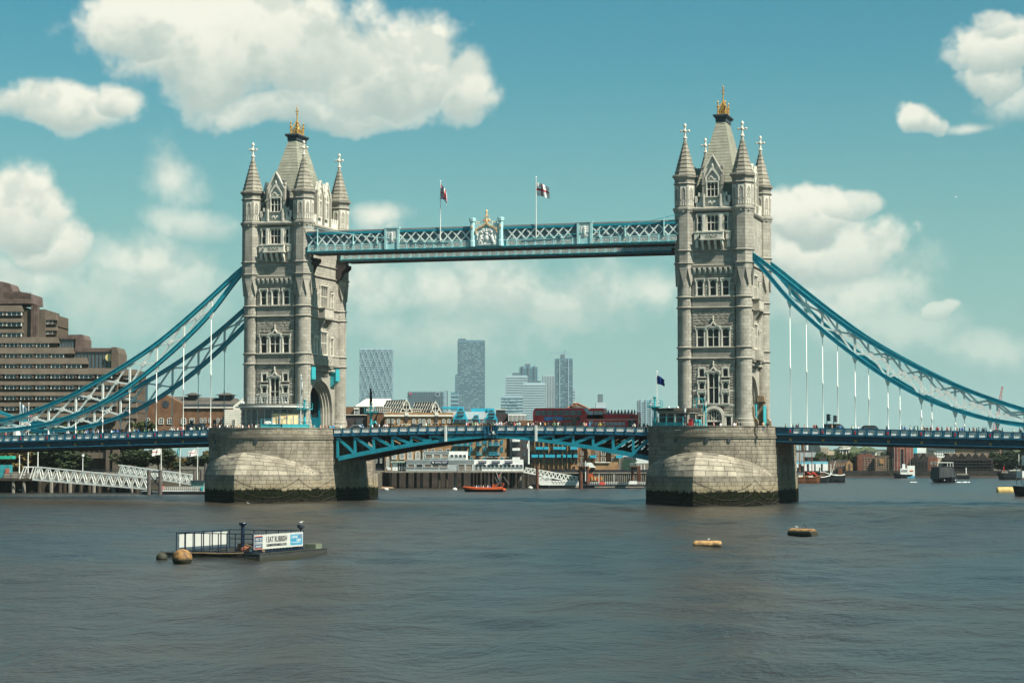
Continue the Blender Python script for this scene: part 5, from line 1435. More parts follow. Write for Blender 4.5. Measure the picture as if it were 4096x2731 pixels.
# ---------------------------------------------------------------- land
M_EARTH = mat('earth', (0.09, 0.08, 0.06), .95, .3, .05)
def land():
 # north and far shore: one sheet that runs on to the horizon, its edge following the quays
 edge = [(-600, 492, 4.1), (840, 492, 4.1), (1505, 505, 4.1), (1540, 577, 3.6), (2180, 577, 3.6), (2200, 595, 3.6), (2640, 596, 3.6), (2900, 765, 1.6), (3100, 851, 1.5), (4300, 851, 1.5), (5200, 800, 1.5)]
 b = MB(); A = [(bx(u, d), d) for u, d, _ in edge]; Bk = [(x * 10, 7000) for x, d in A]
 n = len(A); Z = [q[2] for q in edge]
 vs = [(x, y, z) for (x, y), z in zip(A, Z)] + [(x, y, z) for (x, y), z in zip(Bk, Z)] + [(x, y, -1) for x, y in A]
 fs = [(i, i + 1, n + i + 1, n + i) for i in range(n - 1)] + [(2 * n + i, 2 * n + i + 1, i + 1, i) for i in range(n - 1)]
 b.add(vs, fs)
 ob('north_bank', recalc(b.mesh('north_bank')), M_EARTH, None, CAMF, kind='structure')
land()

# ---------------------------------------------------------------- skyline
D0 = 4200.0
G_SKY = glass('hazed_tower_glass', (0.09, 0.20, 0.26), .3, .3)  # skyline colours paled and blued, distance haze put into the paint
G_SKYL = glass('hazed_tower_glass_pale', (0.28, 0.40, 0.44), .35, .25)
M_SKYW = mat('hazed_tower_white', (.36, .44, .46), .6, .06, .02)
M_SKYG = mat('hazed_tower_grey', (.22, .32, .36), .6, .08, .02)
M_SKYG2 = mat('hazed_tower_brace', (.34, .43, .46), .6, .06, .02)
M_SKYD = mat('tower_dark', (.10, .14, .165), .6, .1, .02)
def skytower(label, u0, u1, v0, gm, slab=None, nfl=0, sfrac=.4, fins=0, fm=None, th=32, d=D0, cells_=0, top=None, group='distant towers'):
 T = bthing('distant_tower', label, 'tower block', (u0 + u1) / 2, 1800, d, group)
 z0, z1, x0, x1 = 4.3, bz(v0, d), bx(u0, d), bx(u1, d)
 fbox('core', gm, T, CAMF, x0, x1, d, d + th, z0, z1)
 if nfl:
  b = MB(); h = (z1 - z0) / nfl
  for k in range(nfl): b.box(x0 - .8, x1 + .8, d - 1.2, d + th + 1, z0 + k * h, z0 + k * h + h * sfrac)
  ob('floor_slabs', b, slab, T, CAMF, kind='stuff')
 for k in range(fins):
  x = x0 + (x1 - x0) * (k + .5) / fins; fbox('fin', fm or M_SKYW, T, CAMF, x - .9, x + .9, d - 2, d, z0, z1 + 2)
 if cells_:
  r = random.Random(int(u0)); b = MB(); h = (z1 - z0) / (nfl or 40)
  for k in range(cells_):
   x = r.uniform(x0 + 1, x1 - 5); z = z0 + h * r.randrange(2, (nfl or 40) - 1) + h * .5; b.box(x, x + r.choice((2, 3, 5)), d - .6, d - .1, z, z + h * .42)
  ob('window_lights', b, G_SKYL if gm is G_SKY else G_SKY, T, CAMF, kind='stuff')
 if top: fbox('plant_room', M_SKYD, T, CAMF, x0 + (x1 - x0) * top[0], x0 + (x1 - x0) * top[1], d + 2, d + th - 2, z1, z1 + top[2])
 return T
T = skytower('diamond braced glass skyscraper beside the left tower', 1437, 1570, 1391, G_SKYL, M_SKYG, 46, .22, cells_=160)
for k in range(-9, 8):                                 # diagrid
 for s in (1, -1):
  z0, z1 = 4.3, bz(1391, D0); xa, xb = bx(1437, D0), bx(1570, D0); w = xb - xa; run = w * 1.18; st = w / 6
  x0 = (xa + k * st) if s > 0 else (xb - k * st)
  p = []
  t0, t1 = 0.0, 1.0
  for lim in (xa, xb):
   t = (lim - x0) / (s * run)
   if (s > 0) == (lim == xa): t0 = max(t0, t)
   else: t1 = min(t1, t)
  if t1 - t0 < .05: continue
  ob('brace', MB().bar((x0 + s * run * t0, D0 - 1.8, z0 + (z1 - z0) * t0), (x0 + s * run * t1, D0 - 1.8, z0 + (z1 - z0) * t1), 0.5, 0.8), M_SKYG2, T, CAMF)
T2 = skytower('low dark glass office with a red square sign on its corner', 1630, 1775, 1568, G_SKY, M_SKYD, 12, .12, fins=16, fm=M_SKYD, th=70)
bbox('wing', M_SKYG, T2, 1775, 1787, 1560, 1800, D0, 60); bbox('red_sign', mat('red_sign', (.5, .03, .06), .5), T2, 1637, 1646, 1571, 1578, D0 - 4, 2)
ob('ring_logo', MB().tube([(bx(1750, D0) + 4.2 * cos(k * pi / 6), D0 - 3, bz(1577, D0) + 4.2 * sin(k * pi / 6)) for k in range(12)], .7, 4, closed=True), M_SKYW, T2, CAMF)
skytower('narrow block tucked against the left edge of the tallest skyscraper', 1820, 1833, 1497, G_SKY, M_SKYG, 30, .3)
skytower('short grey block left of the tallest skyscraper', 1803, 1832, 1568, G_SKY, M_SKYG, 16, .3, d=D0 - 60)
skytower('tallest flat topped glass skyscraper in the middle of the skyline', 1830, 1939, 1360, G_SKY, M_SKYG, 58, .26, cells_=420, top=(.02, .3, 3))
skytower('dark glass tower behind the white banded towers', 2078, 2150, 1466, G_SKY, M_SKYG, 40, .18, fins=3, fm=M_SKYD, d=D0 + 300, top=(.3, .6, 6))
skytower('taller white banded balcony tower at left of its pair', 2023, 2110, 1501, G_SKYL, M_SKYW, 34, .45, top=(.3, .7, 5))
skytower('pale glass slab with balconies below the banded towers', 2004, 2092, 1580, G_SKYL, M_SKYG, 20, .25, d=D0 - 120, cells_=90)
skytower('shorter white banded balcony tower at right of its pair', 2093, 2182, 1531, G_SKYL, M_SKYW, 30, .45, d=D0 - 200, top=(.2, .8, 4))
skytower('white tower with bold vertical fins', 2170, 2222, 1504, G_SKY, None, 0, 0, fins=8, d=D0 + 100)
T3 = skytower('tall slim glass tower with a tower crane on its roof', 2221, 2291, 1434, G_SKY, M_SKYG, 48, .2, fins=2, fm=M_SKYG, cells_=120, top=(.3, .55, 8))
skytower('thin slanted sliver of a tower right of the crane', 2292, 2301, 1552, G_SKYL, M_SKYW, 22, .3)
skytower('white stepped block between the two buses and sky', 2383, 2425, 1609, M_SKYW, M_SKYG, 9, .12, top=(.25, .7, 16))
skytower('pale residential tower behind the right control cabin mast', 2554, 2615, 1601, G_SKYL, M_SKYW, 26, .3, fins=3, fm=M_SKYG, d=D0 - 900, cells_=50)
T = bthing('tower_crane', 'distant tower crane standing on the slim glass tower', 'crane', 2260, 1434, D0 - 20)
zc = bz(1412, D0); b = MB(); xm = bx(2260, D0)
ob('mast', MB().box(xm - 1.3, xm + 1.3, D0 + 8, D0 + 11, bz(1440, D0), zc + 6), M_SKYG, T, CAMF)
b = MB()
xa, xb = bx(2197, D0), bx(2291, D0)
b.box(xa, xb, D0 + 8.5, D0 + 10.5, zc - 1.6, zc - .8); b.bar((xa, D0 + 9.5, zc + .2), (xm, D0 + 9.5, zc + 3), .6, .6); b.bar((xm, D0 + 9.5, zc + 5), (xb, D0 + 9.5, zc), .5, .5)
for k in range(14): b.bar((xa + (xm - xa) * k / 14, D0 + 9.5, zc - 1), (xa + (xm - xa) * (k + .5) / 14, D0 + 9.5, zc + .3 + 2.5 * k / 14), .5, .5)
ob('jib', b, M_SKYG, T, CAMF)

# ---------------------------------------------------------------- north wharf behind the bascules
M_BRICK = mat('yellow_stock_brick', (0.27, 0.165, 0.085), .9, .22, .6, bump=.2, streak=.25)
M_BRICKB = mat('brown_brick', (0.15, 0.085, 0.05), .9, .22, .6, bump=.2, streak=.25)
M_BRICKR = mat('red_brick', (0.14, 0.062, 0.042), .9, .22, .6, bump=.2, streak=.2)
M_STUCCO = mat('white_stucco', (.62, .60, .52), .8, .08, 1, streak=.2)
M_RIB = mat('ribbed_cladding', (.32, .36, .36), .5, .1, .8, streak=.25)
M_CLADW = mat('white_cladding', (.66, .68, .65), .5, .08, .8, streak=.25)
M_BALC = mat('cyan_balcony_paint', (0.02, 0.30, 0.42), .45, .12, 1)
M_SKYLT = glass('skylight_glass', (0.05, 0.04, 0.035), .15, .5)
M_GLAZE = glass('office_glass', (0.04, 0.05, 0.055), .1, .6)
M_GLAZB = glass('blinds_glass', (0.16, 0.13, 0.10), .2, .5)
M_DKB = mat('dark_cladding', (.05, .042, .042), .7, .2, 1)
M_TIMBER = mat('wet_timber', (.045, .038, .03), .9, .35, 1.5)
M_CONC = mat('old_concrete', (.20, .185, .155), .9, .2, .8, streak=.5)
k1 = lambda x, y: (1340 + x / 3.2667, 1340 + y / 3.2667)
k2 = lambda x, y: (1960 + x / 3.2667, 1340 + y / 3.2667)
e1 = lambda x, y: (1440 + x / 3.92, 1700 + y / 3.92)
e2 = lambda x, y: (2000 + x / 3.675, 1700 + y / 3.675)
def rect(z, x0, x1, y0, y1): a = z(x0, y0); c = z(x1, y1); return (a[0], c[0], a[1], c[1])

d = 612.0
T = bthing('brick_warehouse', 'brick warehouse with arched white windows and two glazed skylight roofs', 'warehouse', 1660, 1885, d)
bbox('wall', M_BRICK, T, *rect(k1, 650, 1535, 1012, 1780), d, 26)
bbox('cornice', M_STUCCO, T, *rect(k1, 640, 1535, 1040, 1062), d - .5, 1.2); bbox('parapet', M_BRICK, T, *rect(k1, 650, 1540, 1012, 1040), d - .25, 1)
for a in (675, 735, 810, 1010, 1087, 1140, 1210, 1305, 1400, 1468): bwin(T, *rect(k1, a, a + 40, 1092, 1150), d, M_CREAM, M_GLAZE, True, 3, 4)
for a in (240, 315): bwin(T, *rect(e1, a, a + 30, 505, 592), d, M_CREAM, M_GLAZE, False, 2, 2)
for a in (500, 622, 745, 868, 985): bwin(T, *rect(e1, a, a + 76, 408, 535), d, M_CREAM, M_GLAZE, True, 4, 6)
for a in (1003, 1115, 1233, 1350): bwin(T, *rect(e1, a, a + 58, 368, 440), d, M_CREAM, M_GLAZE, True, 2, 2)
bwin(T, *rect(e1, 415, 460, 500, 680), d, M_CREAM, M_GLAZE, True, 3, 8); bwin(T, *rect(e1, 255, 345, 668, 722), d, M_DARK, M_GLAZE, True, 3, 2)
for a in (385, 480, 970): bbox('downpipe', M_DARK, T, *rect(e1, a, a + 7, 330, 700), d - .3, .25)
for a in (730, 1132, 1520): bbox('downpipe', M_DARK, T, *rect(k1, a, a + 8, 1060, 1200), d - .3, .25)
for a in (918, 1310):
 bbox('hoist_bay', M_DKB, T, *rect(k1, a, a + 34, 1030, 1130), d - .4, .8); bbox('loading_door', M_STUCCO, T, *rect(k1, a - 8, a + 42, 1010, 1052), d - .6, .3)
for (x, w) in ((815, 172), (1012, 78), (1140, 60), (1250, 50)): bbox('balcony_rail', M_CREAM, T, *rect(k1, x, x + w, 1158, 1163), d - 1.5, .1); bbox('balcony_rail', M_CREAM, T, *rect(k1, x, x + w, 1172, 1176), d - 1.5, .1)
for (q, gab) in ((((610, 935), (655, 850), (930, 848), (845, 1010), (705, 1005)), ((845, 1012), (930, 848), (1010, 1016))), (((1005, 955), (1040, 873), (1310, 870), (1240, 1030), (1100, 1026)), ((1240, 1032), (1310, 870), (1400, 1034)))):
 # glazed gable roof: front gable towards the river, ridge running back to the left
 (gx0, gz0), (gxa, gza), (gx1, gz1) = [(bx(k1(*p)[0], d), bz(k1(*p)[1], d)) for p in gab]
 L = bx(k1(930, 0)[0], d) - bx(k1(655, 0)[0], d)
 R = ob('skylight', MB().slab([(gx0, gz0), (gx1, gz1), (gxa, gza)], d + 1, d + 1.3), M_SKYLT, T, CAMF)
 def P(s, t, lift=0.0):                            # s along the ridge (leftwards and back), t 0 ridge .. 1 eaves
  return Vector((gxa + (gx0 - gxa) * t - L * s, d + 1 + 6 * s, gza + (gz0 - gza) * t + lift))
 for i in range(8):
  for j in range(3):
   t0, t1 = j / 3, (j + 1) / 3
   if j == 2 and i > 3: continue
   b = MB(); a = [P(i / 8, t1), P((i + 1) / 8, t1), P((i + 1) / 8, t0), P(i / 8, t0)]; b.hexa([p + Vector((0, .1, -.1)) for p in a] + a)
   ob('pane', recalc(b.mesh('pane')), M_SKYLT, R, CAMF)
 b = MB()
 for i in range(9): b.bar(P(i / 8, 0, .06), P(i / 8, 1 if i < 5 else .667, .06), .22, .22)
 for j in range(4): b.bar(P(0, j / 3, .06), P(1 if j < 3 else .5, j / 3, .06), .22, .22)
 b.bar((gx0, d + .9, gz0), (gxa, d + .9, gza), .3, .3); b.bar((gx1, d + .9, gz1), (gxa, d + .9, gza), .3, .3); b.bar((gx0, d + .9, gz0 + .1), (gx1, d + .9, gz1 + .1), .3, .25)
 for t in (.3, .6): b.bar((gx0 + (gxa - gx0) * t, d + .9, gz0 + (gza - gz0) * t), (gx1 + (gxa - gx1) * t, d + .9, gz1 + (gza - gz1) * t), .12, .12)
 b.bar((gxa, d + .9, gz0), (gxa, d + .9, gza), .15, .15)
 zc_ = gz0 + (gza - gz0) * .52; b.tube([(gxa + .95 * cos(k * pi / 6), d + .75, zc_ + 1.4 * sin(k * pi / 6)) for k in range(12)], .14, 4, closed=True)
 ob('glazing_bars', b, M_STUCCO, R, CAMF)
for (x0, x1, y0, y1) in ((415, 720, 945, 1006), (990, 1120, 965, 1026)):
 bbox('clerestory', M_SKYLT, T, *rect(k1, x0, x1, y0, y1), d + 4, 2)
 n = int((x1 - x0) / 26)
 for i in range(n + 1): bbox('clerestory_bar', M_STUCCO, T, *rect(k1, x0 + i * (x1 - x0) / n - 3, x0 + i * (x1 - x0) / n + 3, y0, y1), d + 3.8, .2)
 for j in range(3): bbox('clerestory_bar', M_STUCCO, T, *rect(k1, x0, x1, y0 + j * (y1 - y0) / 2 - 3, y0 + j * (y1 - y0) / 2 + 3), d + 3.75, .2)

T = bthing('dock_building', 'low dark flat roofed dock building with a pale slatted hipped roof', 'building', 1460, 1885, d + 10)
dd = d + 10
bbox('wall', M_DKB, T, *rect(k1, 140, 655, 1040, 1780), dd, 14); bbox('brick_wall', M_BRICKB, T, *rect(k1, 420, 652, 1030, 1200), dd - 1, 1); bbox('roof_edge', M_STUCCO, T, *rect(k1, 140, 450, 1036, 1044), dd - .4, .6)
bbox('garage_door', M_DARK, T, *rect(k1, 270, 360, 1100, 1190), dd - .3, .4); bbox('upper_wall', M_BRICKB, T, *rect(k1, 140, 245, 936, 1040), dd + 8, 10); bbox('penthouse', M_DKB, T, *rect(k1, 250, 610, 930, 1040), dd + 3, 9); bbox('bay', M_STUCCO, T, *rect(k1, 245, 316, 945, 968), dd + 2, 2)
bwin(T, *rect(k1, 250, 316, 968, 1040), dd + 2.4, M_CREAM, M_GLAZE, False, 3, 2)
zr0, zr1 = bz(k1(0, 932)[1], dd), bz(k1(0, 828)[1], dd); xa, xb, xc, xd = [bx(k1(q, 0)[0], dd) for q in (250, 620, 395, 745)]
R = ob('hipped_roof', MB().hexa([(xa, dd + 2, zr0), (xd, dd + 2, zr0), (xd, dd + 14, zr0), (xa, dd + 14, zr0), (xc, dd + 7, zr1), (xd - 1, dd + 7, zr1), (xd - 1, dd + 9, zr1), (xc, dd + 9, zr1)]), M_DKB, T, CAMF)
for k in range(26):
 f = k / 25; b = MB(); x1 = xc + (xd - 1 - xc) * f; x0 = xa + (xd - xa) * f * .98 + .2; b.bar((x0, dd + 1.9, zr0), (x1, dd + 6.9, zr1), .45, .3); ob('slat', b, M_STUCCO, R, CAMF)

T = bthing('apartment_block', 'yellow brick flats with cyan balconies and three cyan gabled dormers', 'apartment block', 1910, 1885, d)
bbox('wall', M_BRICK, T, 1805, 2026, 1690, 1900, d, 24)
bbox('side_wall', M_BRICKB, T, 2022, 2039, 1700, 1900, d + 2, 20)
for y0, y1 in ((225, 292), (335, 415), (498, 560)):
 for a in (1450, 1733, 1932, 2208): bwin(T, *rect(e1, a, a + 36, y0, y1), d, M_STUCCO if y0 > 600 else M_BALC, M_GLAZE, True, 2, 3, .14)
for a in (1540, 1638, 1833, 2022, 2118):
 for y0, y1 in ((230, 320), (345, 410), (420, 480), (495, 540)): bwin(T, *rect(e1, a, a + 40, y0, y1), d, M_DARK, M_GLAZE, False, 2, 1, .08)
for a in (1470, 1560, 1640, 1835, 2025, 2115):
 for y0 in (272, 420):
  B = bbox('balcony', M_BALC, T, *rect(e1, a - 6, a + 84, y0 + 42, y0 + 50), d - 1.4, 1.4)
  for k in range(9): bbox('baluster', M_BALC, B, *rect(e1, a - 4 + k * 10, a - 1 + k * 10, y0, y0 + 42), d - 1.4, .12)
  bbox('handrail', M_BALC, B, *rect(e1, a - 6, a + 84, y0 - 3, y0 + 1), d - 1.42, .16)
for a in (1725, 1985): bbox('downpipe', M_BALC, T, *rect(e1, a, a + 5, 180, 540), d - .3, .25)
bbox('roof', mat('pale_roof', (.45, .48, .47), .6, .1, 1), T, *rect(k1, 1460, 1960, 1000, 1100), d + 4, 20)
for (x0, x1, yt, yb) in ((1545, 1727, 985, 1146), (1790, 1895, 1040, 1146), (1953, 2124, 1005, 1150)):
 c0, c1 = x0 + (x1 - x0) * .30, x1 - (x1 - x0) * .22
 G = bslab('gabled_dormer', M_BALC, T, [k1(x0, yb), k1(x0, yt + 100), k1(c0, yt), k1(c1, yt), k1(x1, yt + 100), k1(x1, yb)][::-1], d - .3, 5)
 n = 5 if x1 - x0 > 130 else 3
 for k in range(n):
  a = x0 + 12 + (x1 - x0 - 24) * k / n; bbox('pane', M_GLAZE, G, *rect(k1, a + 2, a + (x1 - x0 - 24) / n - 2, yb - 48, yb - 6), d - .4, .15)
 bbox('pane', M_GLAZE, G, *rect(k1, c0 + 4, c1 - 4, yt + 12, yt + 70), d - .45, .15); bbox('rail', M_BALC, G, *rect(k1, c0, c1, yt + 48, yt + 56), d - .8, .2)
for (x0, x1, y0, y1) in ((1395, 1600, 936, 962), (1780, 1990, 956, 1010)): bbox('roof_plant', M_BALC, T, *rect(k1, x0, x1, y0, y1), d + 8, 6)
for (x0, x1, y0, y1) in ((1595, 1676, 936, 986), (1990, 2080, 956, 1005)):
 G = bbox('lift_house', M_BALC, T, *rect(k1, x0, x1, y0, y1), d + 5, 5)
 ob('lunette', MB().slab([(bx(k1(x0 + (x1 - x0) * (.5 + .38 * cos(pi * k / 8)), 0)[0], d), bz(k1(0, y1 - 6 - 24 * sin(pi * k / 8))[1], d)) for k in range(9)], d + 4.8, d + 5), M_GLAZE, G, CAMF)

T = bthing('modern_flats', 'dark clad flats with stacked white balconies beside a white flagpole', 'apartment block', 2080, 1885, d)
bbox('wall', M_DKB, T, *rect(e2, 135, 452, 60, 640), d, 18)
for y in (205, 335, 470):
 bbox('balcony', M_CLADW, T, *rect(e2, 182, 294, y, y + 38), d - 1.5, 1.5); bbox('window', M_GLAZE, T, *rect(e2, 188, 285, y + 42, y + 92), d - .1, .2)
for x in (335, 395):
 for y in (120, 250, 385, 500): bbox('window', M_GLAZE, T, *rect(e2, x, x + 45, y, y + 75), d - .1, .2)
for x in (150, 162, 174): bbox('mullion', M_RIB, T, *rect(e2, x, x + 4, 60, 640), d - .2, .2)

T = bthing('apartment_block', 'long yellow brick flats with two rows of cyan balconies above the pontoon', 'apartment block', 2215, 1885, d)
bbox('wall', M_BRICK, T, *rect(e2, 450, 1150, 60, 690), d, 22)
for x in (455, 530, 590, 665, 735, 795, 870, 935, 1000, 1060, 1110):
 w = 30
 for y0, y1 in ((170, 300), (370, 440), (480, 560)): bwin(T, *rect(e2, x, x + w, y0, y1), d, M_DARK, M_GLAZE, False, 1, 2, .12)
for x in (505, 570, 625, 710, 785, 850, 910, 985, 1040): bbox('pilaster', M_BRICK, T, *rect(e2, x, x + 12, 60, 640), d - .7, .7)
for x, w in ((525, 112), (646, 66), (785, 112), (902, 62), (1035, 104)): bbox('balcony', M_BALC, T, *rect(e2, x, x + w, 318, 358), d - 1.8, 1.8)
for x, w in ((465, 92), (575, 62), (665, 52), (722, 86), (835, 60), (925, 44), (990, 62), (1080, 60)): bbox('balcony', M_BALC, T, *rect(e2, x, x + w, 432, 474), d - 1.8, 1.8)
for x in (470, 690, 800, 960, 1070):
 bwin(T, *rect(e2, x, x + 34, 600, 650), d, M_BRICKB, M_GLAZE, True, 1, 1)
T = bthing('brick_building', 'plain brown brick wharf building right of the cyan balconied flats', 'building', 2390, 1885, d + 4)
dd = d + 4
bbox('wall', M_BRICKB, T, *rect(e2, 1150, 1745, 60, 690), dd, 20); bbox('stair_tower', M_BRICK, T, *rect(e2, 1285, 1335, 60, 660), dd - 1, 1); bbox('quay_front', M_BRICK, T, *rect(e2, 1395, 1735, 540, 690), dd - 2, 2); bbox('coping', M_STUCCO, T, *rect(e2, 1395, 1620, 540, 552), dd - 2.4, .5)
bbox('pier_strip', M_BRICK, T, *rect(e2, 1630, 1740, 60, 560), dd - 1.2, 1.2)
for x, w in ((1185, 40), (1290, 14), (1405, 36), (1485, 64), (1640, 18), (1665, 22)):
 for y0, y1 in ((220, 290), (385, 445), (470, 540)): bwin(T, *rect(e2, x, x + w, y0, y1), dd - (1.2 if x > 1620 else 1.0 if x == 1290 else 0), M_STUCCO, M_GLAZE, False, 2 if w > 30 else 1, 2)
for x, w in ((1320, 92), (1705, 100)): bbox('balcony', M_BALC, T, *rect(e2, x, x + w, 440, 480), dd - 2.2, 1.8)
T = bthing('glass_house', 'green glass corner building with a pale flat roof near the right pier', 'building', 2540, 1880, d + 8)
dd = d + 8
bbox('wall', mat('green_glass', (.03, .06, .045), .2, .2, 1), T, *rect(e2, 1800, 2010, 505, 660), dd, 14); bbox('office', M_CLADW, T, *rect(e2, 1810, 2010, 440, 505), dd + 3, 12); bbox('canopy_roof', M_CLADW, T, *rect(e2, 1990, 2200, 545, 556), dd - 2, 12); bbox('window_band', M_GLAZE, T, *rect(e2, 1820, 2000, 462, 500), dd + 2.8, .3); bbox('wing', M_RIB, T, *rect(e2, 2010, 2260, 490, 545), dd + 6, 12)
for x in (2070, 2120, 2180): bbox('column', M_CLADW, T, *rect(e2, x, x + 8, 556, 660), dd - 1.8, .4)
T = bthing('corner_block', 'dark brown clad block with a roof terrace beside the first bus', 'building', 2010, 1885, d + 30)
dd = d + 30
bbox('wall', M_DKB, T, *rect(k2, 75, 236, 1022, 1300), dd, 14); bbox('terrace_glass', M_GLAZE, T, *rect(k2, 78, 205, 975, 1022), dd + 2, 10); bbox('coping', M_STUCCO, T, *rect(k2, 75, 205, 968, 976), dd + 1.6, 10)
T = bthing('finned_pavilion', 'low pavilion with white vertical fins left of the buses', 'building', 2085, 1885, d + 25)
dd = d + 25
bbox('wall', M_GLAZE, T, *rect(k2, 236, 475, 1044, 1300), dd, 12); bbox('roof', M_CLADW, T, *rect(k2, 236, 475, 1032, 1046), dd - .5, 13); bbox('low_wing', M_BRICKB, T, *rect(k2, 380, 610, 1112, 1300), dd - 1, 10)
for k in range(14): bbox('fin', M_CLADW, T, *rect(k2, 240 + k * 17, 246 + k * 17, 1044, 1125), dd - .6, .6)
T = bthing('tiled_house', 'house with a red ridged tiled roof and tall chimney behind the bus', 'house', 2310, 1885, d + 45)
dd = d + 45
xs = [bx(k2(q, 0)[0], dd) for q in (985, 1140, 1150, 1300)]; za, zb = bz(k2(0, 975)[1], dd), bz(k2(0, 890)[1], dd)
bbox('wall', M_BRICKR, T, *rect(k2, 1000, 1280, 975, 1300), dd, 16)
R = ob('roof', MB().hexa([(xs[0], dd - 1, za), (xs[3], dd - 1, za), (xs[3], dd + 17, za), (xs[0], dd + 17, za), (xs[1], dd + 7, zb), (xs[2], dd + 7, zb), (xs[2], dd + 9, zb), (xs[1], dd + 9, zb)]), mat('brown_tiles', (.085, .065, .05), .9, .2, 1), T, CAMF)
b = MB()
for p in ((xs[0], xs[1]), (xs[3], xs[2])): b.bar((p[0], dd - 1, za + .1), (p[1], dd + 7, zb + .1), .5, .4)
ob('ridge_tiles', b, mat('red_tiles', (.30, .10, .05), .9), R, CAMF)
C = bbox('chimney', M_BRICKB, T, *rect(k2, 1087, 1122, 885, 945), dd + 1, 1.6); bbox('chimney_cap', M_STUCCO, C, *rect(k2, 1085, 1124, 868, 885), dd + .9, 1.8)

# ---------------------------------------------------------------- river station on piles
d = 552.0
T = bthing('pier_building', 'two storey grey and white pier building with navy blue sign boards on piles', 'pier building', 1820, 1883, d)
bbox('deck', M_CONC, T, *rect(e1, 395, 2570, 718, 742), d - 1, 16)
bbox('lower_block', M_RIB, T, *rect(e1, 725, 1790, 540, 718), d, 12); bbox('lower_block', M_CLADW, T, *rect(e1, 1790, 2562, 540, 718), d + .2, 12)
bbox('upper_block', M_RIB, T, *rect(e1, 1005, 1400, 408, 540), d + 2, 9); bbox('upper_block', M_CLADW, T, *rect(e1, 1400, 1678, 408, 540), d + 2.2, 9); bbox('glass_lobby', M_GLAZE, T, *rect(e1, 500, 725, 588, 716), d + 1.5, 9); bbox('lobby_roof', mat('copper_green', (.22, .33, .28), .7), T, *rect(e1, 480, 728, 566, 588), d + .8, 10)
for x in (510, 560, 615, 655, 700): bbox('lobby_post', M_CLADW, T, *rect(e1, x, x + 6, 588, 716), d + 1.3, .2)
bbox('lobby_panel', M_CLADW, T, *rect(e1, 515, 590, 592, 712), d + 1.35, .1); bbox('air_unit', M_CLADW, T, *rect(e1, 432, 480, 662, 702), d - .2, 1.2)
for x in (748, 877, 1008, 1130, 1268): bwin(T, *rect(e1, x, x + 112, 612, 666), d, M_CLADW, M_GLAZB if x != 877 else M_GLAZE, False, 1, 1, .05)
for x in (1535, 1655): bwin(T, *rect(e1, x, x + 112, 612, 712), d, M_CLADW, M_GLAZB, False, 1, 1, .05)
for x in (1025, 1152, 1280): bwin(T, *rect(e1, x, x + 112, 456, 516), d + 2, M_CLADW, M_GLAZB, False, 1, 1, .05)
for x in (1415, 1482, 1550, 1615): bwin(T, *rect(e1, x, x + 52, 460, 510), d + 2.2, M_CLADW, M_GLAZE, False, 1, 1, .08)
for k in range(12):
 x = 1800 + k * 64; bwin(T, *rect(e1, x, x + 50, 614, 664 if k > 1 else 712), d + .2, M_CLADW, M_GLAZE, False, 1, 1, .08)
for k in range(9): bbox('cladding_rib', M_RIB, T, *rect(e1, 728, 1788, 546 + k * 7, 549 + k * 7), d - .08, .1)
for k in range(5): bbox('cladding_rib', M_RIB, T, *rect(e1, 1008, 1398, 414 + k * 8, 417 + k * 8), d + 1.92, .1)
for k in range(34): bbox('rail_post', M_RIB, T, *rect(e1, 400 + k * 64, 403 + k * 64, 660, 718), d - .9, .08)
bbox('handrail', M_RIB, T, *rect(e1, 395, 2570, 660, 664), d - .92, .1); bbox('handrail', M_RIB, T, *rect(e1, 395, 2570, 688, 691), d - .92, .1)
for x in (1860, 1970, 2110, 2230): bbox('roof_rail', M_CLADW, T, *rect(e1, x, x + 110, 500, 503), d + 3, .1)
NAVY = mat('navy_sign', (.008, .014, .05), .5, .05, 1)
for (x0, x1, y0, y1, t, sz) in ((1128, 1385, 562, 608, 'ROYAL NAVY', .0), (1853, 1981, 560, 604, 'ROYAL NAVY', 0), (2062, 2192, 560, 606, 'HMS PRESIDENT', 0), (2265, 2392, 560, 604, 'ROYAL NAVY', 0)):
 S = bbox('sign_board', NAVY, T, *rect(e1, x0, x1, y0, y1), d - .35, .2)
 w = bx(e1(x1, 0)[0], d) - bx(e1(x0, 0)[0], d); me = text_mesh(t, 1.0, M_CREAM, .01, .01); tw = max(v.co.x for v in me.vertices) - min(v.co.x for v in me.vertices); s = w * .72 / tw
 ob('lettering', me, None, S, CAMF @ TRS((bx(e1((x0 + x1) / 2, 0)[0], d) + w * .07, d - .37, bz(e1(0, (y0 + y1) / 2)[1], d))) @ STAND @ Matrix.Diagonal((s, s * 1.15, 1, 1)))
 ob('crown_badge', MB().ball((bx(e1(x0, 0)[0], d) + w * .07, d - .38, bz(e1(0, (y0 + y1) / 2)[1], d)), (w * .045, .04, w * .06), 8, 5), M_CREAM, S, CAMF)
for k in range(18):
 x = 460 + k * 128 + random.uniform(-20, 20)
 ob('pile', MB().lathe([(.38, -3), (.36, bz(e1(0, 740)[1], d))], 8, (bx(e1(x, 0)[0], d), d + random.uniform(-.3, 5))), M_TIMBER if k % 4 else M_CONC, T, CAMF)
for k in range(14):
 x = 1800 + k * 62; ob('pile', MB().lathe([(.3, -3), (.3, bz(e1(0, 740)[1], d))], 8, (bx(e1(x, 0)[0], d), d + 8 + (k % 3) * 2)), M_TIMBER, T, CAMF)
for (a, c) in ((2110, 2170), (2230, 2165), (2250, 2340)): ob('pile_brace', MB().bar((bx(e1(a, 0)[0], d), d - .4, bz(e1(0, 800)[1], d)), (bx(e1(c, 0)[0], d), d - .4, bz(e1(0, 930)[1], d)), .14, .14), M_CONC, T, CAMF)
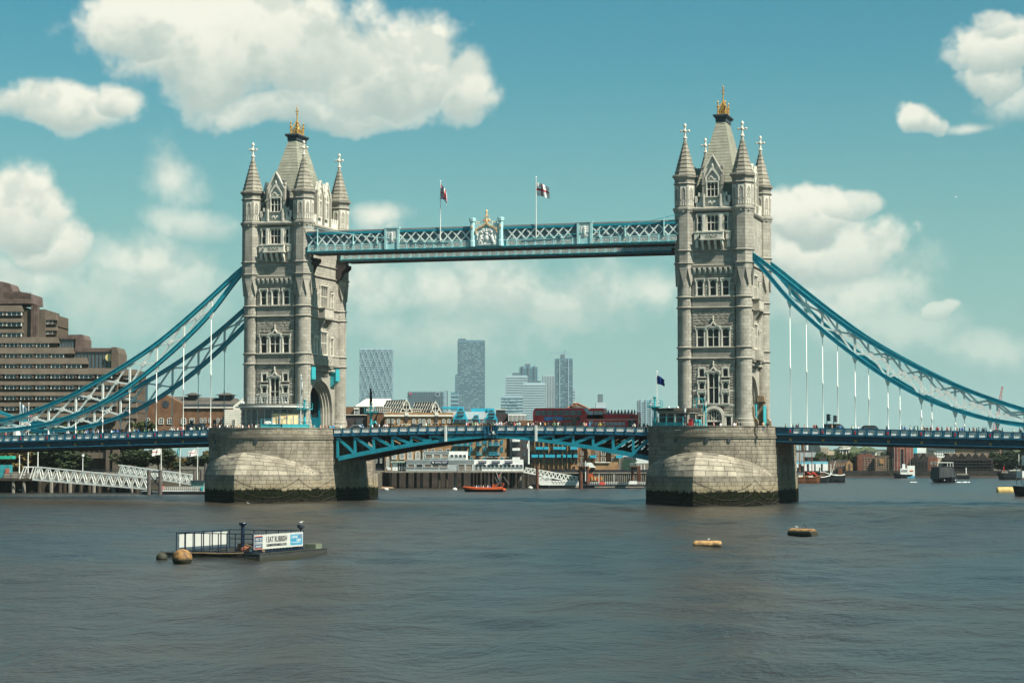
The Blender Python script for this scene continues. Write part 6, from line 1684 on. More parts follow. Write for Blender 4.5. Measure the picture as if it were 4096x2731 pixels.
o = bbox('quay_wall', M_TIMBER, None, 1500, 1547, 1888, 1960, 556, 12); tag(o, 'dark timber faced quay wall beside the left pier', 'quay wall')
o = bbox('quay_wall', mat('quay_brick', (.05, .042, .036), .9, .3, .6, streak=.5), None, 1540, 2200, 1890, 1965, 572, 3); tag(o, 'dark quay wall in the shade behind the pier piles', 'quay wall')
# promenade wall with ribs
d = 590.0
T = bthing('river_wall', 'ribbed concrete river wall with dark fence, left of the right pier', 'river wall', 2400, 1937, d)
bbox('wall', M_TIMBER, T, 2190, 2640, 1889, 1955, d + .6, 3); bbox('coping', M_CONC, T, 2190, 2640, 1889, 1893, d - .2, 2)
bbox('fence', mat('dark_fence', (.02, .022, .028), .7), T, 2200, 2640, 1878, 1888, d + 1, .15)
for k in range(34): bbox('rib', M_CONC, T, 2352 + k * 7.6, 2355.5 + k * 7.6, 1893, 1938, d, .6)
# ---------------------------------------------------------------- left bank
c1 = lambda x, y: (x / 2.306, 1100 + y / 2.306)
dl = lambda x, y: (x / 2.7349, 1680 + y / 2.7349)
dr = lambda x, y: (3140 + x / 2.4603, 1660 + y / 2.4603)
M_HOTEL = mat('brown_concrete', (.105, .085, .066), .9, .18, .25, streak=.30, rnd=.06)
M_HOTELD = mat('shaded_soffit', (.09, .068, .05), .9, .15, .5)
M_COPPER = mat('weathered_copper', (.11, .08, .068), .7, .3, .6, streak=.35)
M_HGLASS = glass('hotel_glass', (.05, .075, .09), .1, .5)
d = 560.0
T = bthing('hotel_building', 'stepped brown concrete hotel with ribbon windows at the far left', 'hotel', 250, 1800, d)
rows = []   # y top of concrete band, y window top, y window bottom, right end, window starts
def storey(x1, yb, yw0, yw1, xs, dd=0.0, x0=-260):
 """one storey: projecting concrete spandrel above, recessed strip with windows below"""
 za, zb_, zc_ = bz(c1(0, yb)[1], d), bz(c1(0, yw0)[1], d), bz(c1(0, yw1 + 6)[1], d)
 xa, xb = bx(c1(x0, 0)[0], d), bx(c1(x1, 0)[0], d)
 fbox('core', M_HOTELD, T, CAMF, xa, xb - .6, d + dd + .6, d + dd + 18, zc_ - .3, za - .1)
 b = MB(); b.hexa([(xa, d + dd - .1, zb_), (xb, d + dd - .1, zb_), (xb, d + dd + 3, zb_), (xa, d + dd + 3, zb_), (xa, d + dd + .55, za), (xb - .5, d + dd + .55, za), (xb - .5, d + dd + 3, za), (xa, d + dd + 3, za)])
 b.hexa([(xa, d + dd + .2, zc_ - .1), (xb, d + dd + .2, zc_ - .1), (xb, d + dd + 1, zc_ - .1), (xa, d + dd + 1, zc_ - .1), (xa, d + dd - .1, zc_ + .25), (xb, d + dd - .1, zc_ + .25), (xb, d + dd + 1, zc_ + .25), (xa, d + dd + 1, zc_ + .25)])
 S = ob('storey', b, M_HOTEL, T, CAMF)
 for (p, q) in xs:
  bwin(S, *rect(c1, p, q, yw0, yw1), d + dd + .42, M_CREAM, M_HGLASS, False, 3, 1, .07)
 ends = [xs[0][0] - 12] + [(a[1] + b_[0]) / 2 for a, b_ in zip(xs, xs[1:])]
 for e in ends: fbox('pier_block', M_HOTEL, S, CAMF, bx(c1(e - 9, 0)[0], d), bx(c1(e + 9, 0)[0], d), d + dd + .1, d + dd + 1, zc_, zb_)
W4 = [(-105, 15), (40, 160), (185, 300), (325, 442), (462, 582), (605, 700), (720, 856), (890, 1030)]
for yb, a, b_ in ((280, 337, 376), (378, 436, 474), (476, 534, 572)): storey(195, yb, a, b_, [(-110, 20), (45, 190)], -.5)
fbox('corner_mass', M_HOTEL, T, CAMF, bx(c1(180, 0)[0], d), bx(c1(388, 0)[0], d), d + 2, d + 20, bz(c1(0, 600)[1], d), bz(c1(0, 312)[1], d))
for x in (262, 285, 308): fbox('copper_shaft', M_COPPER, T, CAMF, bx(c1(x, 0)[0], d), bx(c1(x + 20, 0)[0], d), d + 1.2, d + 3, bz(c1(0, 580)[1], d), bz(c1(0, 275)[1], d))
for yb, a, b_ in ((352, 408, 452), (452, 505, 546)): storey(487, yb, a, b_, [(390, 430), (438, 478)], 3.0, 372)
bslab('copper_roof', M_COPPER, T, [c1(-200, 268), c1(278, 262), c1(268, 172), c1(160, 150), c1(20, 150), c1(-200, 150)], d + 1, 14)
bslab('plant_house', M_COPPER, T, [c1(-200, 150), c1(102, 150), c1(70, 78), c1(0, 60), c1(-200, 60)], d + 5, 10)
for k in range(16): fbox('copper_seam', M_COPPER, T, CAMF, bx(c1(20 + k * 16, 0)[0], d), bx(c1(24 + k * 16, 0)[0], d), d + .85, d + 1, bz(c1(0, 205)[1], d), bz(c1(0, 156)[1], d))
storey(540, 573, 629, 666, W4[:4], -1.0); storey(682, 668, 727, 763, W4[:5], -1.5); storey(812, 764, 822, 859, [*W4[:5], (605, 745)], -2.0)
for yb, a, b_ in ((860, 917, 956), (958, 1017, 1056), (1056, 1115, 1153), (1153, 1212, 1251), (1251, 1312, 1350)):
 storey(1088, yb, a, b_, W4, -2.5)
 storey(1238, yb + 4, a + 6, b_ + 4, [(1132, 1182), (1192, 1226)], 3, 1080)
storey(1238, 1350, 1420, 1440, W4 + [(1132, 1226)], 0)
for k in range(5): fbox('copper_mullion', M_COPPER, T, CAMF, bx(c1(560 + k * 28, 0)[0], d), bx(c1(563 + k * 28, 0)[0], d), d + .8, d + 1.2, bz(c1(0, 668)[1], d), bz(c1(0, 585)[1], d))
bbox('glazed_lounge', M_HGLASS, T, *rect(c1, 540, 672, 585, 668), d + 1, 9); bslab('lounge_roof', M_COPPER, T, [c1(540, 590), c1(690, 590), c1(680, 692), c1(765, 692), c1(765, 590), c1(745, 548), c1(540, 552)], d + .5, 10)
bbox('glazed_lounge', M_HGLASS, T, *rect(c1, 680, 1025, 705, 862), d + .6, 9); bbox('lounge_roof', M_COPPER, T, *rect(c1, 680, 1028, 672, 708), d + .2, 10)
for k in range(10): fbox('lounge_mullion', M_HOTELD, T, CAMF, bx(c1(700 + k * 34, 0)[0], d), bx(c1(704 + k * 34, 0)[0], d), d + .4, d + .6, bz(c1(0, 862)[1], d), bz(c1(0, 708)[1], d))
bslab('stair_tower', M_HOTEL, T, [c1(1020, 900), c1(1087, 900), c1(1087, 720), c1(1064, 664), c1(1020, 664)], d - 1, 12)
o = ob('disc_sign', MB().tube([(bx(c1(1000, 0)[0], d) + .0, d - .2, bz(c1(0, 760)[1], d)), (bx(c1(1000, 0)[0], d), d + .2, bz(c1(0, 760)[1], d))], 1.0, 20), mat('sign_yellow', (.62, .50, .22), .5), T, CAMF @ Matrix.Identity(4))
# ground floor and columns seen under the span
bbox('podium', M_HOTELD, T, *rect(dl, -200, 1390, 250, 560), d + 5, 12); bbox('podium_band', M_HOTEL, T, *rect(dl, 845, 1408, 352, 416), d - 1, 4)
for x in (1160, 1232, 1268): bbox('column', M_HOTEL, T, *rect(dl, x, x + 36, 290, 560), d - 1.6, 1.5)
for x in (915, 970, 1030, 1085, 1140): bbox('podium_mullion', M_HOTELD, T, *rect(dl, x, x + 5, 290, 356), d - .8, .3)

# brick dock house
d = 590.0
T = bthing('dock_house', 'brown brick dock house with round gable window and slate roof cupolas', 'house', 700, 1800, d)
bslab('gable_wall', M_BRICKB, T, [c1(1235, 1500), c1(1690, 1500), c1(1690, 1190), c1(1520, 1103), c1(1440, 1140), c1(1360, 1195), c1(1235, 1235)], d, 14)
bbox('wing_wall', M_BRICKB, T, *rect(c1, 1690, 2160, 1222, 1500), d + .4, 14); bbox('cornice', M_STUCCO, T, *rect(c1, 1690, 2160, 1216, 1226), d - .1, 1)
ob('round_window', MB().tube([(bx(c1(1525, 0)[0], d), d - .1, bz(c1(0, 1190)[1], d)), (bx(c1(1525, 0)[0], d), d + .1, bz(c1(0, 1190)[1], d))], 33 / 2.306 / FPX * d, 24), M_DARK, T, CAMF)
for x, w in ((1257, 45), (1337, 45), (1462, 48), (1540, 48), (1668, 48)): bwin(T, *rect(c1, x, x + w, 1316, 1374), d, M_CREAM, M_GLAZE, True, 2, 2)
for x in (1746, 1770, 1843, 1878, 1922, 1998, 2038): bwin(T, *rect(c1, x, x + 24, 1316, 1362), d + .4, M_CREAM, M_GLAZE, True, 2, 2)
for x in (1262, 1340, 1470, 1690): bwin(T, *rect(c1, x, x + 40, 1440, 1490), d, M_CREAM, M_GLAZE, False, 2, 2)
M_SLATED = mat('grey_slate', (.085, .078, .068), .85, .25, .5, rnd=.1)
x0, x1, x2 = [bx(c1(q, 0)[0], d) for q in (1500, 2180, 1690)]; z0, z1 = bz(c1(0, 1200)[1], d), bz(c1(0, 1110)[1], d)
ob('roof', MB().hexa([(x0, d + 2, z0), (x1, d + 2, z0), (x1, d + 20, z0), (x0, d + 20, z0), (x0 + 2, d + 9, z1), (x1 - 1, d + 9, z1 - .6), (x1 - 1, d + 11, z1 - .6), (x0 + 2, d + 11, z1)]), M_SLATED, T, CAMF)
bbox('clerestory_band', M_DARK, T, *rect(c1, 1690, 2160, 1190, 1218), d + 1, 12)
for (x, w) in ((1735, 70), (2045, 90)):
 a, b_, m_ = bx(c1(x - w, 0)[0], d), bx(c1(x + w, 0)[0], d), bx(c1(x, 0)[0], d); za, zb_ = bz(c1(0, 1100)[1], d), bz(c1(0, 1076)[1], d)
 C = fbox('cupola', M_DARK, T, CAMF, a + .8, b_ - .8, d + 7, d + 12, za - 2.4, za)
 ob('cupola_roof', MB().hexa([(a, d + 5.5, za), (b_, d + 5.5, za), (b_, d + 13, za), (a, d + 13, za), (m_ - .5, d + 9, zb_), (m_ + .5, d + 9, zb_), (m_ + .5, d + 10, zb_), (m_ - .5, d + 10, zb_)]), M_SLATED, C, CAMF)
T = bthing('stone_annexe', 'pale stone annexe with a steep gable behind the glass pavilion', 'house', 940, 1800, d - 6)
dd = d - 6
bslab('gable_wall', M_STUCCO, T, [c1(2070, 1500), c1(2420, 1500), c1(2420, 1060), c1(2290, 1095), c1(2150, 1205), c1(2150, 1240), c1(2070, 1240)], dd, 10)
bwin(T, *rect(c1, 2148, 2170, 1330, 1380), dd, M_STUCCO, M_GLAZE, False, 2, 1)
for k in range(9): bbox('course_line', M_CONC, T, *rect(c1, 2072, 2300, 1255 + k * 18, 1257 + k * 18), dd - .03, .1)

# waterfront under the left span
d = 485.0
T = bthing('timber_jetty', 'dark timber jetty wall with weathered piles under the left span', 'jetty', 300, 1985, d)
bbox('wall', M_TIMBER, T, *rect(dl, -300, 1560, 640, 870), d + 3, 4); bbox('deck', M_CONC, T, *rect(dl, 40, 1560, 585, 640), d + 3.5, 10); bbox('walk', M_TIMBER, T, *rect(dl, -300, 358, 634, 662), d - 4, 7)
for k, x in enumerate((190, 305, 410, 540, 640, 690, 745, 865, 960, 1010, 1065, 1170, 1225, 1310, 1360, 1420, 1480)):
 ob('pile', MB().lathe([(.42 if k < 2 else .5, -3), (.4 if k < 2 else .45, bz(dl(0, 660)[1], d))], 8, (bx(dl(x, 0)[0], d), d - 3.4 if k < 2 else d + 2.4)), M_CONC if k < 2 or k % 3 == 0 else M_TIMBER, T, CAMF)
for x in (45, 120, 200, 290, 350):
 bbox('rail_post', M_DARK, T, *rect(dl, x, x + 5, 575, 636), d - 3.9, .1)
for y in (575, 605): bbox('rail', M_DARK, T, *rect(dl, 40, 358, y, y + 5), d - 3.95, .1)
for k in range(20): bbox('quay_rail_post', M_DARK, T, *rect(dl, 1000 + k * 66, 1004 + k * 66, 540, 590), d + 4, .1)
bbox('quay_rail', M_DARK, T, *rect(dl, 1000, 2320, 540, 546), d + 4, .1)

def truss(label, a, b_, c, e, d0, d1, wid, name='gangway', rows_=2, m=None):
 """inclined footbridge: upper chord a->b_, lower chord c->e (pixel bearings), n bays"""
 m = m or M_CREAM
 n = 13
 T = bthing(name, label, 'gangway', (a[0] + b_[0]) / 2, 1900, (d0 + d1) / 2, 'white gangways')
 def pt(p, q, t, dy=0.0):
  dd = d0 + (d1 - d0) * t
  u = p[0] + (q[0] - p[0]) * t; v = p[1] + (q[1] - p[1]) * t
  return Vector((bx(u, dd), dd + dy, bz(v, dd)))
 for dy in (0, wid):
  ob('top_chord', MB().bar(pt(a, b_, 0, dy), pt(a, b_, 1, dy), .22, .22), m, T, CAMF); ob('bottom_chord', MB().bar(pt(c, e, 0, dy), pt(c, e, 1, dy), .25, .3), m, T, CAMF)
  for k in range(n):
   ob('diagonal', MB().bar(pt(c, e, k / n, dy), pt(a, b_, (k + .5) / n, dy), .2, .2), m, T, CAMF); ob('diagonal', MB().bar(pt(a, b_, (k + .5) / n, dy), pt(c, e, (k + 1) / n, dy), .2, .2), m, T, CAMF)
 p0, p1 = pt(c, e, 0), pt(c, e, 1)
 b = MB(); b.hexa([p0 + Vector((0, .1, -.1)), p1 + Vector((0, .1, -.1)), p1 + Vector((0, wid - .1, -.1)), p0 + Vector((0, wid - .1, -.1)), p0 + Vector((0, .1, .05)), p1 + Vector((0, .1, .05)), p1 + Vector((0, wid - .1, .05)), p0 + Vector((0, wid - .1, .05))])
 ob('walkway_floor', recalc(b.mesh('walkway_floor')), M_RIB, T, CAMF)
 mid = lambda t, dy: pt(c, e, t, dy) * .82 + pt(a, b_, t, dy) * .18
 for dy in (.15, wid - .15): ob('side_mesh', recalc(MB().hexa([pt(c, e, 0, dy), pt(c, e, 1, dy), pt(c, e, 1, dy + .04), pt(c, e, 0, dy + .04), mid(0, dy), mid(1, dy), mid(1, dy + .04), mid(0, dy + .04)]).mesh('side_mesh')), mat('grey_mesh', (.33, .34, .33), .7), T, CAMF)
 return T
truss('long white truss gangway sloping down below the left span', dl(380, 510), dl(1612, 632), dl(362, 650), dl(1612, 752), 479, 470, 2.6)
truss('shorter white truss gangway farther behind the mooring piles', dl(1300, 492), dl(2116, 602), dl(1300, 580), dl(2116, 705), 484, 478, 2.4)
T = bthing('gangway_portal', 'white raked end frame at the top of the long gangway', 'frame', 110, 1900, 480)
for x in (268, 372):
 for dy in (0, 2.6): ob('leg', MB().bar((bx(dl(x - 45 if x < 300 else x - 40, 0)[0], 479), 479 + dy, bz(dl(0, 640)[1], 479)), (bx(dl(x, 0)[0], 479), 479 + dy, bz(dl(0, 512)[1], 479)), .2, .2), M_CREAM, T, CAMF)
ob('beam', MB().bar((bx(dl(265, 0)[0], 479), 479, bz(dl(0, 510)[1], 479)), (bx(dl(378, 0)[0], 479), 479, bz(dl(0, 512)[1], 479)), .22, .22), M_CREAM, T, CAMF)
d = 462.0
T = bthing('landing_pontoon', 'floating landing pontoon with white rails and tyre fenders beside the left pier', 'pontoon', 720, 1980, d)
bbox('hull', M_DARK, T, *rect(dl, 1540, 2345, 782, 832), d, 9); bbox('deck', M_RIB, T, *rect(dl, 1540, 2345, 776, 783), d - .1, 9)
for k in range(20):
 x, z = bx(dl(1778 + k * 28, 0)[0], d), bz(dl(0, 806)[1], d)
 def tyre():
  b = MB(); b.tube([(.42 * cos(t * pi / 5), 0, .42 * sin(t * pi / 5)) for t in range(10)], .17, 6, closed=True); me = b.mesh('tyre_fender'); me.materials.append(mat('rubber', (.02, .02, .02), .8)); return me
 ob('tyre_fender', unit('tyre', tyre), None, T, CAMF @ TRS((x, d - .15, z)))
for k in range(26): bbox('rail_post', M_CREAM, T, *rect(dl, 1770 + k * 22, 1774 + k * 22, 726, 778), d + .1, .07)
for y in (726, 742, 760): bbox('rail', M_CREAM, T, *rect(dl, 1770, 2330, y, y + 4), d + .08, .08)
bbox('shelter_glass', mat('shelter_glass', (.12, .22, .21), .2), T, *rect(dl, 2092, 2240, 668, 726), d + 2, 4); bbox('shelter_roof', M_DARK, T, *rect(dl, 2082, 2250, 658, 668), d + 1.5, 5); bbox('sign', M_TEALB, T, *rect(dl, 2200, 2228, 728, 764), d - .1, .1); bbox('life_ring_box', M_RED, T, *rect(dl, 1770, 1798, 716, 762), d + .5, .5)
for i, (x, yt, yb) in enumerate(((1633, 548, 828), (1757, 545, 828))):
 o = ob('mooring_pile', MB().lathe([(.42, -3), (.42, bz(dl(0, yt)[1], 460))], 10, (bx(dl(x, 0)[0], 460), 460)), mat('pile_grey', (.10, .09, .085), .8, .25, .8), None, CAMF)
 tag(o, 'grey mooring pile on the %s of the braced pair under the left span' % ('left', 'right')[i], 'mooring pile', 'mooring piles')
T = bthing('pile_bracing', 'dark cross bracing between the pair of mooring piles', 'bracing', 620, 1960, 460.6)
for (a, b_) in (((1640, 600), (1752, 740)), ((1752, 600), (1640, 740)), ((1640, 565), (1752, 565)), ((1640, 770), (1752, 770))): ob('brace', MB().bar((bx(dl(*a)[0], 460), 460.5, bz(dl(*a)[1], 460)), (bx(dl(*b_)[0], 460), 460.5, bz(dl(*b_)[1], 460)), .2, .28), M_DARK, T, CAMF)
for i, (x, yt) in enumerate(((2130, 545), (2205, 540), (2245, 470), (2270, 475))):
 o = ob('mooring_pile', MB().lathe([(.3, -3), (.3, bz(dl(0, yt)[1], 466))], 10, (bx(dl(x, 0)[0], 466), 466 + i * .5)), mat('pile_grey', (.10, .09, .085), .8), None, CAMF)
 tag(o, ('short pile left of the pontoon shelter', 'short pile behind the pontoon shelter', 'tall dark pile nearest the left pier, first of two', 'tall dark pile nearest the left pier, second of two')[i], 'mooring pile', 'mooring piles')

# trees
k = 0
for (x, vt, vb, w, lm, lab) in ((60, 280, 640, 260, M_LEAFO, 'thin yellowing tree above the green kiosk at far left'), (330, 270, 640, 330, M_LEAFO, 'yellow green tree behind the white gangway end'), (620, 285, 640, 380, M_LEAFD, 'broad dark tree under the left span beside the hotel podium'), (850, 350, 640, 260, M_LEAFD, 'smaller dark tree right of the broad one by the hotel'),
                          (1510, 285, 600, 330, M_LEAFD, 'dark tree left of the first white pennant'), (1730, 280, 600, 280, M_LEAFD, 'dark willow like tree behind the white pennant'), (1890, 400, 600, 150, M_LEAFO, 'small yellowish shrub tree between the flagpoles'), (2170, 370, 600, 240, M_LEAFD, 'dark tree near the left pier behind the pontoon'), (2290, 330, 600, 170, M_LEAFO, 'half hidden tree at the left pier edge')):
 (u, v1), (u2, v0) = dl(x, vb), dl(x, vt); tree(lab, u, v1, v0, w / 2.7349, 505 + k, lm, 11 + k, 'trees under the left span'); k += 3
for (x, yt, yb, w, lab) in ((580, 1370, 1520, 110, 'small bush top seen above the left railing beside the chain'), (1310, 1340, 1520, 150, 'bushy tree top in front of the dock house'), (1400, 1365, 1520, 70, 'palm like bush right of the dock house tree')):
 (u, v1), (_, v0) = c1(x, yb), c1(x, yt); tree(lab, u, v1, v0, w / 2.306, 530 + k, M_LEAF, 20 + k, 'bushes above the left railing'); k += 2
# kiosks at the far left edge
T = bthing('quay_kiosk', 'teal painted kiosk with a curved top on the quay at far left', 'kiosk', 20, 1900, 490)
bbox('body', mat('kiosk_teal', (.03, .22, .24), .5, .2, 1), T, *rect(dl, -60, 108, 488, 632), 490, 3); bbox('awning', mat('green_awning', (.02, .32, .22), .6), T, *rect(dl, -60, 140, 390, 424), 492, 3); bbox('panel', mat('kiosk_red', (.32, .09, .06), .6), T, *rect(dl, 62, 106, 530, 625), 489.8, .2)
for i, (x, yt) in enumerate(((215, 378), (310, 318), (417, 316), (908, 372))):
 dd = 492
 o = ob('lamp_post' if i == 3 else 'white_pole', MB().lathe([(.14, 4.2), (.1, bz(dl(0, yt)[1], dd))] if i < 3 else [(.1, 4.2), (.08, bz(dl(0, yt + 30)[1], dd)), (.3, bz(dl(0, yt + 25)[1], dd)), (.34, bz(dl(0, yt)[1], dd))], 8, (bx(dl(x, 0)[0], dd), dd)), M_CREAM, None, CAMF)
 tag(o, ('short white pole left of the long gangway top', 'white pole directly above the long gangway top, left one', 'white pole directly above the long gangway top, right one', 'slim lamp post with round head in front of the dark tree')[i], 'pole' if i < 3 else 'lamp post', 'poles on the left quay')

# ---------------------------------------------------------------- right bank
d = 845.0
M_QUAY = mat('sooty_shaded_quay', (.03, .027, .024), .9, .35, .3, streak=.4)  # soot tone darkened further for a quay lying in shade
o = bbox('river_wall', M_QUAY, None, *rect(dr, 400, 2900, 546, 615), d - 2, 4); tag(o, 'long sooty and shaded river wall below the right bank warehouses', 'river wall')
bb = lambda name, m, T, x0, x1, y0, y1, dd=0, th=14: bbox(name, m, T, *rect(dr, x0, x1, y0, y1), d + dd, th)
def rb(name, label, cat, x, dd=0, group=None): return bthing(name, label, cat, dr(x, 0)[0], 1890, d + dd, group)
def grid(T, x0, x1, y0, y1, nx, ny, fx=.5, fy=.55, dd=0, fm=None, pm=None):
 for i in range(nx):
  for j in range(ny):
   a = x0 + (x1 - x0) * (i + .5 - fx / 2) / nx; b = y0 + (y1 - y0) * (j + .5 - fy / 2) / ny
   bwin(T, *rect(dr, a, a + (x1 - x0) * fx / nx, b, b + (y1 - y0) * fy / ny), d + dd, fm or M_STUCCO, pm or M_GLAZE, False, 2, 1, .1)
T = rb('tower_block', 'white gridded tower block far right of the right pier', 'tower block', 280, 300)
bb('wall', M_CLADW, T, 211, 346, 282, 560, 160, 20)
for i in range(8): bb('window_column', M_GLAZE, T, 238 + i * 14, 245 + i * 14, 286, 362, 159.7, .4)
T = rb('warehouse', 'long shed wrapped in white sheeting with a pale blue top band', 'warehouse', 250)
bb('wall', M_DKB, T, 40, 420, 452, 560, 0, 22); bb('blue_band', mat('pale_blue_band', (.12, .34, .42), .6), T, 40, 422, 454, 480, -.6, 1)
for i in range(5):
 x = 90 + i * 72 if i < 3 else 90 + i * 70; bb('white_sheet', M_CLADW, T, x, x + (52 if i else 40), 480, 548, -1, .6)
T = rb('factory_chimney', 'round brick chimney stack behind the wrapped shed', 'chimney', 175)
ob('stack', MB().lathe([(12 / 2.46 / FPX * 870 * 1.0, 4.3), (11 / 2.46 / FPX * 870, bz(dr(0, 286)[1], 870)), (13 / 2.46 / FPX * 870, bz(dr(0, 283)[1], 870))], 12, (bx(dr(175, 0)[0], 870), 870)), M_BRICKB, T, CAMF)
T = rb('grey_shed', 'grey flat roofed shed behind the wrapped warehouse', 'building', 200); bb('wall', M_RIB, T, 60, 305, 365, 480, 20, 18); bb('roof', M_DKB, T, 60, 250, 345, 366, 22, 15); bb('stair_house', M_DKB, T, 220, 410, 412, 455, 6, 12)
T = rb('apartment_block', 'cream stepped flats behind the riverside trees on the right', 'apartment block', 400); bb('wall', mat('cream_render', (.42, .36, .27), .8, .1, .5), T, 352, 432, 312, 480, 40, 14); bb('wing', mat('cream_render', (.42, .36, .27), .8), T, 432, 482, 352, 480, 42, 12); grid(T, 358, 428, 318, 400, 4, 4, .45, .45, 40)
T = rb('church_tower', 'square brick church tower with a white stone lantern', 'church', 586, 40)
bb('shaft', M_BRICKR, T, 540, 631, 372, 470, 30, 10); bb('belfry_frame', M_STUCCO, T, 540, 631, 335, 345, 29.5, 11)
bb('belfry', M_BRICKR, T, 542, 629, 345, 372, 30, 10); bb('parapet', M_STUCCO, T, 536, 635, 326, 336, 29.2, 11.5)
for x in (540, 562, 600, 624): bb('quoin', M_STUCCO, T, x, x + 8, 336, 440, 29.6, .6)
bwin(T, *rect(dr, 570, 602, 348, 372), d + 30, M_STUCCO, M_GLAZE, True, 1, 1)
b = MB(); cx_, dd_ = bx(dr(586, 0)[0], d + 35), d + 35; z = lambda y: bz(dr(0, y)[1], d + 30); b.lathe([(2.6, z(326)), (2.6, z(308)), (3.0, z(306)), (1.8, z(304)), (1.6, z(285)), (2.0, z(283)), (.3, z(262))], 8, (cx_, dd_)); ob('lantern', b, M_STUCCO, T, CAMF)
T = rb('small_houses', 'small brown house with a pale side gable near the sailing barges', 'house', 545); bb('wall', M_BRICKB, T, 428, 600, 470, 552, 2, 12); bslab('gable', M_BRICK, T, [dr(596, 552), dr(664, 552), dr(664, 480), dr(630, 441), dr(596, 480)], d + 1, 10); bslab('roof', M_SLATED, T, [dr(425, 472), dr(600, 472), dr(630, 441), dr(452, 441)], d + 3, 8); grid(T, 440, 590, 478, 545, 6, 2, .4, .5, 2); bb('door', M_DKB, T, 625, 637, 480, 545, .9, .3)
T = rb('brick_warehouse', 'red brown brick warehouse with twin low gables right of the church', 'warehouse', 800); bb('wall', M_BRICKR, T, 712, 884, 402, 556, 4, 18)
for x in (720, 800): bslab('gable', M_BRICKR, T, [dr(x, 403), dr(x + 82, 403), dr(x + 41, 377)], d + 4, 10)
grid(T, 765, 880, 408, 545, 4, 6, .42, .5, 4)
T = rb('brick_warehouse', 'brown brick warehouse with a pitched grey roof left of the scaffold', 'warehouse', 975); bb('wall', M_BRICKB, T, 880, 1075, 420, 560, 2, 18); bslab('roof', M_SLATED, T, [dr(875, 421), dr(1078, 412), dr(1040, 396), dr(905, 396)], d + 3, 14); bb('tan_bay', M_BRICK, T, 928, 975, 424, 478, 1.6, .5); grid(T, 885, 1070, 428, 552, 8, 6, .38, .5, 2)
T = rb('scaffolded_block', 'tall block wrapped in orange scaffold netting', 'building', 1165); bb('wall', M_BRICKR, T, 1078, 1256, 305, 558, 3, 18)
M_NET = mat('orange_netting', (.22, .085, .06), .85, .35, .25, rnd=.1)
for i in range(6):
 for j in range(7): bb('netting_sheet', M_NET, T, 1074 + i * 31.2, 1103 + i * 31.2, 302 + j * 35.5, 335 + j * 35.5, .6 + .4 * ((i * 7 + j * 3) % 3), .15)
for i in range(7): bb('scaffold_pole', M_RIB, T, 1073 + i * 31.2, 1075.5 + i * 31.2, 296, 560, 0.1, .2)
T = rb('wrapped_tower', 'tower wrapped in white and turquoise sheeting behind the orange scaffold', 'building', 1330); bb('wall', M_CLADW, T, 1290, 1388, 296, 372, 30, 12); bb('turquoise_sheet', mat('turquoise_sheet', (.06, .34, .38), .7), T, 1262, 1298, 296, 392, 28, 12)
T = rb('gabled_warehouse', 'dark warehouse with two gables and a red brick end wall', 'warehouse', 1370); bb('wall', M_QUAY, T, 1245, 1408, 430, 556, 0, 18)
for x in (1250, 1330): bslab('gable', M_QUAY, T, [dr(x, 432), dr(x + 80, 432), dr(x + 40, 376)], d, 3)
bb('end_wall', M_BRICKR, T, 1408, 1500, 412, 558, 1, 17); bslab('roof', M_SLATED, T, [dr(1290, 430), dr(1500, 415), dr(1465, 375), dr(1300, 376)], d + 4, 10); grid(T, 1415, 1495, 440, 500, 2, 1, .35, .5, 1); grid(T, 1252, 1404, 445, 550, 5, 4, .4, .5, 0, M_DKB)
T = rb('cream_house', 'small cream gabled house squeezed between the dark warehouses', 'house', 1530); bslab('gable_wall', mat('cream_render', (.42, .36, .27), .8), T, [dr(1500, 540), dr(1558, 540), dr(1558, 440), dr(1530, 415), dr(1500, 440)], d + 2, 12); grid(T, 1512, 1548, 455, 530, 2, 3, .4, .5, 2)
T = rb('gabled_warehouse', 'long dark warehouse with a saw tooth row of six gables', 'warehouse', 1800); bb('wall', M_QUAY, T, 1560, 2050, 418, 560, 0, 20)
for i in range(6):
 x = 1575 + i * 69; bslab('gable', M_QUAY, T, [dr(x - 8, 420), dr(x + 70, 420), dr(x + 28, 374)], d, 2); G = bslab('roof', mat('tan_roof', (.19, .155, .12), .85, .2, .4), T, [dr(x + 28, 374), dr(x + 92, 374), dr(x + 64, 418), dr(x + 60, 420)], d + 2, 10)
for j in range(4): bb('balcony_line', M_DKB, T, 1570, 2040, 440 + j * 30, 444 + j * 30, -.8, .8)
grid(T, 1570, 2040, 430, 552, 13, 4, .35, .5, 0, M_DKB)
for (x0, x1, y0, y1, lab) in ((1392, 1480, 345, 400, 'pale low flats behind the two gabled warehouse'), (1478, 1672, 320, 400, 'white modern block rising behind the dark warehouses'), (1676, 1870, 318, 385, 'tan roofed block with a shallow dome behind the saw tooth roofs'), (1866, 2130, 322, 395, 'brown flats behind the saw tooth roofs'), (730, 800, 378, 420, 'red roofed house peeping over the brick warehouse'), (795, 900, 358, 400, 'white terrace behind the brick warehouses'), (970, 1072, 344, 400, 'pale terrace left of the orange scaffold')):
 T = rb('far_building', lab, 'building', (x0 + x1) / 2, 60); m = {320: M_CLADW, 345: M_STUCCO, 318: M_BRICK, 322: M_BRICKB, 378: M_BRICKR}.get(y0, M_STUCCO)
 bb('wall', m, T, x0, x1, y0, y1 + 100, 60, 16); bb('roof', M_SLATED, T, x0 - 3, x1 + 3, y0 - 5, y0 + 2, 59, 18); grid(T, x0 + 5, x1 - 5, y0 + 6, y1, max(3, int((x1 - x0) / 22)), 3, .45, .45, 60)
k = 0
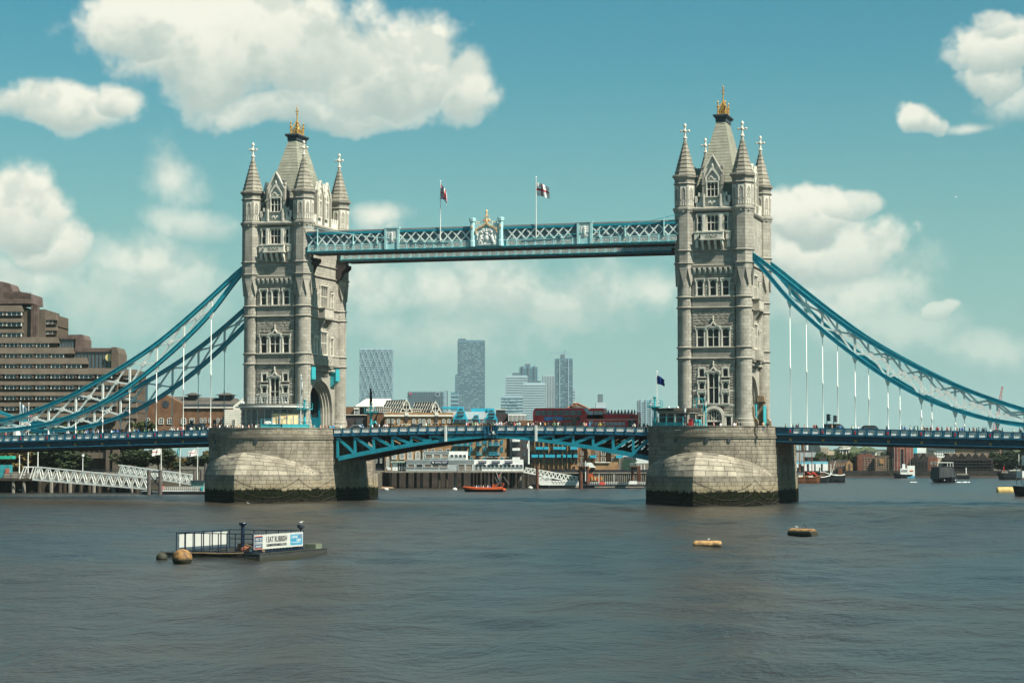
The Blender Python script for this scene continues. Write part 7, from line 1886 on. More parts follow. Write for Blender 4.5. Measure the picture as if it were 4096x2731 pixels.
for (x, yt, yb, w, lm, lab) in ((335, 358, 560, 70, M_LEAF, 'round tree left of the cream flats'), (400, 385, 560, 90, M_LEAF, 'low spreading tree in front of the cream flats'), (520, 342, 560, 95, M_LEAF, 'tall dark tree just left of the church tower'), (625, 365, 560, 80, M_LEAF, 'tree just right of the church tower'), (690, 362, 560, 90, M_LEAF, 'outer tree right of the church tower'), (1040, 352, 500, 60, M_LEAF, 'tree top left of the orange scaffold'), (960, 350, 480, 40, M_LEAF, 'small tree top behind the brick warehouses'), (1525, 500, 575, 40, M_LEAFD, 'bush in front of the small cream house'),
                           (2130, 400, 590, 190, M_LEAFD, 'first broad dark tree right of the saw tooth warehouse'), (2220, 342, 590, 230, M_LEAFD, 'tallest dark tree on the right bank'), (2330, 355, 590, 200, M_LEAFD, 'dark tree at the right edge of the picture'), (2430, 345, 590, 220, M_LEAFD, 'dark tree just beyond the right edge'), (2280, 430, 595, 160, M_LEAFD, 'lower dark tree in front of the tallest one')):
 (u, v1), (_, v0) = dr(x, yb), dr(x, yt); tree(lab, u, v1, v0, w / 2.4603, d + 8 + k, lm, 40 + k, 'trees on the right bank'); k += 1
# distant wooded ridge and shore strip
o = ob('mud_bank', MB().hexa([(bx(u, dd), dd, z) for u, dd, z in ((3300, 838, -.4), (4400, 812, -.4), (4400, 842, -.4), (3300, 846, -.4), (3300, 842, .15), (4400, 822, .3), (4400, 842, .3), (3300, 846, .15))]), mat('wet_mud', (.06, .042, .03), .8, .25, .3), None, CAMF, kind='structure')
ob('mud_bank', MB().hexa([(bx(u, dd), dd, z) for u, dd, z in ((1490, 540, -.4), (1585, 545, -.4), (1585, 556, -.4), (1490, 556, -.4), (1490, 548, .35), (1570, 553, .3), (1570, 556, .3), (1490, 556, .8))]), mat('sand', (.24, .165, .10), .9, .2, .5), None, CAMF, kind='structure')
for (u0, u1, v, dd, lab) in ((3600, 3760, 1790, 2600, ''), (3700, 4300, 1786, 2500, ''), (2900, 3500, 1802, 2700, '')):
 b = MB(); r = random.Random(int(u0))
 for i in range(240):
  u = r.uniform(u0, u1); b.ball((bx(u, dd), dd + r.uniform(-60, 60), bz(v, dd) - r.uniform(2, 16)), (r.uniform(5, 12), 10, r.uniform(4, 9)), 6, 4)
 o = ob('far_wood', b, M_LEAF, None, CAMF, kind='stuff'); tag(o, 'distant wooded ridge behind the right bank roofs', 'wood')
T = bthing('crawler_crane', 'red lattice crane jib leaning behind the right chain', 'crane', 3990, 1760, 900)
b = MB()
P0, P1 = Vector((bx(3966, 900), 900, bz(1790, 900))), Vector((bx(4012, 900), 900, bz(1545, 900)))
for dx in (-.6, .6): b.bar(P0 + Vector((dx * 1.6, 0, 0)), P1 + Vector((dx * .4, 0, 0)), .22, .22)
for i in range(16):
 a, c = P0.lerp(P1, i / 16), P0.lerp(P1, (i + 1) / 16); w0, w1 = .96 - .72 * i / 16, .96 - .72 * (i + 1) / 16; s = 1 if i % 2 else -1; b.bar(a + Vector((w0 * s, 0, 0)), c - Vector((w1 * s, 0, 0)), .12, .12)
ob('jib', b, mat('crane_red', (.38, .06, .07), .5), T, CAMF)
ob('back_mast', MB().bar((bx(3975, 900), 900, bz(1790, 900)), (bx(3985, 900), 900, bz(1700, 900)), .3, .3), mat('crane_red', (.38, .06, .07), .5), T, CAMF)
# ---------------------------------------------------------------- figures grown from skeletons
def skin_mesh(name, verts, edges, radii, mats, pick, root=0, sub=1):
 me = bpy.data.meshes.new(name); me.from_pydata(verts, edges, [])
 o = bpy.data.objects.new(name, me)
 o.modifiers.new('skin', 'SKIN')
 for i, r in enumerate(radii):
  sv = me.skin_vertices[0].data[i]; sv.radius = r if isinstance(r, tuple) else (r, r); sv.use_root = i == root
 s = o.modifiers.new('sub', 'SUBSURF'); s.levels = sub; s.render_levels = sub
 out = realise(o); bpy.data.meshes.remove(me)
 out.materials.clear()
 for m in mats: out.materials.append(m)
 for p in out.polygons: p.material_index = pick(p.center); p.use_smooth = True
 out.name = name
 return out
def cloth_mat():
 m = bpy.data.materials.new('clothing'); m.use_nodes = True; T = NT(m.node_tree); oi = T.node('ShaderNodeObjectInfo')
 T.l.new(oi.outputs['Color'], T.n['Principled BSDF'].inputs['Base Color']); T.n['Principled BSDF'].inputs['Roughness'].default_value = .85; return m
def rnd_mat(name, stops):
 m = bpy.data.materials.new(name); m.use_nodes = True; T = NT(m.node_tree); oi = T.node('ShaderNodeObjectInfo')
 T.l.new(T.ramp(oi.outputs['Random'], stops), T.n['Principled BSDF'].inputs['Base Color']); T.n['Principled BSDF'].inputs['Roughness'].default_value = .7; return m
M_CLOTH = cloth_mat()
M_SKIN = rnd_mat('skin', [(0, (.42, .24, .16)), (.5, (.52, .32, .23)), (.8, (.25, .13, .08)), (1, (.12, .06, .04))])
M_HAIR = rnd_mat('hair', [(0, (.012, .009, .007)), (.55, (.03, .02, .012)), (.75, (.12, .07, .03)), (1, (.35, .28, .18))])
M_TROU = rnd_mat('trousers', [(0, (.015, .017, .025)), (.5, (.04, .06, .11)), (.8, (.18, .15, .11)), (1, (.3, .3, .28))])
M_SHOE = mat('shoes', (.03, .028, .026), .6)
def person_mesh(kind):
 def f():
  V = []; E = []; Rr = []
  def add(p, r, par=None):
   V.append(p); Rr.append(r)
   if par is not None: E.append((par, len(V) - 1))
   return len(V) - 1
  lean = {'stand': 0, 'walk': .03, 'lean': .22, 'sit': 0}[kind]
  hz = .50 if kind == 'sit' else .95
  pel = add((0, 0, hz), (.15, .12)); chest = add((0, -lean * .6, hz + .33), (.17, .115), pel); sho = add((0, -lean, hz + .50), (.13, .09), chest); neck = add((0, -lean * 1.08, hz + .585), .055, sho)
  hd = add((0, -lean * 1.15 - .015, hz + .66), (.078, .088), neck); hd2 = add((0, -lean * 1.15 - .01, hz + .755), (.08, .095), hd); add((0, -lean * 1.15, hz + .82), (.055, .06), hd2)
  for s in (-1, 1):
   st = {'stand': 0, 'walk': .26 * s, 'lean': .05 * s, 'sit': 0}[kind]
   hip = add((s * .095, 0, hz - .06), .09, pel)
   if kind == 'sit': kn = add((s * .11, -.42, hz + .02), .062, hip); an = add((s * .11, -.44, .08), .042, kn)
   else: kn = add((s * .10, -st * .55 - .02, hz * .53), .062, hip); an = add((s * .10, -st * .9 + (.08 if st < 0 else 0), .08), .042, kn)
   add((s * .11, V[an][1] - .15, .04), .038, an)
   sh = add((s * .185, -lean, hz + .475), .062, sho)
   if kind == 'lean': el = add((s * .25, -lean - .12, hz + .24), .045, sh); wr = add((s * .16, -lean - .32, hz + .22), .034, el); hn = add((s * .12, -lean - .40, hz + .21), .032, wr)
   elif kind == 'sit': el = add((s * .23, -.08, hz + .24), .045, sh); wr = add((s * .18, -.28, hz + .14), .034, el); hn = add((s * .15, -.36, hz + .12), .032, wr)
   else: el = add((s * .235, -lean + .03 + st * .3, hz + .21), .045, sh); wr = add((s * .25, -lean - .04 + st * .75, hz - .02), .034, el); hn = add((s * .25, -lean - .06 + st * .85, hz - .10), .032, wr)
   for k in range(4): add((V[hn][0] + (k - 1.5) * .018, V[hn][1] - .02 - .01 * k % 2, V[hn][2] - .075 + .006 * abs(k - 1.5)), .0085, hn)
   add((V[hn][0] - s * .03, V[hn][1] - .04, V[hn][2] - .03), .009, hn)
  top = hz + .585
  def pick(c):
   if c.z > top - .02:
    return 1 if c.z > hz + .77 or (c.y > -lean * 1.15 + .015 and c.z > hz + .62) else 0
   if abs(c.x) > .19 and c.z < hz + .16 and kind != 'lean': return 0
   if kind == 'lean' and c.y < -lean - .26: return 0
   if c.z > hz + .0 and not (kind == 'sit' and c.y < -.2): return 2
   return 4 if c.z < .1 else 3
  return skin_mesh('person_' + kind, V, E, Rr, [M_SKIN, M_HAIR, M_CLOTH, M_TROU, M_SHOE], pick)
 return unit(('person', kind), f)
CL = {'white': (.72, .72, .68), 'black': (.012, .012, .014), 'navy': (.015, .02, .06), 'grey': (.2, .2, .2), 'red': (.42, .03, .03), 'blue': (.05, .20, .48), 'green': (.16, .28, .12), 'orange': (.6, .25, .03), 'yellow': (.65, .48, .06), 'beige': (.45, .34, .22), 'pink': (.55, .26, .22), 'teal': (.05, .32, .36), 'brown': (.10, .06, .04)}
SEQ = ['black', 'white', 'navy', 'grey', 'black', 'beige', 'white', 'black', 'brown', 'blue', 'white', 'pink', 'black', 'red', 'white', 'navy', 'green', 'black']
PR = random.Random(21)
def person(loc, colr, kind, rz, zone, group):
 o = ob('person', person_mesh(kind), None, None, TRS(loc, rz, (1, 1, PR.uniform(.96, 1.06))))
 o.color = (*[q * PR.uniform(.8, 1.15) for q in CL[colr]], 1)
 PEOPLE.append((o, colr, {'stand': 'standing', 'walk': 'walking', 'lean': 'leaning', 'sit': 'sitting'}[kind], zone, loc[0])); tag(o, None, 'person', group)
 return o
PEOPLE = []
ORD = ['first', 'second', 'third', 'fourth', 'fifth', 'sixth', 'seventh', 'eighth', 'ninth', 'tenth', 'eleventh', 'twelfth', 'thirteenth', 'fourteenth', 'fifteenth', 'sixteenth', 'seventeenth', 'eighteenth']
def label_people():
 use = {}
 for (o, c, act, zone, x) in PEOPLE:
  ax = abs(x)
  if zone.endswith('side span'): k = min(range(len(NODES)), key=lambda i: abs(NODES[i] - ax)); z = 'near the %s hanger of the %s span' % (ORD[k], 'left' if x < 0 else 'right')
  elif 'bascule' in zone: k = int((30.4 - ax) / 1.838); z = 'behind the %s railing panel from the %s pier' % (ORD[max(0, min(17, k))], 'left' if x < 0 else 'right')
  else: z = zone
  use.setdefault((c, act, z), []).append((x, o))
 for (c, act, z), lst in use.items():
  lst.sort(key=lambda t: t[0])
  for i, (x, o) in enumerate(lst):
   pre = '' if len(lst) == 1 else (('left ', 'right ')[i] if len(lst) == 2 else ORD[i] + ' ')
   o['label'] = '%sperson in %s top %s %s' % (pre, c, act, z)
def crowd(us, y, zf, zone, group, kinds=('walk', 'stand', 'walk', 'lean'), v=1700):
 for i, it in enumerate(us):
  u, c = it if isinstance(it, tuple) else (it, SEQ[(i * 7 + int(it)) % len(SEQ)])
  k = kinds[PR.randrange(len(kinds))]; yy = y + PR.uniform(-.7, .7) if k != 'lean' else y - .75
  p = ony(u, v, yy); rz = {'lean': 0, 'stand': PR.uniform(0, 6.28), 'sit': 0}.get(k, PR.choice((pi / 2, -pi / 2)) + PR.uniform(-.3, .3))
  person((p.x, yy, zf(abs(p.x))), c, k, rz, zone, group)
lsp = [PR.uniform(255, 840) for _ in range(62)] + [12, 22, 45, 110, 130, 150, 172, 185, 215, 235]
crowd(lsp, -8.3, road_z, 'behind the blue railing of the left side span', 'pedestrians on the left span')
ld = lambda x: 3140 + x / 2.4603
rs = [(ld(5), 'grey'), (ld(60), 'white'), (ld(80), 'black'), (ld(115), 'navy'), (ld(130), 'brown'), (ld(190), 'pink'), (ld(290), 'red'), (ld(310), 'black'), (ld(460), 'beige'), (ld(540), 'blue'), (ld(662), 'white'), (ld(720), 'white'), (ld(1000), 'black'), (ld(1150), 'white'), (ld(1180), 'blue')] + [ld(q) for q in (1232, 1270, 1285, 1305, 1350, 1370, 1400, 1437, 1490, 1505, 1545, 1598, 1630, 1690, 1718, 1745, 1765, 1815, 1860, 1885, 1905, 1960, 1980)] + [(ld(1845), 'white'), (ld(1942), 'white'), (ld(2140), 'pink'), (ld(2248), 'white'), (ld(2305), 'white'), (ld(2320), 'black')]
crowd(rs, -8.3, road_z, 'behind the blue railing of the right side span', 'pedestrians on the right span')
ku = lambda x: 1340 + x / 3.2667
k2u = lambda x: 1960 + x / 3.2667
zu = lambda x: 2160 + x / 5.345
bas = [(ku(80), 'white'), (ku(155), 'brown'), (ku(360), 'blue'), ku(450), (ku(490), 'white'), (ku(540), 'black'), ku(575), (ku(655), 'white'), (ku(680), 'white'), ku(765), ku(860), ku(900), ku(930), (ku(1190), 'white'), (ku(1215), 'green'), (ku(1290), 'black'), (ku(1335), 'black'), (ku(1380), 'black'), (ku(1495), 'black'), (ku(1535), 'black'), ku(1715), (ku(1735), 'red'), ku(1765), ku(1795), ku(1830), ku(1860), ku(1915), ku(1970), ku(2030), ku(2070), (ku(2110), 'white'), ku(2150), ku(2170), ku(2225), ku(2245), (ku(2300), 'black')]
crowd(bas, -7.0, road_z, 'on the left bascule walkway', 'pedestrians on the left bascule')
bas2 = [k2u(85), (k2u(125), 'white'), k2u(150), (k2u(200), 'white'), k2u(215), (k2u(285), 'black'), (k2u(320), 'red'), (k2u(355), 'white'), (k2u(385), 'white'), (k2u(500), 'white'), k2u(525), (k2u(565), 'white'), (k2u(600), 'black'), k2u(620), (zu(10), 'white'), (zu(70), 'navy'), (zu(110), 'orange'), zu(175), (zu(310), 'green'), (zu(380), 'white'), zu(410), (zu(940), 'beige'), (zu(985), 'pink'), (zu(1055), 'blue'), (zu(1290), 'yellow'), (zu(1370), 'black'), (zu(1910), 'black'), (zu(2020), 'white'), (zu(2130), 'black'), (zu(2220), 'black'), (zu(2300), 'black')]
crowd(bas2, -7.0, road_z, 'on the right bascule walkway', 'pedestrians on the right bascule')
pz = lambda x: 820 + x / 4.523
pl = [(pz(170), 'black'), (pz(205), 'brown'), (pz(225), 'black'), (pz(270), 'white'), (pz(300), 'black'), (pz(370), 'black'), (pz(405), 'white'), (pz(445), 'beige'), (pz(475), 'black'), (pz(520), 'black'), (pz(600), 'beige'), (pz(680), 'white'), (pz(795), 'pink'), (pz(850), 'grey'), (pz(920), 'white'), (pz(985), 'black'), (pz(1020), 'grey'), (pz(1170), 'beige')]
crowd(pl, -19.4, lambda a: 12.3, 'on the pier in front of the glass pavilion', 'people on the left pier', ('stand', 'walk', 'stand'))
pr_ = [(pz(1920), 'red'), (pz(1960), 'beige'), (pz(1980), 'teal'), (pz(2090), 'pink'), (pz(2175), 'brown'), (pz(2195), 'pink'), (pz(2240), 'black'), (pz(2270), 'teal'), (pz(2325), 'blue')]
crowd(pr_, -6.9, lambda a: 12.3, 'on the left pier beside the road arch', 'people beside the left arch', ('stand', 'walk'))
z6u = lambda x: 2540 + x / 3.1357
crowd([(z6u(990), 'pink'), (z6u(1075), 'white'), (z6u(1245), 'white'), (z6u(1265), 'beige'), (z6u(1285), 'black'), (z6u(1325), 'black'), (z6u(1545), 'black'), (z6u(1610), 'beige'), (z6u(1660), 'black')], -19.5, lambda a: 12.3, 'on the right pier before the doorway', 'people on the right pier', ('stand', 'walk'))

# ---------------------------------------------------------------- vehicles
M_BUS = mat('bus_red', (.72, .022, .028), .28, .06, 1, spec=.5); M_BUSD = mat('bus_dark_red', (.56, .016, .022), .3, .06, 1)
M_TYRE = mat('tyre', (.018, .018, .018), .8); M_VGL = glass('vehicle_glass', (.07, .09, .10), .08, .4)
M_VGLL = glass('pale_vehicle_glass', (.30, .36, .36), .15, .2)
def wheel(T, x, y, z, r, Fr):
 def f():
  b = MB(); b.tube([(0, -.5, 0), (0, .5, 0)], 1.0, 16); me = b.mesh('wheel'); me.materials.append(M_TYRE); return me
 w = ob('wheel', unit('wheel', f), None, T, Fr @ TRS((x, y, z), 0, (r, .3, r)))
 def h():
  b = MB(); b.tube([(0, -.55, 0), (0, .55, 0)], .55, 12); me = b.mesh('hub'); me.materials.append(M_RIB); return me
 ob('hub', unit('hub', h), None, w, Fr @ TRS((x, y, z), 0, (r, .3, r)))
def bus_modern():
 x0, x1, y = 5.2, 15.9, 2.5; z = road_z(10.5)
 T = thing('double_decker_bus', 'modern closed red double decker bus with a long side advert', 'bus', ((x0 + x1) / 2, y, z), 'double decker buses')
 L = x1 - x0; Fr = Matrix.Translation((x0, y, z)); y0 = -1.25
 prof = [(.1, .35), (L - .3, .35), (L - .05, 1.2), (L, 2.2), (L - .25, 3.4), (L - .75, 4.2), (L - 1.3, 4.38), (.6, 4.38), (.15, 4.15), (.0, 3.6), (0, .7)]
 ob('body', recalc(MB().slab(prof, y0, 1.25).mesh('body')), M_BUS, T, Fr)
 fbox('roof', M_CLADW, T, Fr, 1.2, L - 1.4, -1.0, 1.0, 4.38, 4.44)
 ob('windscreen', recalc(MB().slab([(L - .04, 1.2), (L + .02, 2.2), (L - .22, 3.42), (L - .7, 4.18), (L - 1.0, 4.1), (L - .5, 3.4), (L - .3, 2.2), (L - .4, 1.2)], y0 - .03, 1.28).mesh('windscreen')), M_VGLL, T, Fr)
 for i in range(8):
  a = .45 + i * (L - 1.8) / 8; fbox('upper_window', M_VGL, T, Fr, a, a + (L - 1.8) / 8 - .12, y0 - .04, 1.29, 3.05, 3.98)
 for i in range(6):
  a = 1.2 + i * 1.05; fbox('lower_window', M_VGL, T, Fr, a, a + .95, y0 - .04, 1.29, 1.0, 1.75)
 fbox('cab_window', M_VGL, T, Fr, L - 2.0, L - .6, y0 - .04, 1.29, .9, 1.75); fbox('engine_grille', M_BUSD, T, Fr, .3, 1.0, y0 - .03, 1.27, 2.2, 2.8)
 A = fbox('advert_panel', mat('advert_blue', (.03, .25, .55), .5), T, Fr, 2.15, 5.7, y0 - .035, y0, 2.12, 2.82)
 fbox('advert_box', mat('cardboard', (.40, .22, .13), .7), A, Fr, 3.6, 4.6, y0 - .05, y0 - .03, 2.14, 2.6); fbox('advert_dark', mat('advert_dark', (.06, .055, .05), .5), A, Fr, 5.75, 8.95, y0 - .035, y0, 2.12, 2.82); fbox('advert_figure', mat('advert_skin', (.20, .12, .08), .6), A, Fr, 7.4, 8.3, y0 - .045, y0 - .03, .7, 2.8)
 for t, x, zz, s in (('prime', 2.9, 2.58, .40), ('free delivery', 4.95, 2.5, .24), ('and incredible', 6.6, 2.6, .24), ('entertainment', 6.6, 2.36, .24)): ob('lettering', text_mesh(t, s, M_CREAM, .005), None, A, Fr @ TRS((x, y0 - .06, zz)) @ STAND)
 fbox('number_board', M_CLADW, T, Fr, 8.75, 9.4, y0 - .04, y0, .8, 1.2)
 ob('smile_mark', MB().tube([(2.9 + .35 * sin(t), y0 - .05, 2.42 - .14 * cos(t)) for t in (-1.2, -.6, 0, .6, 1.2)], .025, 4), M_CREAM, A, Fr)
 for x in (2.4, L - 2.4): wheel(T, x, y0 + .15, .5, .5, Fr); wheel(T, x, 1.1, .5, .5, Fr)
bus_modern()
def bus_open():
 x0, x1, y = 16.6, 26.2, -2.5; z = road_z(21)
 T = thing('open_top_bus', 'old red open top bus with passengers upstairs and a cream waistband', 'bus', ((x0 + x1) / 2, y, z), 'double decker buses')
 L = x1 - x0; Fr = Matrix.Translation((x0, y, z)); y0 = -1.22
 ob('lower_body', recalc(MB().slab([(.95, .4), (L - .2, .4), (L - .05, .8), (L - .05, 2.3), (0.05, 2.3), (.05, 1.5), (.0, 1.0), (.1, .5)], y0, 1.22).mesh('lower_body')), M_BUS, T, Fr)
 ob('upper_side', recalc(MB().slab([(.02, 2.3), (L - .05, 2.3), (L - .15, 3.2), (.18, 3.25)], y0, y0 + .1).mesh('upper_side')), M_BUSD, T, Fr); ob('upper_side', recalc(MB().slab([(.02, 2.3), (L - .05, 2.3), (L - .15, 3.2), (.18, 3.25)], 1.12, 1.22).mesh('upper_side')), M_BUSD, T, Fr)
 fbox('upper_floor', M_BUSD, T, Fr, .1, L - .1, y0 + .1, 1.12, 2.3, 2.4); fbox('rear_panel', M_BUSD, T, Fr, L - .25, L - .1, y0, 1.22, 2.3, 3.6)
 ob('front_canopy', recalc(MB().slab([(.1, 2.5), (3.2, 2.5), (3.25, 4.1), (3.1, 4.35), (.95, 4.38), (.45, 4.15), (.22, 3.4)], y0, 1.22).mesh('front_canopy')), M_BUS, T, Fr)
 for a, b in ((.38, 1.25), (1.45, 2.25), (2.35, 3.1)): fbox('upper_window', M_VGLL, T, Fr, a, b, y0 - .03, 1.25, 3.2, 3.85)
 fbox('waistband', mat('cream_band', (.66, .58, .40), .5), T, Fr, .05, L - .1, y0 - .03, 1.25, 2.28, 2.38)
 for i in range(8): a = 1.5 + i * .72; fbox('lower_window', M_VGLL, T, Fr, a, a + .6, y0 - .03, 1.25, 1.25, 1.85)
 fbox('bonnet', M_BUSD, T, Fr, .05, 1.0, y0 - .02, .2, .5, 1.35); fbox('cab_glass', M_VGLL, T, Fr, .5, 1.25, y0 - .035, y0, 1.4, 2.1)
 fbox('platform_opening', M_DARK, T, Fr, L - 1.9, L - .35, y0 - .03, y0 + .3, .55, 2.15); fbox('platform_pole', M_CLADW, T, Fr, L - 1.2, L - 1.12, y0 - .06, y0 - .02, .55, 2.15)
 fbox('route_plate', M_DARK, T, Fr, L - 1.7, L - .9, y0 - .04, y0, 2.6, 2.85)
 for i in range(14): fbox('rail_post', M_BUSD, T, Fr, 3.4 + i * .42, 3.44 + i * .42, y0, y0 + .05, 3.2, 3.55)
 fbox('top_rail', M_BUSD, T, Fr, 3.3, L - .2, y0, y0 + .06, 3.53, 3.6)
 for x in (1.6, L - 2.6): wheel(T, x, y0 + .15, .5, .48, Fr); wheel(T, x, 1.1, .5, .48, Fr)
 for i in range(17):
  person((x0 + 3.7 + i * .31, y - (.7 if i % 2 else -.1), z + 2.72), PR.choice(['black', 'navy', 'red', 'grey', 'white', 'blue']), 'sit', -pi / 2, 'on the open upper deck of the old red bus', 'passengers on the open top bus')
 person((x0 + 8.7, y - .3, z + 2.42), 'navy', 'stand', -pi / 2, 'upright at the back of the open top bus', 'passengers on the open top bus')
bus_open()
def car(label, x0, x1, y, h, colr, form, name='car', cat='car'):
 z = road_z(abs((x0 + x1) / 2)); L = x1 - x0; T = thing(name, label, cat, ((x0 + x1) / 2, y, z), 'vehicles on the bridge')
 Fr = Matrix.Translation((x0, y, z)); m = mat('car_' + colr, {'black': (.008, .008, .01), 'silver': (.34, .36, .37), 'greyblue': (.05, .085, .105), 'white': (.68, .68, .64)}[colr], .25, .05, 1, spec=.6)
 P = {'van': [(0, .3), (1, .3), (1, .45), (.96, .55), (.80, .62), (.66, .95), (.6, 1), (.04, 1), (0, .9)], 'taxi': [(0, .25), (1, .25), (1, .55), (.93, .62), (.80, .64), (.68, .96), (.62, 1), (.26, 1), (.18, .95), (.06, .64), (0, .58)], 'saloon': [(0, .22), (1, .22), (1, .52), (.94, .6), (.74, .66), (.58, .98), (.34, 1), (.14, .66), (.02, .62)], 'box': [(0, .2), (1, .2), (1, .95), (.97, 1), (.03, 1), (0, .95)]}[form]
 ob('body', recalc(MB().slab([(a * L, b * h) for a, b in P], -.9, .9).mesh('body')), m, T, Fr)
 if form == 'box':
  for i in range(6): fbox('window', M_VGL, T, Fr, .3 + i * L / 6.4, .3 + i * L / 6.4 + L / 7.4, -.94, .94, h * .45, h * .75)
 else:
  Q = {'van': [(.68, .9), (.5, .9), (.5, .66), (.78, .66)], 'taxi': [(.66, .93), (.28, .93), (.16, .67), (.78, .67)], 'saloon': [(.57, .93), (.36, .94), (.2, .69), (.7, .69)]}[form]
  ob('side_glass', recalc(MB().slab([(a * L, b * h) for a, b in Q][::-1], -.93, .93).mesh('side_glass')), M_VGL, T, Fr)
 for x in (.19 * L, .8 * L):
  for yy in (-.8, .8): wheel(T, x, yy, .33, .33, Fr)
 return T
car('black people carrier behind the traffic lights on the right span', 58.4, 62.9, 3.0, 2.0, 'black', 'van', 'van', 'van')
car('black taxi behind the fourth hanger of the right span', 64.6, 68.9, 3.0, 1.85, 'black', 'taxi', 'taxi', 'taxi')
car('dark saloon near the right end of the right span', 86.6, 90.6, 3.0, 1.55, 'black', 'saloon')
car('silver car on the left bascule just past the tower', -29.4, -25.2, -3.2, 1.72, 'silver', 'saloon')
car('black car crossing the middle of the left bascule', -17.6, -13.9, -3.2, 1.6, 'black', 'saloon')
car('grey blue van queuing on the left span by the signals', -64.8, -59.9, 3.0, 2.5, 'greyblue', 'van', 'van', 'van')
car('white coach roof at the far left end of the span', -112.0, -101.5, 3.0, 3.2, 'white', 'box', 'coach', 'coach')
o = ob('roundel_sign', MB().tube([(-101.3, 5.4, road_z(101) + 3.0), (-101.3, 5.7, road_z(101) + 3.0)], 1.15, 20), M_CREAM)
tag(o, 'round white and red sign beside the white coach at far left', 'sign')
ob('red_disc', MB().tube([(-101.3, 5.3, road_z(101) + 3.0), (-101.3, 5.39, road_z(101) + 3.0)], .72, 20), M_RED, o); ob('post', MB().box(-101.35, -101.25, 5.5, 5.6, road_z(101), road_z(101) + 2), M_BLUE, o)
def signal(label, x, y, hgt=3.3, flip=1):
 z = road_z(abs(x)); T = thing('traffic_light', label, 'traffic light', (x, y, z), 'traffic lights')
 ob('pole', MB().lathe([(.09, z), (.07, z + hgt)], 8, (x, y)), M_TEAL if x > 0 else M_DARK, T)
 H = ob('signal_head', MB().box(x + .1, x + .5, y - .2, y + .2, z + hgt - 1.25, z + hgt - .05), M_DARK, T)
 for k in range(3): ob('hood', MB().slab([(x + .5, z + hgt - .4 - .4 * k), (x + .78, z + hgt - .3 - .4 * k), (x + .5, z + hgt - .12 - .4 * k)], y - .15, y + .15), M_DARK, H)
signal('traffic light on the near footway of the right span', 60.25, -6.4, 3.6); signal('traffic light on the far footway of the right span', 59.6, 6.6, 3.6)
signal('traffic light nearest the left pier on the left span', -55.2, -6.4, 3.0); signal('traffic light beside the grey blue van on the left span', -65.3, 5.2, 3.4)

# ---------------------------------------------------------------- pier furniture
def beacon_mast(label, x, y, base=12.3):
 T = thing('beacon_mast', label, 'mast', (x, y, base), 'teal beacon masts'); z = base
 b = MB(); b.lathe([(.5, z), (.5, z + .9), (.36, z + 1.0), (.3, z + 1.9), (.42, z + 2.0), (.24, z + 2.1), (.2, z + 3.6), (.34, z + 4.1), (.6, z + 4.35)], 10, (x, y)); ob('column', b, M_TEALB, T)
 ob('platform', MB().box(x - 1.15, x + 1.25, y - .8, y + .8, z + 4.35, z + 4.5), M_TEALB, T)
 ob('upper_post', MB().lathe([(.18, z + 4.5), (.15, z + 5.8), (.32, z + 5.95), (.36, z + 6.1), (.1, z + 6.15)], 8, (x, y)), M_TEALB, T)
 for (a, c) in ((-1.1, -.75), (1.2, -.75), (-1.1, .75), (1.2, .75), (.05, -.75)): ob('rail_post', MB().box(x + a - .04, x + a + .04, y + c - .04, y + c + .04, z + 4.5, z + 5.5), M_TEALB, T)
 for zz in (5.0, 5.5):
  for c in (-.75, .75): ob('rail', MB().box(x - 1.1, x + 1.2, y + c - .03, y + c + .03, z + zz - .03, z + zz + .03), M_TEALB, T)
 for a, zz in ((-.55, 4.85), (.5, 4.8), (.65, 5.3)): ob('lamp', MB().tube([(x + a, y - .8, z + zz), (x + a, y - .5, z + zz)], .2, 8), M_CLADW, T)
 for k in range(4): ob('bracket', MB().bar((x + .2 * cos(k * pi / 2 + .8), y + .2 * sin(k * pi / 2 + .8), z + 3.7), (x + .9 * cos(k * pi / 2 + .8), y + .7 * sin(k * pi / 2 + .8), z + 4.35), .07, .1), M_TEALB, T)
beacon_mast('teal beacon mast with railed platform right of the glass pavilion', -32.75, -16.3); beacon_mast('teal beacon mast seen beyond the left bascule in front of the warehouse', -31.1, 14.0); beacon_mast('teal beacon mast at the left corner of the right pier', 32.1, -16.6)
def rail(label, pts, z, solid=None):
 T = thing('railing', label, 'railing', (*pts[0], z), 'teal railings')
 for p, q in zip(pts, pts[1:]):
  for zz in (.55, 1.05, 1.95): ob('bar', MB().bar((*p, z + zz), (*q, z + zz), .06, .07), M_TEALB, T)
  n = max(1, int(math.hypot(q[0] - p[0], q[1] - p[1]) / 1.6))
  for k in range(n + 1): x = p[0] + (q[0] - p[0]) * k / n; y = p[1] + (q[1] - p[1]) * k / n; ob('post', MB().box(x - .05, x + .05, y - .05, y + .05, z, z + 2.0), M_TEALB, T)
  ob('mesh_panel', recalc(MB().hexa([(p[0], p[1] + .03, z), (q[0], q[1] + .03, z), (q[0], q[1] + .06, z), (p[0], p[1] + .06, z), (p[0], p[1] + .03, z + 1.9 * .56), (q[0], q[1] + .03, z + 1.9 * .56), (q[0], q[1] + .06, z + 1.9 * .56), (p[0], p[1] + .06, z + 1.9 * .56)]).mesh('mesh_panel')), mat('teal_mesh', (.03, .30, .33), .6), T)
rail('teal railing with mesh panels along the left pier', [(-39.4, -20.6), (-35.6, -20.0), (-31.9, -16.2)], 12.9); rail('teal railing around the control cabin on the right pier', [(31.6, -16.0), (33.4, -20.0), (38.1, -21.6)], 12.9)
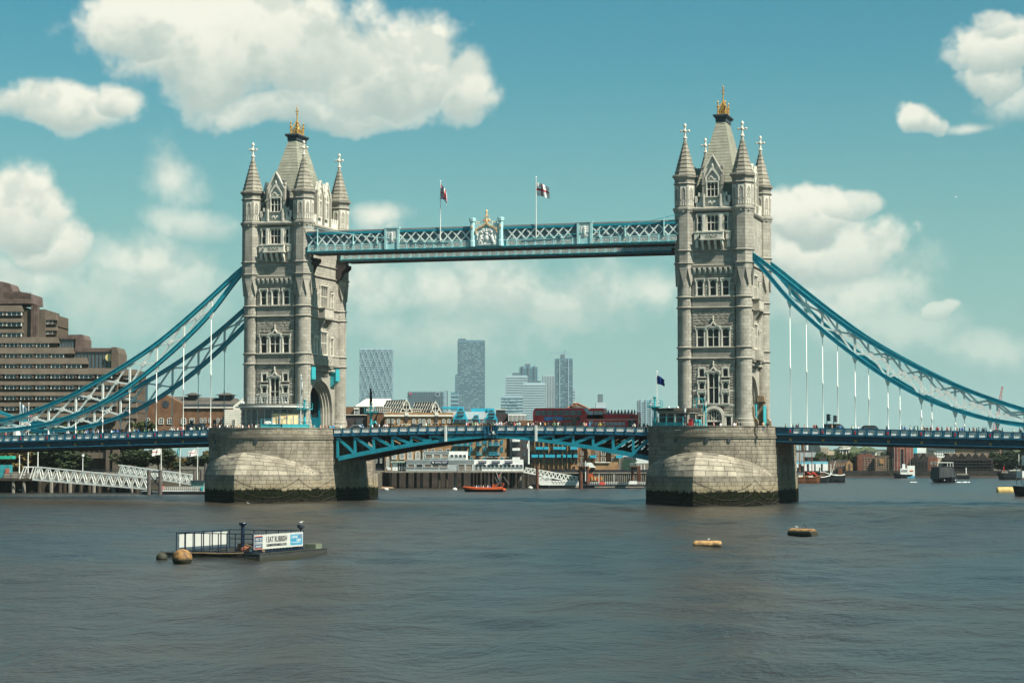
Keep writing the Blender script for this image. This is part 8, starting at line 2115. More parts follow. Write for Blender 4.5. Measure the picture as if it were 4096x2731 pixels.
# glass ticket pavilion
PVX, PVY = -41.45, -10.2
T = thing('ticket_pavilion', 'round glass ticket pavilion with a flat overhanging roof on the left pier', 'pavilion', (PVX, PVY, 12.3))
def arc(r, a0, a1, n): return [(PVX + r * cos(a0 + (a1 - a0) * k / n), PVY - .02 + r * .98 * sin(a0 + (a1 - a0) * k / n)) for k in range(n + 1)]
b = MB(); ring_ = arc(6.95, pi, 2 * pi, 28); b.prism(ring_, 17.15, 17.35); ob('roof', b, M_CLADW, T); ob('roof_top', MB().prism(arc(6.4, pi, 2 * pi, 28), 17.36, 17.75), mat('roof_felt', (.13, .13, .115), .9, .2, 1), T); ob('soffit_band', MB().prism(arc(6.1, pi, 2 * pi, 28), 16.75, 17.14), mat('steel_grey', (.22, .24, .24), .5), T)
M_PAV = glass('pavilion_glass', (.02, .028, .032), .06, .5, .7)
NP = 13
for k in range(NP):
 a0, a1 = pi + pi * k / NP, pi + pi * (k + 1) / NP; p, q = arc(5.75, a0, a1, 1)
 poster = 8 <= k <= 11
 m = M_PAV if not poster else mat('poster_yellow', (.60, .46, .25), .5, .05, 1)
 P = ob('wall_panel', recalc(MB().hexa([(*p, 12.3), (*q, 12.3), (q[0] * .995 + PVX * .005, q[1] + .05, 12.3), (p[0] * .995 + PVX * .005, p[1] + .05, 12.3), (*p, 16.0 if poster else 16.75), (*q, 16.0 if poster else 16.75), (q[0] * .995 + PVX * .005, q[1] + .05, 16.0 if poster else 16.75), (p[0] * .995 + PVX * .005, p[1] + .05, 16.0 if poster else 16.75)]).mesh('wall_panel')), m, T)
 if poster: ob('transom_pane', recalc(MB().hexa([(*p, 16.03), (*q, 16.03), (q[0], q[1] + .06, 16.03), (p[0], p[1] + .06, 16.03), (*p, 16.75), (*q, 16.75), (q[0], q[1] + .06, 16.75), (p[0], p[1] + .06, 16.75)]).mesh('transom_pane')), M_PAV, T)
 ob('mullion', MB().lathe([(.11 if k % 3 else .17, 12.3), (.11 if k % 3 else .17, 16.75)], 8, p), mat('steel_grey', (.22, .24, .24), .5), T)
 if not poster: ob('transom', MB().bar((*p, 14.6), (*q, 14.6), .08, .1), mat('steel_grey', (.22, .24, .24), .5), T)
for (a, r0, zz, sx, sz, m) in ((4.95, 5.83, 14.3, .75, .32, 'c'), (5.12, 5.83, 14.0, .5, .25, 'c'), (5.3, 5.84, 14.9, .18, .9, 'd'), (5.3, 5.86, 14.1, .28, .25, 'e'), (5.4, 5.83, 13.6, .7, .18, 'f'), (5.2, 5.83, 13.3, .8, .15, 'f')):
 x, y = PVX + r0 * cos(a), PVY + r0 * .98 * sin(a)
 ob('poster_print', MB().ball((0, 0, 0), (sx, .03, sz), 10, 6), {'c': M_CREAM, 'd': M_DARK, 'e': mat('print_navy', (.02, .04, .12), .5), 'f': M_TEALB}[m], T, TRS((x, y, zz), a + pi / 2))
for t, a, zz in (('Tower', 5.52, 15.45), ('Bridge', 5.52, 15.1)):
 x, y = PVX + 5.88 * cos(a), PVY + 5.78 * sin(a); ob('lettering', text_mesh(t, .34, M_DARK, .005), None, T, TRS((x, y, zz), a + pi / 2) @ STAND)
for t, a, zz in (('Tower', 3.42, 16.0), ('Bridge', 3.42, 15.2), ('Exhibition', 3.42, 14.4)):
 x, y = PVX + 5.9 * cos(a), PVY + 5.8 * sin(a); ob('lettering', text_mesh(t, .62, M_DARK, .005), None, T, TRS((x, y, zz), a + pi / 2) @ STAND)
for k in range(15):
 x = -45.2 + k * .56; ob('roof_rail_post', MB().box(x - .03, x + .03, -13.2, -13.14, 17.7, 19.1), M_CREAM, T)
for zz in (18.1, 18.6, 19.1): ob('roof_rail', MB().box(-45.2, -37.3, -13.22, -13.15, zz - .03, zz + .03), M_CREAM, T)
for x in (-46.3, -46.7, -42.6, -38.0): ob('roof_lamp', MB().ball((x, -12.8, 18.0), (.3, .25, .28), 8, 5), M_CLADW, T)
# stone control cabin
T = thing('control_cabin', 'low octagonal stone control cabin with dark windows on the right pier', 'cabin', (36, -16, 12.3))
cab = [(32.5, -14.0), (32.9, -17.6), (36.0, -18.8), (38.4, -18.0), (39.3, -15.8), (39.0, -12.5), (33.0, -12.0)]
sh_ = lambda k: [(36 + (x - 36) * k, -15.3 + (y + 15.3) * k) for x, y in cab]
ob('walls', MB().prism(sh_(.95), 12.3, 16.0), M_SMOOTH, T); ob('plinth', MB().prism(sh_(1.0), 12.3, 13.9), M_SMOOTH, T); ob('roof', MB().prism(sh_(1.1), 16.0, 16.45), mat('dark_roof', (.06, .05, .045), .8), T); ob('cornice', MB().prism(sh_(1.02), 15.6, 16.0), M_SMOOTH, T)
for i, (p, q) in enumerate(zip(sh_(.965), sh_(.965)[1:])):
 n = 2 if i in (0, 1) else 1
 for k in range(n if i < 5 else 0):
  a, c = (k + .12) / n, (k + .88) / n; P = [(p[0] + (q[0] - p[0]) * t, p[1] + (q[1] - p[1]) * t) for t in (a, c)]
  ob('window', recalc(MB().hexa([(*P[0], 13.95), (*P[1], 13.95), (P[1][0], P[1][1] + .1, 13.95), (P[0][0], P[0][1] + .1, 13.95), (*P[0], 15.5), (*P[1], 15.5), (P[1][0], P[1][1] + .1, 15.5), (P[0][0], P[0][1] + .1, 15.5)]).mesh('window')), M_PANE, T)
for x in (34.2, 35.8): ob('roof_lamp', MB().ball((x, -15, 16.6), .22, 8, 5), M_CLADW, T)
o = ob('red_box', MB().box(38.5, 39.1, -18.9, -18.3, 12.3, 14.4).box(38.4, 39.2, -19.0, -18.2, 14.4, 14.5), M_RED); tag(o, 'red box standing beside the control cabin', 'cabinet')
def lamp(label, x, y, h, black=True):
 T = thing('street_lamp', label, 'lamp post', (x, y, 12.3), 'pier lamps'); z = 12.3
 ob('column', MB().lathe([(.24, z), (.22, z + 1.2), (.12, z + 1.4), (.1, z + h * .6), (.2, z + h * .62), (.1, z + h * .66), (.08, z + h - .9)], 8, (x, y)), M_TEALB if black else M_DARK, T)
 ob('lantern', MB().lathe([(.12, z + h - .95), (.26, z + h - .3), (.3, z + h - .25)], 6, (x, y)), M_CLADW, T); ob('lantern_cap', MB().lathe([(.32, z + h - .25), (.14, z + h), (.05, z + h + .3)], 6, (x, y)), M_DARK, T)
lamp('teal lamp post with black lantern in front of the arched doorway', 40.6, -14.6, 5.5); lamp('slim dark lamp post with white head beside the control cabin', 38.3, -21.0, 4.3, False)
T = thing('ladder_hoop', 'teal hooped ladder top beside the control cabin roof', 'ladder', (39.6, -13.5, 16))
for dx in (0, .7): ob('hoop', MB().tube([(38.2 + dx * .9, -13.2 - dx, 16.4), (38.2 + dx * .9, -13.2 - dx, 17.9), (38.6 + dx * .9, -13.2 - dx, 18.2), (39.6 + dx * .9, -13.2 - dx, 18.1), (39.9 + dx * .9, -13.2 - dx, 17.3), (39.9 + dx * .9, -13.2 - dx, 15.6)], .06, 6), M_TEALB, T)
T = thing('winch', 'teal painted capstan winch near the doorway of the right tower', 'winch', (39.9, -17, 12.3))
for dx in (0, .55): ob('drum', MB().lathe([(.3, 12.3), (.2, 12.6), (.2, 13.9), (.3, 14.1), (.3, 14.4), (.1, 14.5)], 10, (39.4 + dx, -17)), M_TEALB, T)
ob('frame', MB().box(39.2, 41.6, -17.3, -16.7, 12.3, 12.8).bar((40.0, -17, 13.9), (41.6, -17, 12.8), .15, .2), M_TEALB, T)
o = ob('davit', MB().tube([(-28.9, 9.0, 12.4), (-29.2, 9.0, 13.6), (-28.9, 9.0, 14.5), (-28.4, 9.0, 14.8), (-28.1, 9.0, 14.3)], [.3, .26, .24, .2, .1], 8), M_TEALB); tag(o, 'curved teal davit beyond the left bascule by the tower foot', 'davit')

# ---------------------------------------------------------------- flags
def flag_mesh(name, w, h, mats, pick, droop, wave, seed, nx=24, ny=14):
 """hoist at x=0; cloth falls away by `droop` and ripples"""
 r = random.Random(seed); ph = r.uniform(0, 6); vs = []; fs = []; mi = []
 for j in range(ny + 1):
  for i in range(nx + 1):
   s, t = i / nx, j / ny
   x = w * s * (1 - droop * .62 * s ** .6); z = -h * (1 - t) * (1 - .45 * droop * s) - droop * w * .75 * s ** 1.25
   y = wave * sin(s * 9 + ph + t * 2) * (.25 + s) + wave * .5 * sin(s * 17 + t * 5 + ph)
   vs.append((x + .06 * sin(t * 7 + s * 6), y, z))
 for j in range(ny):
  for i in range(nx):
   a = j * (nx + 1) + i; fs.append((a, a + 1, a + nx + 2, a + nx + 1)); mi.append(pick((i + .5) / nx, (j + .5) / ny))
 me = bpy.data.meshes.new(name); me.from_pydata(vs, [], fs)
 for m in mats: me.materials.append(m)
 me.polygons.foreach_set('material_index', mi); me.polygons.foreach_set('use_smooth', [True] * len(fs)); me.update(); return me
F_W, F_R, F_B, F_N = mat('flag_white', (.75, .74, .70), .8), mat('flag_red', (.45, .03, .04), .8), mat('flag_blue', (.02, .04, .16), .8), mat('flag_navy', (.01, .035, .16), .8)
F_K = mat('flag_dark', (.012, .014, .02), .8)
def union(s, t):
 x, y = (s - .5) * 2, (t - .5) * 1.0
 if abs(x) < .20 or abs(y) < .10: return 1
 if abs(x) < .33 or abs(y) < .17: return 0
 for sg in (1, -1):
  dd = abs(y - sg * x * .5)
  if dd < .05: return 1
  if dd < .12: return 0
 return 2
def flagpole(label, flabel, x, y, z0, z1, me, fm=M_CREAM, r=.09, rz=0.0, drop=.6, name='flag'):
 o = ob('flagpole', MB().lathe([(r, z0), (r * .7, z1 - .1), (r * 1.6, z1 - .05), (r * 1.4, z1 + .12), (.02, z1 + .2)], 8, (x, y)), fm); tag(o, label, 'flagpole', 'flagpoles')
 f = ob(name, me, None, None, TRS((x, y, z1 - drop), rz)); tag(f, flabel, 'flag', 'flags')
flagpole('white flagpole on the walkway left of the royal arms', 'drooping union flag on the walkway flagpole', -8.74, -10.9, 46.9, 57.9, flag_mesh('union_flag', 3.4, 2.6, [F_W, F_R, F_B], union, .95, .16, 1), rz=-.25)
flagpole('white flagpole on the walkway right of the royal arms', 'white flag with a red cross streaming from the walkway flagpole', 9.26, -10.9, 46.9, 57.95, flag_mesh('cross_flag', 3.6, 2.4, [F_W, F_R, F_B], lambda s, t: 1 if abs(s - .4) < .06 or abs(t - .5) < .10 else 0, .42, .12, 2), rz=-.2, drop=.9)
flagpole('white flagpole at the left corner of the right pier', 'plain blue flag flying above the right pier', 32.1, -15.0, 12.3, 22.8, flag_mesh('blue_flag', 2.2, 1.5, [F_N], lambda s, t: 0, .5, .12, 3), rz=-.2)
flagpole('white flagpole beside the teal mast on the left pier', 'furled white flag hanging beside the left tower', -33.2, -17.0, 12.3, 22.8, flag_mesh('furled_flag', .7, 4.6, [F_W, F_K], lambda s, t: 1 if .3 < t < .42 or .62 < t < .66 else 0, .9, .06, 4), rz=-.2, drop=.4)
flagpole('thin pole beyond the left bascule', 'dark furled flag in front of the braced skyscraper', -33.6, 20.0, 12.3, 22.3, flag_mesh('dark_flag', 1.3, 3.6, [F_K], lambda s, t: 0, 1.0, .06, 5), fm=M_DARK, r=.05, rz=-.1)
for i, (x, yt, yb, lab) in enumerate(((1765, 295, 548, 'first white pennant above the mooring piles'), (1970, 302, 720, 'teal pennant in the middle of the three at the landing pontoon'), (2163, 306, 650, 'white pennant nearest the left pier at the landing pontoon'))):
 dd = 463.0; p = CAMF @ Vector((bx(dl(x, 0)[0], dd), dd, 0))
 flagpole('white flagpole carrying the ' + lab, lab, p.x, p.y, bz(dl(0, yb)[1], dd), bz(dl(0, yt)[1], dd), flag_mesh('pennant', 2.4 if i != 1 else .8, 1.5, [F_W, F_R, mat('flag_teal', (.1, .35, .35), .8)], (lambda s, t: 2) if i == 1 else (lambda s, t: 1 if abs(t - .5 - (s - .5) * .3) < .06 and s > .3 else 0), .3, .12, 6 + i), r=.1, rz=YAW + pi, drop=.1)
T2_ = CAMF @ Vector((bx(e2(422, 0)[0], 556), 556, 0))
flagpole('tall white flagpole behind the pier building', 'limp white flag with a red mark behind the pier building', T2_.x, T2_.y, bz(e2(0, 570)[1], 556), bz(e2(0, 200)[1], 556), flag_mesh('limp_flag', 1.2, 2.0, [F_W, F_R], lambda s, t: 1 if s < .3 and t > .5 else 0, 1.0, .08, 12), r=.2, rz=YAW + pi, drop=.6)
p = ony(80, 1612, 14)
flagpole('white pole behind the left chain', 'large pale flag behind the left chain', p.x, 14, 11, p.z, flag_mesh('pale_flag', 2.6, 3.0, [mat('flag_grey', (.45, .52, .54), .8)], lambda s, t: 0, .5, .15, 13), rz=-.1, drop=.1); p = ony(115, 1614, 14)
flagpole('second white pole behind the left chain', 'small drooping union flag behind the left chain', p.x, 14, 11, p.z, flag_mesh('small_union', 1.6, 1.5, [F_W, F_R, F_B], union, .9, .1, 14), rz=.1, drop=1.6)
# ---------------------------------------------------------------- boats
def hull_mesh(L, B, H, draft=.3, sheer=.35, bow=.28, n=14, stern=.75):
 """bow towards +x; deck closed"""
 vs = []; fs = []
 for i in range(n + 1):
  t = i / n
  w = B / 2 * (stern + (1 - stern) * min(1, t / .25)) * (1 if t < 1 - bow else max(.02, cos((t - 1 + bow) / bow * pi / 2) ** .75))
  z1 = H * (1 + sheer * max(0, (t - .45) / .55) ** 2 + .12 * max(0, (.2 - t) / .2)); x = L * (t - .5)
  x1 = x + (H * .35 * ((t - .8) / .2) if t > .8 else 0)
  vs += [(x1, -w, z1), (x + .1 * (x1 - x), -w * .86, z1 * .35), (x, -w * .45 * (1 if t < .85 else .5), -draft), (x, w * .45 * (1 if t < .85 else .5), -draft), (x + .1 * (x1 - x), w * .86, z1 * .35), (x1, w, z1)]
 m = 6
 for i in range(n):
  for k in range(m - 1): fs.append((i * m + k, (i + 1) * m + k, (i + 1) * m + k + 1, i * m + k + 1))
  fs.append((i * m + 5, (i + 1) * m + 5, (i + 1) * m, i * m))
 fs.append(tuple(range(m))); fs.append(tuple(n * m + k for k in range(m - 1, -1, -1)))
 b = MB(); b.add(vs, fs); return recalc(b.mesh('hull'))
def rubrail(L, B, H, z0, r, n=14, sheer=.35, bow=.28, stern=.75):
 P = []
 for sg in (-1, 1):
  q = []
  for i in range(n + 1):
   t = i / n; w = B / 2 * (stern + (1 - stern) * min(1, t / .25)) * (1 if t < 1 - bow else max(.02, cos((t - 1 + bow) / bow * pi / 2) ** .75))
   z1 = H * (1 + sheer * max(0, (t - .45) / .55) ** 2 + .12 * max(0, (.2 - t) / .2)); x = L * (t - .5) + (H * .35 * ((t - .8) / .2) if t > .8 else 0); q.append((x, sg * w, z1 * z0))
  P.append(q)
 return MB().tube(P[0] + P[1][::-1], r, 6)
def boat(name, label, cat, u, v, length_px, hcol, heading=0.0, B=None, H=1.2, d=None, group=None, sheer=.35):
 p = onz(u, v); dep = (CAMF.inverted() @ p).y; L = length_px / FPX * dep
 T = thing(name, label, cat, p, group)
 Fr = Matrix.Translation(p) @ Matrix.Rotation(YAW + heading, 4, 'Z'); B = B or L * .26
 ob('hull', hull_mesh(L, B, H, sheer=sheer), hcol, T, Fr)
 return T, Fr, L, B, H
M_ORG = mat('orange_rubber', (.36, .06, .012), .5, .1, 1); M_HBLK = mat('hull_black', (.012, .014, .018), .4, .1, 1); M_HBRN = mat('varnished_hull', (.12, .045, .02), .4, .2, 1); M_SAIL = mat('furled_red_sail', (.30, .04, .025), .8, .2, 1); M_MAST = mat('spar_varnish', (.20, .085, .035), .5, .15, 1)
# orange rigid inflatable
T, Fr, L, B, H = boat('speed_boat', 'orange inflatable speedboat full of passengers below the bascules', 'boat', 1935, 1966, 150, M_HBLK, pi, H=.75)
ob('tube', rubrail(L * 1.02, B * 1.02, .75, .95, .32), M_ORG, T, Fr); ob('console', MB().box(-3.0, -2.0, -.5, .5, .6, 1.7), M_ORG, T, Fr); ob('stern_pod', MB().ball((-L / 2 - .2, 0, .45), (.7, 1.0, .4), 8, 5), M_ORG, T, Fr)
b = MB()
for s in (-1, 1): b.tube([(-2.9, s * .9, .8), (-3.2, s * .8, 2.6), (-3.9, s * .8, 2.7), (-4.4, s * .9, .8)], .07, 6)
b.box(-3.9, -3.2, -.8, .8, 2.6, 2.7); b.lathe([(.12, 2.7), (.1, 3.4)], 6, (-3.5, 0))
ob('arch_frame', b, M_DARK, T, Fr); ob('beacon', MB().lathe([(.16, 3.4), (.16, 3.9), (.05, 4.0)], 8, (-3.5, 0)), M_ORG, T, Fr)
for s in (-1, 1): ob('aerial', MB().bar((-3.5, s * .5, 2.7), (-3.5 - s * 1.1, s * .8, 6.0), .05, .05), M_CLADW, T, Fr)
for x in (-2.9, -4.3): ob('life_ring', MB().tube([(x + .33 * cos(k * pi / 5), -.95, 1.6 + .33 * sin(k * pi / 5)) for k in range(10)], .1, 6, closed=True), M_ORG, T, Fr)
for i in range(9):
 q = Fr @ Vector((2.2 - i * .52, (-.45, .35)[i % 2], .28)); person(q, ('navy', 'white', 'blue', 'grey', 'white')[i % 5], 'sit', YAW - pi / 2, 'aboard the orange speedboat', 'speedboat passengers')
q = Fr @ Vector((-3.1, 0, .45)); person(q, 'black', 'stand', YAW - pi / 2, 'at the helm of the orange speedboat', 'speedboat passengers')
# moored sailing craft on the right
def spar(T, x0, y0, z0, x1, z1, r, m, name='mast'): ob(name, MB().tube([(x0, y0, z0), (x1, y0, z1)], [r, r * .6], 6), m, T)
for (lab, x, y, w, hc, mast, col, extra) in (('dark brown barge with a grey canopy moored nearest the right pier', 150, 668, 128, M_HBRN, (143, 288), M_MAST, 'canopy'), ('varnished sailing boat with furled red sails', 270, 668, 130, M_HBRN, (185, 282), M_MAST, 'sail'), ('dark hulled boat with a white gunwale and small cabin', 378, 665, 104, M_HBLK, (262, 355), M_MAST, 'cabin'), ('black hulled motor barge with a white stripe and wheelhouse', 503, 662, 172, M_HBLK, (447, 480), M_CREAM, 'wheel')):
 u, v = dr(x, y); T, Fr, L, B, H = boat('sailing_barge', lab, 'boat', u, v, w / 2.4603, hc, pi if extra == 'wheel' else 0, H=1.7 if extra != 'wheel' else 2.2, group='boats moored on the right')
 ob('rubbing_strake', rubrail(L, B, H, 1.0, .14), M_CREAM if extra in ('cabin', 'wheel') else M_MAST, T, Fr)
 p = Vector(Fr.translation); dep = (CAMF.inverted() @ p).y
 mx = bx(dr(mast[0], 0)[0], dep) - (CAMF.inverted() @ p).x; mz = bz(dr(0, mast[1])[1], dep)
 Fm = Matrix.Translation(p) @ Matrix.Rotation(YAW, 4, 'Z')
 ob('mast', MB().tube([(mx, 0, H * .8), (mx * .98, 0, mz)], [.2, .1], 6), col, T, Fm)
 for s in (-1, 1): ob('stay', MB().bar((mx + s * L * .35, 0, H), (mx, 0, mz * .92), .035, .035), M_DARK, T, Fm)
 if extra == 'canopy': ob('canopy', MB().box(-L * .38, L * .3, -B * .32, B * .32, H * 1.5, H * 1.9), mat('canvas_grey', (.10, .12, .13), .8), T, Fr); ob('hatch', MB().box(-L * .3, L * .2, -B * .25, B * .25, H * .9, H * 1.5), M_STUCCO, T, Fr)
 if extra == 'sail': ob('furled_sail', MB().tube([(-L * .05, 0, H * 1.9), (L * .12, .1, H * 1.7), (L * .3, 0, H * 1.4), (L * .42, 0, H * 1.15)], [.45, .4, .3, .12], 7), M_SAIL, T, Fr); ob('furled_sail', MB().tube([(-L * .4, 0, H * 1.9), (-L * .1, 0, H * 1.5)], [.3, .35], 7), M_SAIL, T, Fr); ob('deckhouse', MB().box(-L * .3, L * .05, -B * .25, B * .25, H * .9, H * 1.3), M_STUCCO, T, Fr)
 if extra == 'cabin':
  ob('cabin', MB().box(-L * .3, L * .2, -B * .3, B * .3, H * .9, H * 1.9), M_HBRN, T, Fr); ob('cabin_roof', MB().box(-L * .33, L * .23, -B * .34, B * .34, H * 1.9, H * 2.0), M_CREAM, T, Fr)
  for k in range(4): ob('window', MB().box(-L * .26 + k * L * .12, -L * .18 + k * L * .12, -B * .31, B * .31, H * 1.3, H * 1.7), M_GLAZE, T, Fr)
 if extra == 'wheel':
  ob('wheelhouse', MB().box(-L * .35, -L * .12, -B * .3, B * .3, H * .9, H * 2.0), M_HBRN, T, Fr); ob('wheelhouse_roof', MB().box(-L * .38, -L * .1, -B * .34, B * .34, H * 2.0, H * 2.1), M_DARK, T, Fr); ob('boom', MB().bar((L * .28, 0, H), (L * .02, 0, H * 3.0), .12, .12), M_CREAM, T, Fr); ob('foredeck', MB().box(-L * .1, L * .38, -B * .38, B * .38, H * 1.0, H * 1.12), M_CREAM, T, Fr)
 if mast[0] == 262: ob('mizzen_mast', MB().tube([(mx + 2.6, 0, H), (mx + 2.6, 0, mz * .62)], [.12, .08], 6), M_CREAM, T, Fm)
for i, (x, yt) in enumerate(((128, 515), (170, 498), (345, 515), (512, 520), (548, 513))):
 u, v = dr(x, 640); dd = 690.0
 o = ob('mooring_post', MB().lathe([(.45, -2), (.42, bz(dr(0, yt)[1], dd))], 8, (bx(u, dd), dd)), M_HBLK, None, CAMF); tag(o, 'black mooring post, %s from the left among the moored boats' % ORD[i], 'mooring post', 'mooring posts on the right')
# river cruisers
u, v = dr(1572, 663); T, Fr, L, B, H = boat('river_cruiser', 'dark glazed river cruiser coming head on with a white wake', 'boat', u, v, 180 / 2.4603 * 1.6, M_HBLK, -pi / 2 + .25, B=8.0 * .82, H=1.3)
W2 = B / 2
M_SALN = mat('dark_saloon_glass', (.008, .013, .016), .5, .3, .3, spec=.15)
ob('saloon', recalc(MB().hexa([(-L * .42, -W2 * .95, 1.2), (L * .26, -W2 * .9, 1.2), (L * .26, W2 * .9, 1.2), (-L * .42, W2 * .95, 1.2), (-L * .42, -W2 * .8, 4.7), (L * .14, -W2 * .72, 4.7), (L * .14, W2 * .72, 4.7), (-L * .42, W2 * .8, 4.7)]).mesh('saloon')), M_SALN, T, Fr)
ob('top_deck', MB().box(-L * .42, L * .1, -W2 * .85, W2 * .85, 4.75, 4.95), M_HBLK, T, Fr); ob('sun_canopy', MB().box(-L * .4, L * .08, -W2 * .8, W2 * .8, 6.1, 6.25), M_CREAM, T, Fr)
for x in (-.36, -.15, .06):
 for s in (-1, 1): ob('canopy_post', MB().box(x * L - .06, x * L + .06, s * W2 * .78 - .06, s * W2 * .78 + .06, 4.9, 6.1), M_CREAM, T, Fr)
for k in range(5): ob('window_bar', MB().bar((L * .262, (-.8 + k * .4) * W2, 1.3), (L * .145, (-.64 + k * .32) * W2, 4.6), .1, .1), M_HBLK, T, Fr)
ob('bow_fender', MB().box(L * .3, L * .42, -W2 * .6, W2 * .6, .7, 1.0), M_CREAM, T, Fr)
foam = mat('foam', (.75, .78, .76), .9, .2, .5)
for s in (-1, 1):
 b = MB(); r = random.Random(8 + s); o_ = Fr.translation
 for k in range(26):
  t = r.random(); q = CAMF.inverted() @ o_ + Vector((s * (3.8 + t * 6 + r.uniform(-.4, .4)), 2 + t * 5 + r.uniform(-.6, .6), 0)); b.ball((q.x, q.y, .02), (r.uniform(.2, .5), r.uniform(.2, .4), r.uniform(.05, .22)), 6, 4)
 o = ob('bow_wave', b, foam, None, CAMF, kind='stuff'); tag(o, 'white foam thrown up on the %s side of the dark cruiser' % ('left' if s < 0 else 'right'), 'foam')
u, v = dr(1178, 620); T, Fr, L, B, H = boat('passenger_boat', 'white moored passenger boat with a blue waterline below the warehouses', 'boat', u, v, 200 / 2.4603, M_HBLK, pi, H=1.4)
ob('stern_house', MB().box(-L * .48, -L * .12, -B * .42, B * .42, .9, 4.6), M_CREAM, T, Fr); ob('saloon', MB().box(-L * .12, L * .22, -B * .4, B * .4, 1.2, 3.6), M_CLADW, T, Fr); ob('wheelhouse', MB().box(-L * .02, L * .12, -B * .25, B * .25, 3.6, 5.2), M_CLADW, T, Fr); ob('name_board', MB().box(-L * .4, -L * .22, -B * .44, B * .44, 2.4, 2.9), M_ORG, T, Fr); ob('waterline_band', MB().box(-L * .485, -L * .1, -B * .43, B * .43, .05, .9), mat('waterline_blue', (.05, .25, .38), .5), T, Fr)
for k in range(5): ob('window', MB().box(-L * .1 + k * L * .06, -L * .06 + k * L * .06, -B * .41, B * .41, 2.2, 3.1), M_GLAZE, T, Fr)
u, v = dr(1735, 628); T, Fr, L, B, H = boat('work_barge', 'low moored work barge right of the dark cruiser', 'boat', u, v, 158 / 2.4603, M_HBLK, pi, H=1.3, sheer=.05); ob('cargo', MB().box(-L * .4, L * .3, -B * .3, B * .3, 1.3, 1.9), M_CONC, T, Fr); ob('post', MB().box(-L * .33, -L * .28, -.3, .3, 1.9, 4.0), M_CREAM, T, Fr); ob('coaming', MB().box(-L * .42, L * .36, -B * .42, B * .42, 1.25, 1.45), M_TIMBER, T, Fr)
u, v = dr(2212, 635); T, Fr, L, B, H = boat('work_barge', 'long black lighter moored below the dark trees', 'boat', u, v, 208 / 2.4603, M_HBLK, pi, H=2.2, sheer=.15); ob('deck_gear', MB().box(L * .1, L * .4, -B * .3, B * .3, 2.0, 2.9), M_CONC, T, Fr); ob('white_rail', MB().box(-L * .45, L * .02, -B * .35, B * .35, 3.1, 3.3), M_CREAM, T, Fr); ob('exhaust', MB().box(L * .26, L * .3, -.3, .3, 2.9, 4.6), M_RED, T, Fr)
for k in range(7): ob('stanchion', MB().box(-L * .44 + k * L * .075, -L * .43 + k * L * .075, -B * .35, -B * .34, 2.1, 3.1), M_CREAM, T, Fr)
# boat cut by the right edge, and yellow drum
u, v = 4112, 1984; T, Fr, L, B, H = boat('paddle_boat', 'white decked riverboat cut off by the right edge of the picture', 'boat', u + 160, v, 420, M_HBLK, pi, H=1.6, B=6)
for z0, z1, m, k in ((1.6, 2.3, M_CREAM, .40), (3.6, 3.8, M_HBRN, .47), (3.8, 5.2, M_CREAM, .46), (6.2, 6.4, M_HBRN, .44)): ob('deck', MB().box(-L * .4, L * k, -2.6, 2.6, z0, z1), m, T, Fr)
ob('saloon', MB().box(-L * .4, L * .36, -2.2, 2.2, 2.3, 6.2), M_GLAZE, T, Fr)
for k in range(12): ob('stanchion', MB().box(L * (.46 - k * .05) - .06, L * (.46 - k * .05) + .06, -2.6, -2.5, 2.3, 6.2), M_CREAM, T, Fr)
ob('wheelhouse', MB().box(L * .25, L * .42, -1.5, 1.5, 6.4, 8.4), M_CREAM, T, Fr); ob('jackstaff', MB().box(L * .46, L * .465, -.05, .05, 6.4, 8.6), M_CREAM, T, Fr)
M_DRUM = mat('yellow_drum', (.52, .36, .12), .6, .2, .8, streak=.3)
def drum(label, p, q, r, m, algae=True, ring=False, lift=.25):
 p, q = Vector(p), Vector(q); c = (p + q) / 2; T = thing('mooring_drum', label, 'mooring drum', c, 'mooring drums')
 b = MB(); a = (q - p).normalized(); n = 16; L = (q - p).length
 b.tube([c + a * (L * t) + Vector((0, 0, lift)) for t in (-.5, -.48, -.44, -.15, .15, .44, .48, .5)], [r * .78, r * .9, r, r * 1.01, r * 1.01, r, r * .9, r * .78], n); b.sm = False
 ob('barrel', b, m, T)
 for t in (-.3, -.1, .1, .3):
  ob('hoop', MB().tube([c + a * (L * t - .05) + Vector((0, 0, lift)), c + a * (L * t + .05) + Vector((0, 0, lift))], r * 1.03, n), m, T)
 if ring: ob('mooring_ring', MB().tube([c + a * .3 + Vector((0, 0, lift + r + .22)) + Vector((a.x * .2 * cos(k * pi / 5), a.y * .2 * cos(k * pi / 5), .2 * sin(k * pi / 5))) for k in range(10)], .04, 5, closed=True), M_DARK, T)
 return c + Vector((0, 0, lift + r))
def drum_mat(name, dark_side, ca=(.40, .24, .09), cb=(.18, .095, .04)):
 m = bpy.data.materials.new(name); m.use_nodes = True; T = NT(m.node_tree); bs = T.n['Principled BSDF']
 pos = T.node('ShaderNodeNewGeometry').outputs['Position']; sep = T.node('ShaderNodeSeparateXYZ'); T.l.new(pos, sep.inputs[0])
 n = T.noise(pos, 2.2, 5, .65); n2 = T.noise(pos, 7, 4, .6)
 c = T.mix(T.smooth(n.outputs[0], .4, .62), (*ca, 1), (*cb, 1)); zz = T.math('ADD', sep.outputs[2], T.math('MULTIPLY', T.math('SUBTRACT', n2.outputs[0], .5), .7))
 c = T.mix(T.smooth(zz, dark_side, dark_side - .25), c, (.02, .022, .01, 1)); T.l.new(c, bs.inputs['Base Color']); bs.inputs['Roughness'].default_value = .75
 b = T.node('ShaderNodeBump'); b.inputs['Strength'].default_value = .4; T.l.new(n2.outputs[0], b.inputs['Height']); T.l.new(b.outputs[0], bs.inputs['Normal']); return m
M_D1, M_D2 = drum_mat('weathered_drum', .32), drum_mat('tarred_drum', .62)
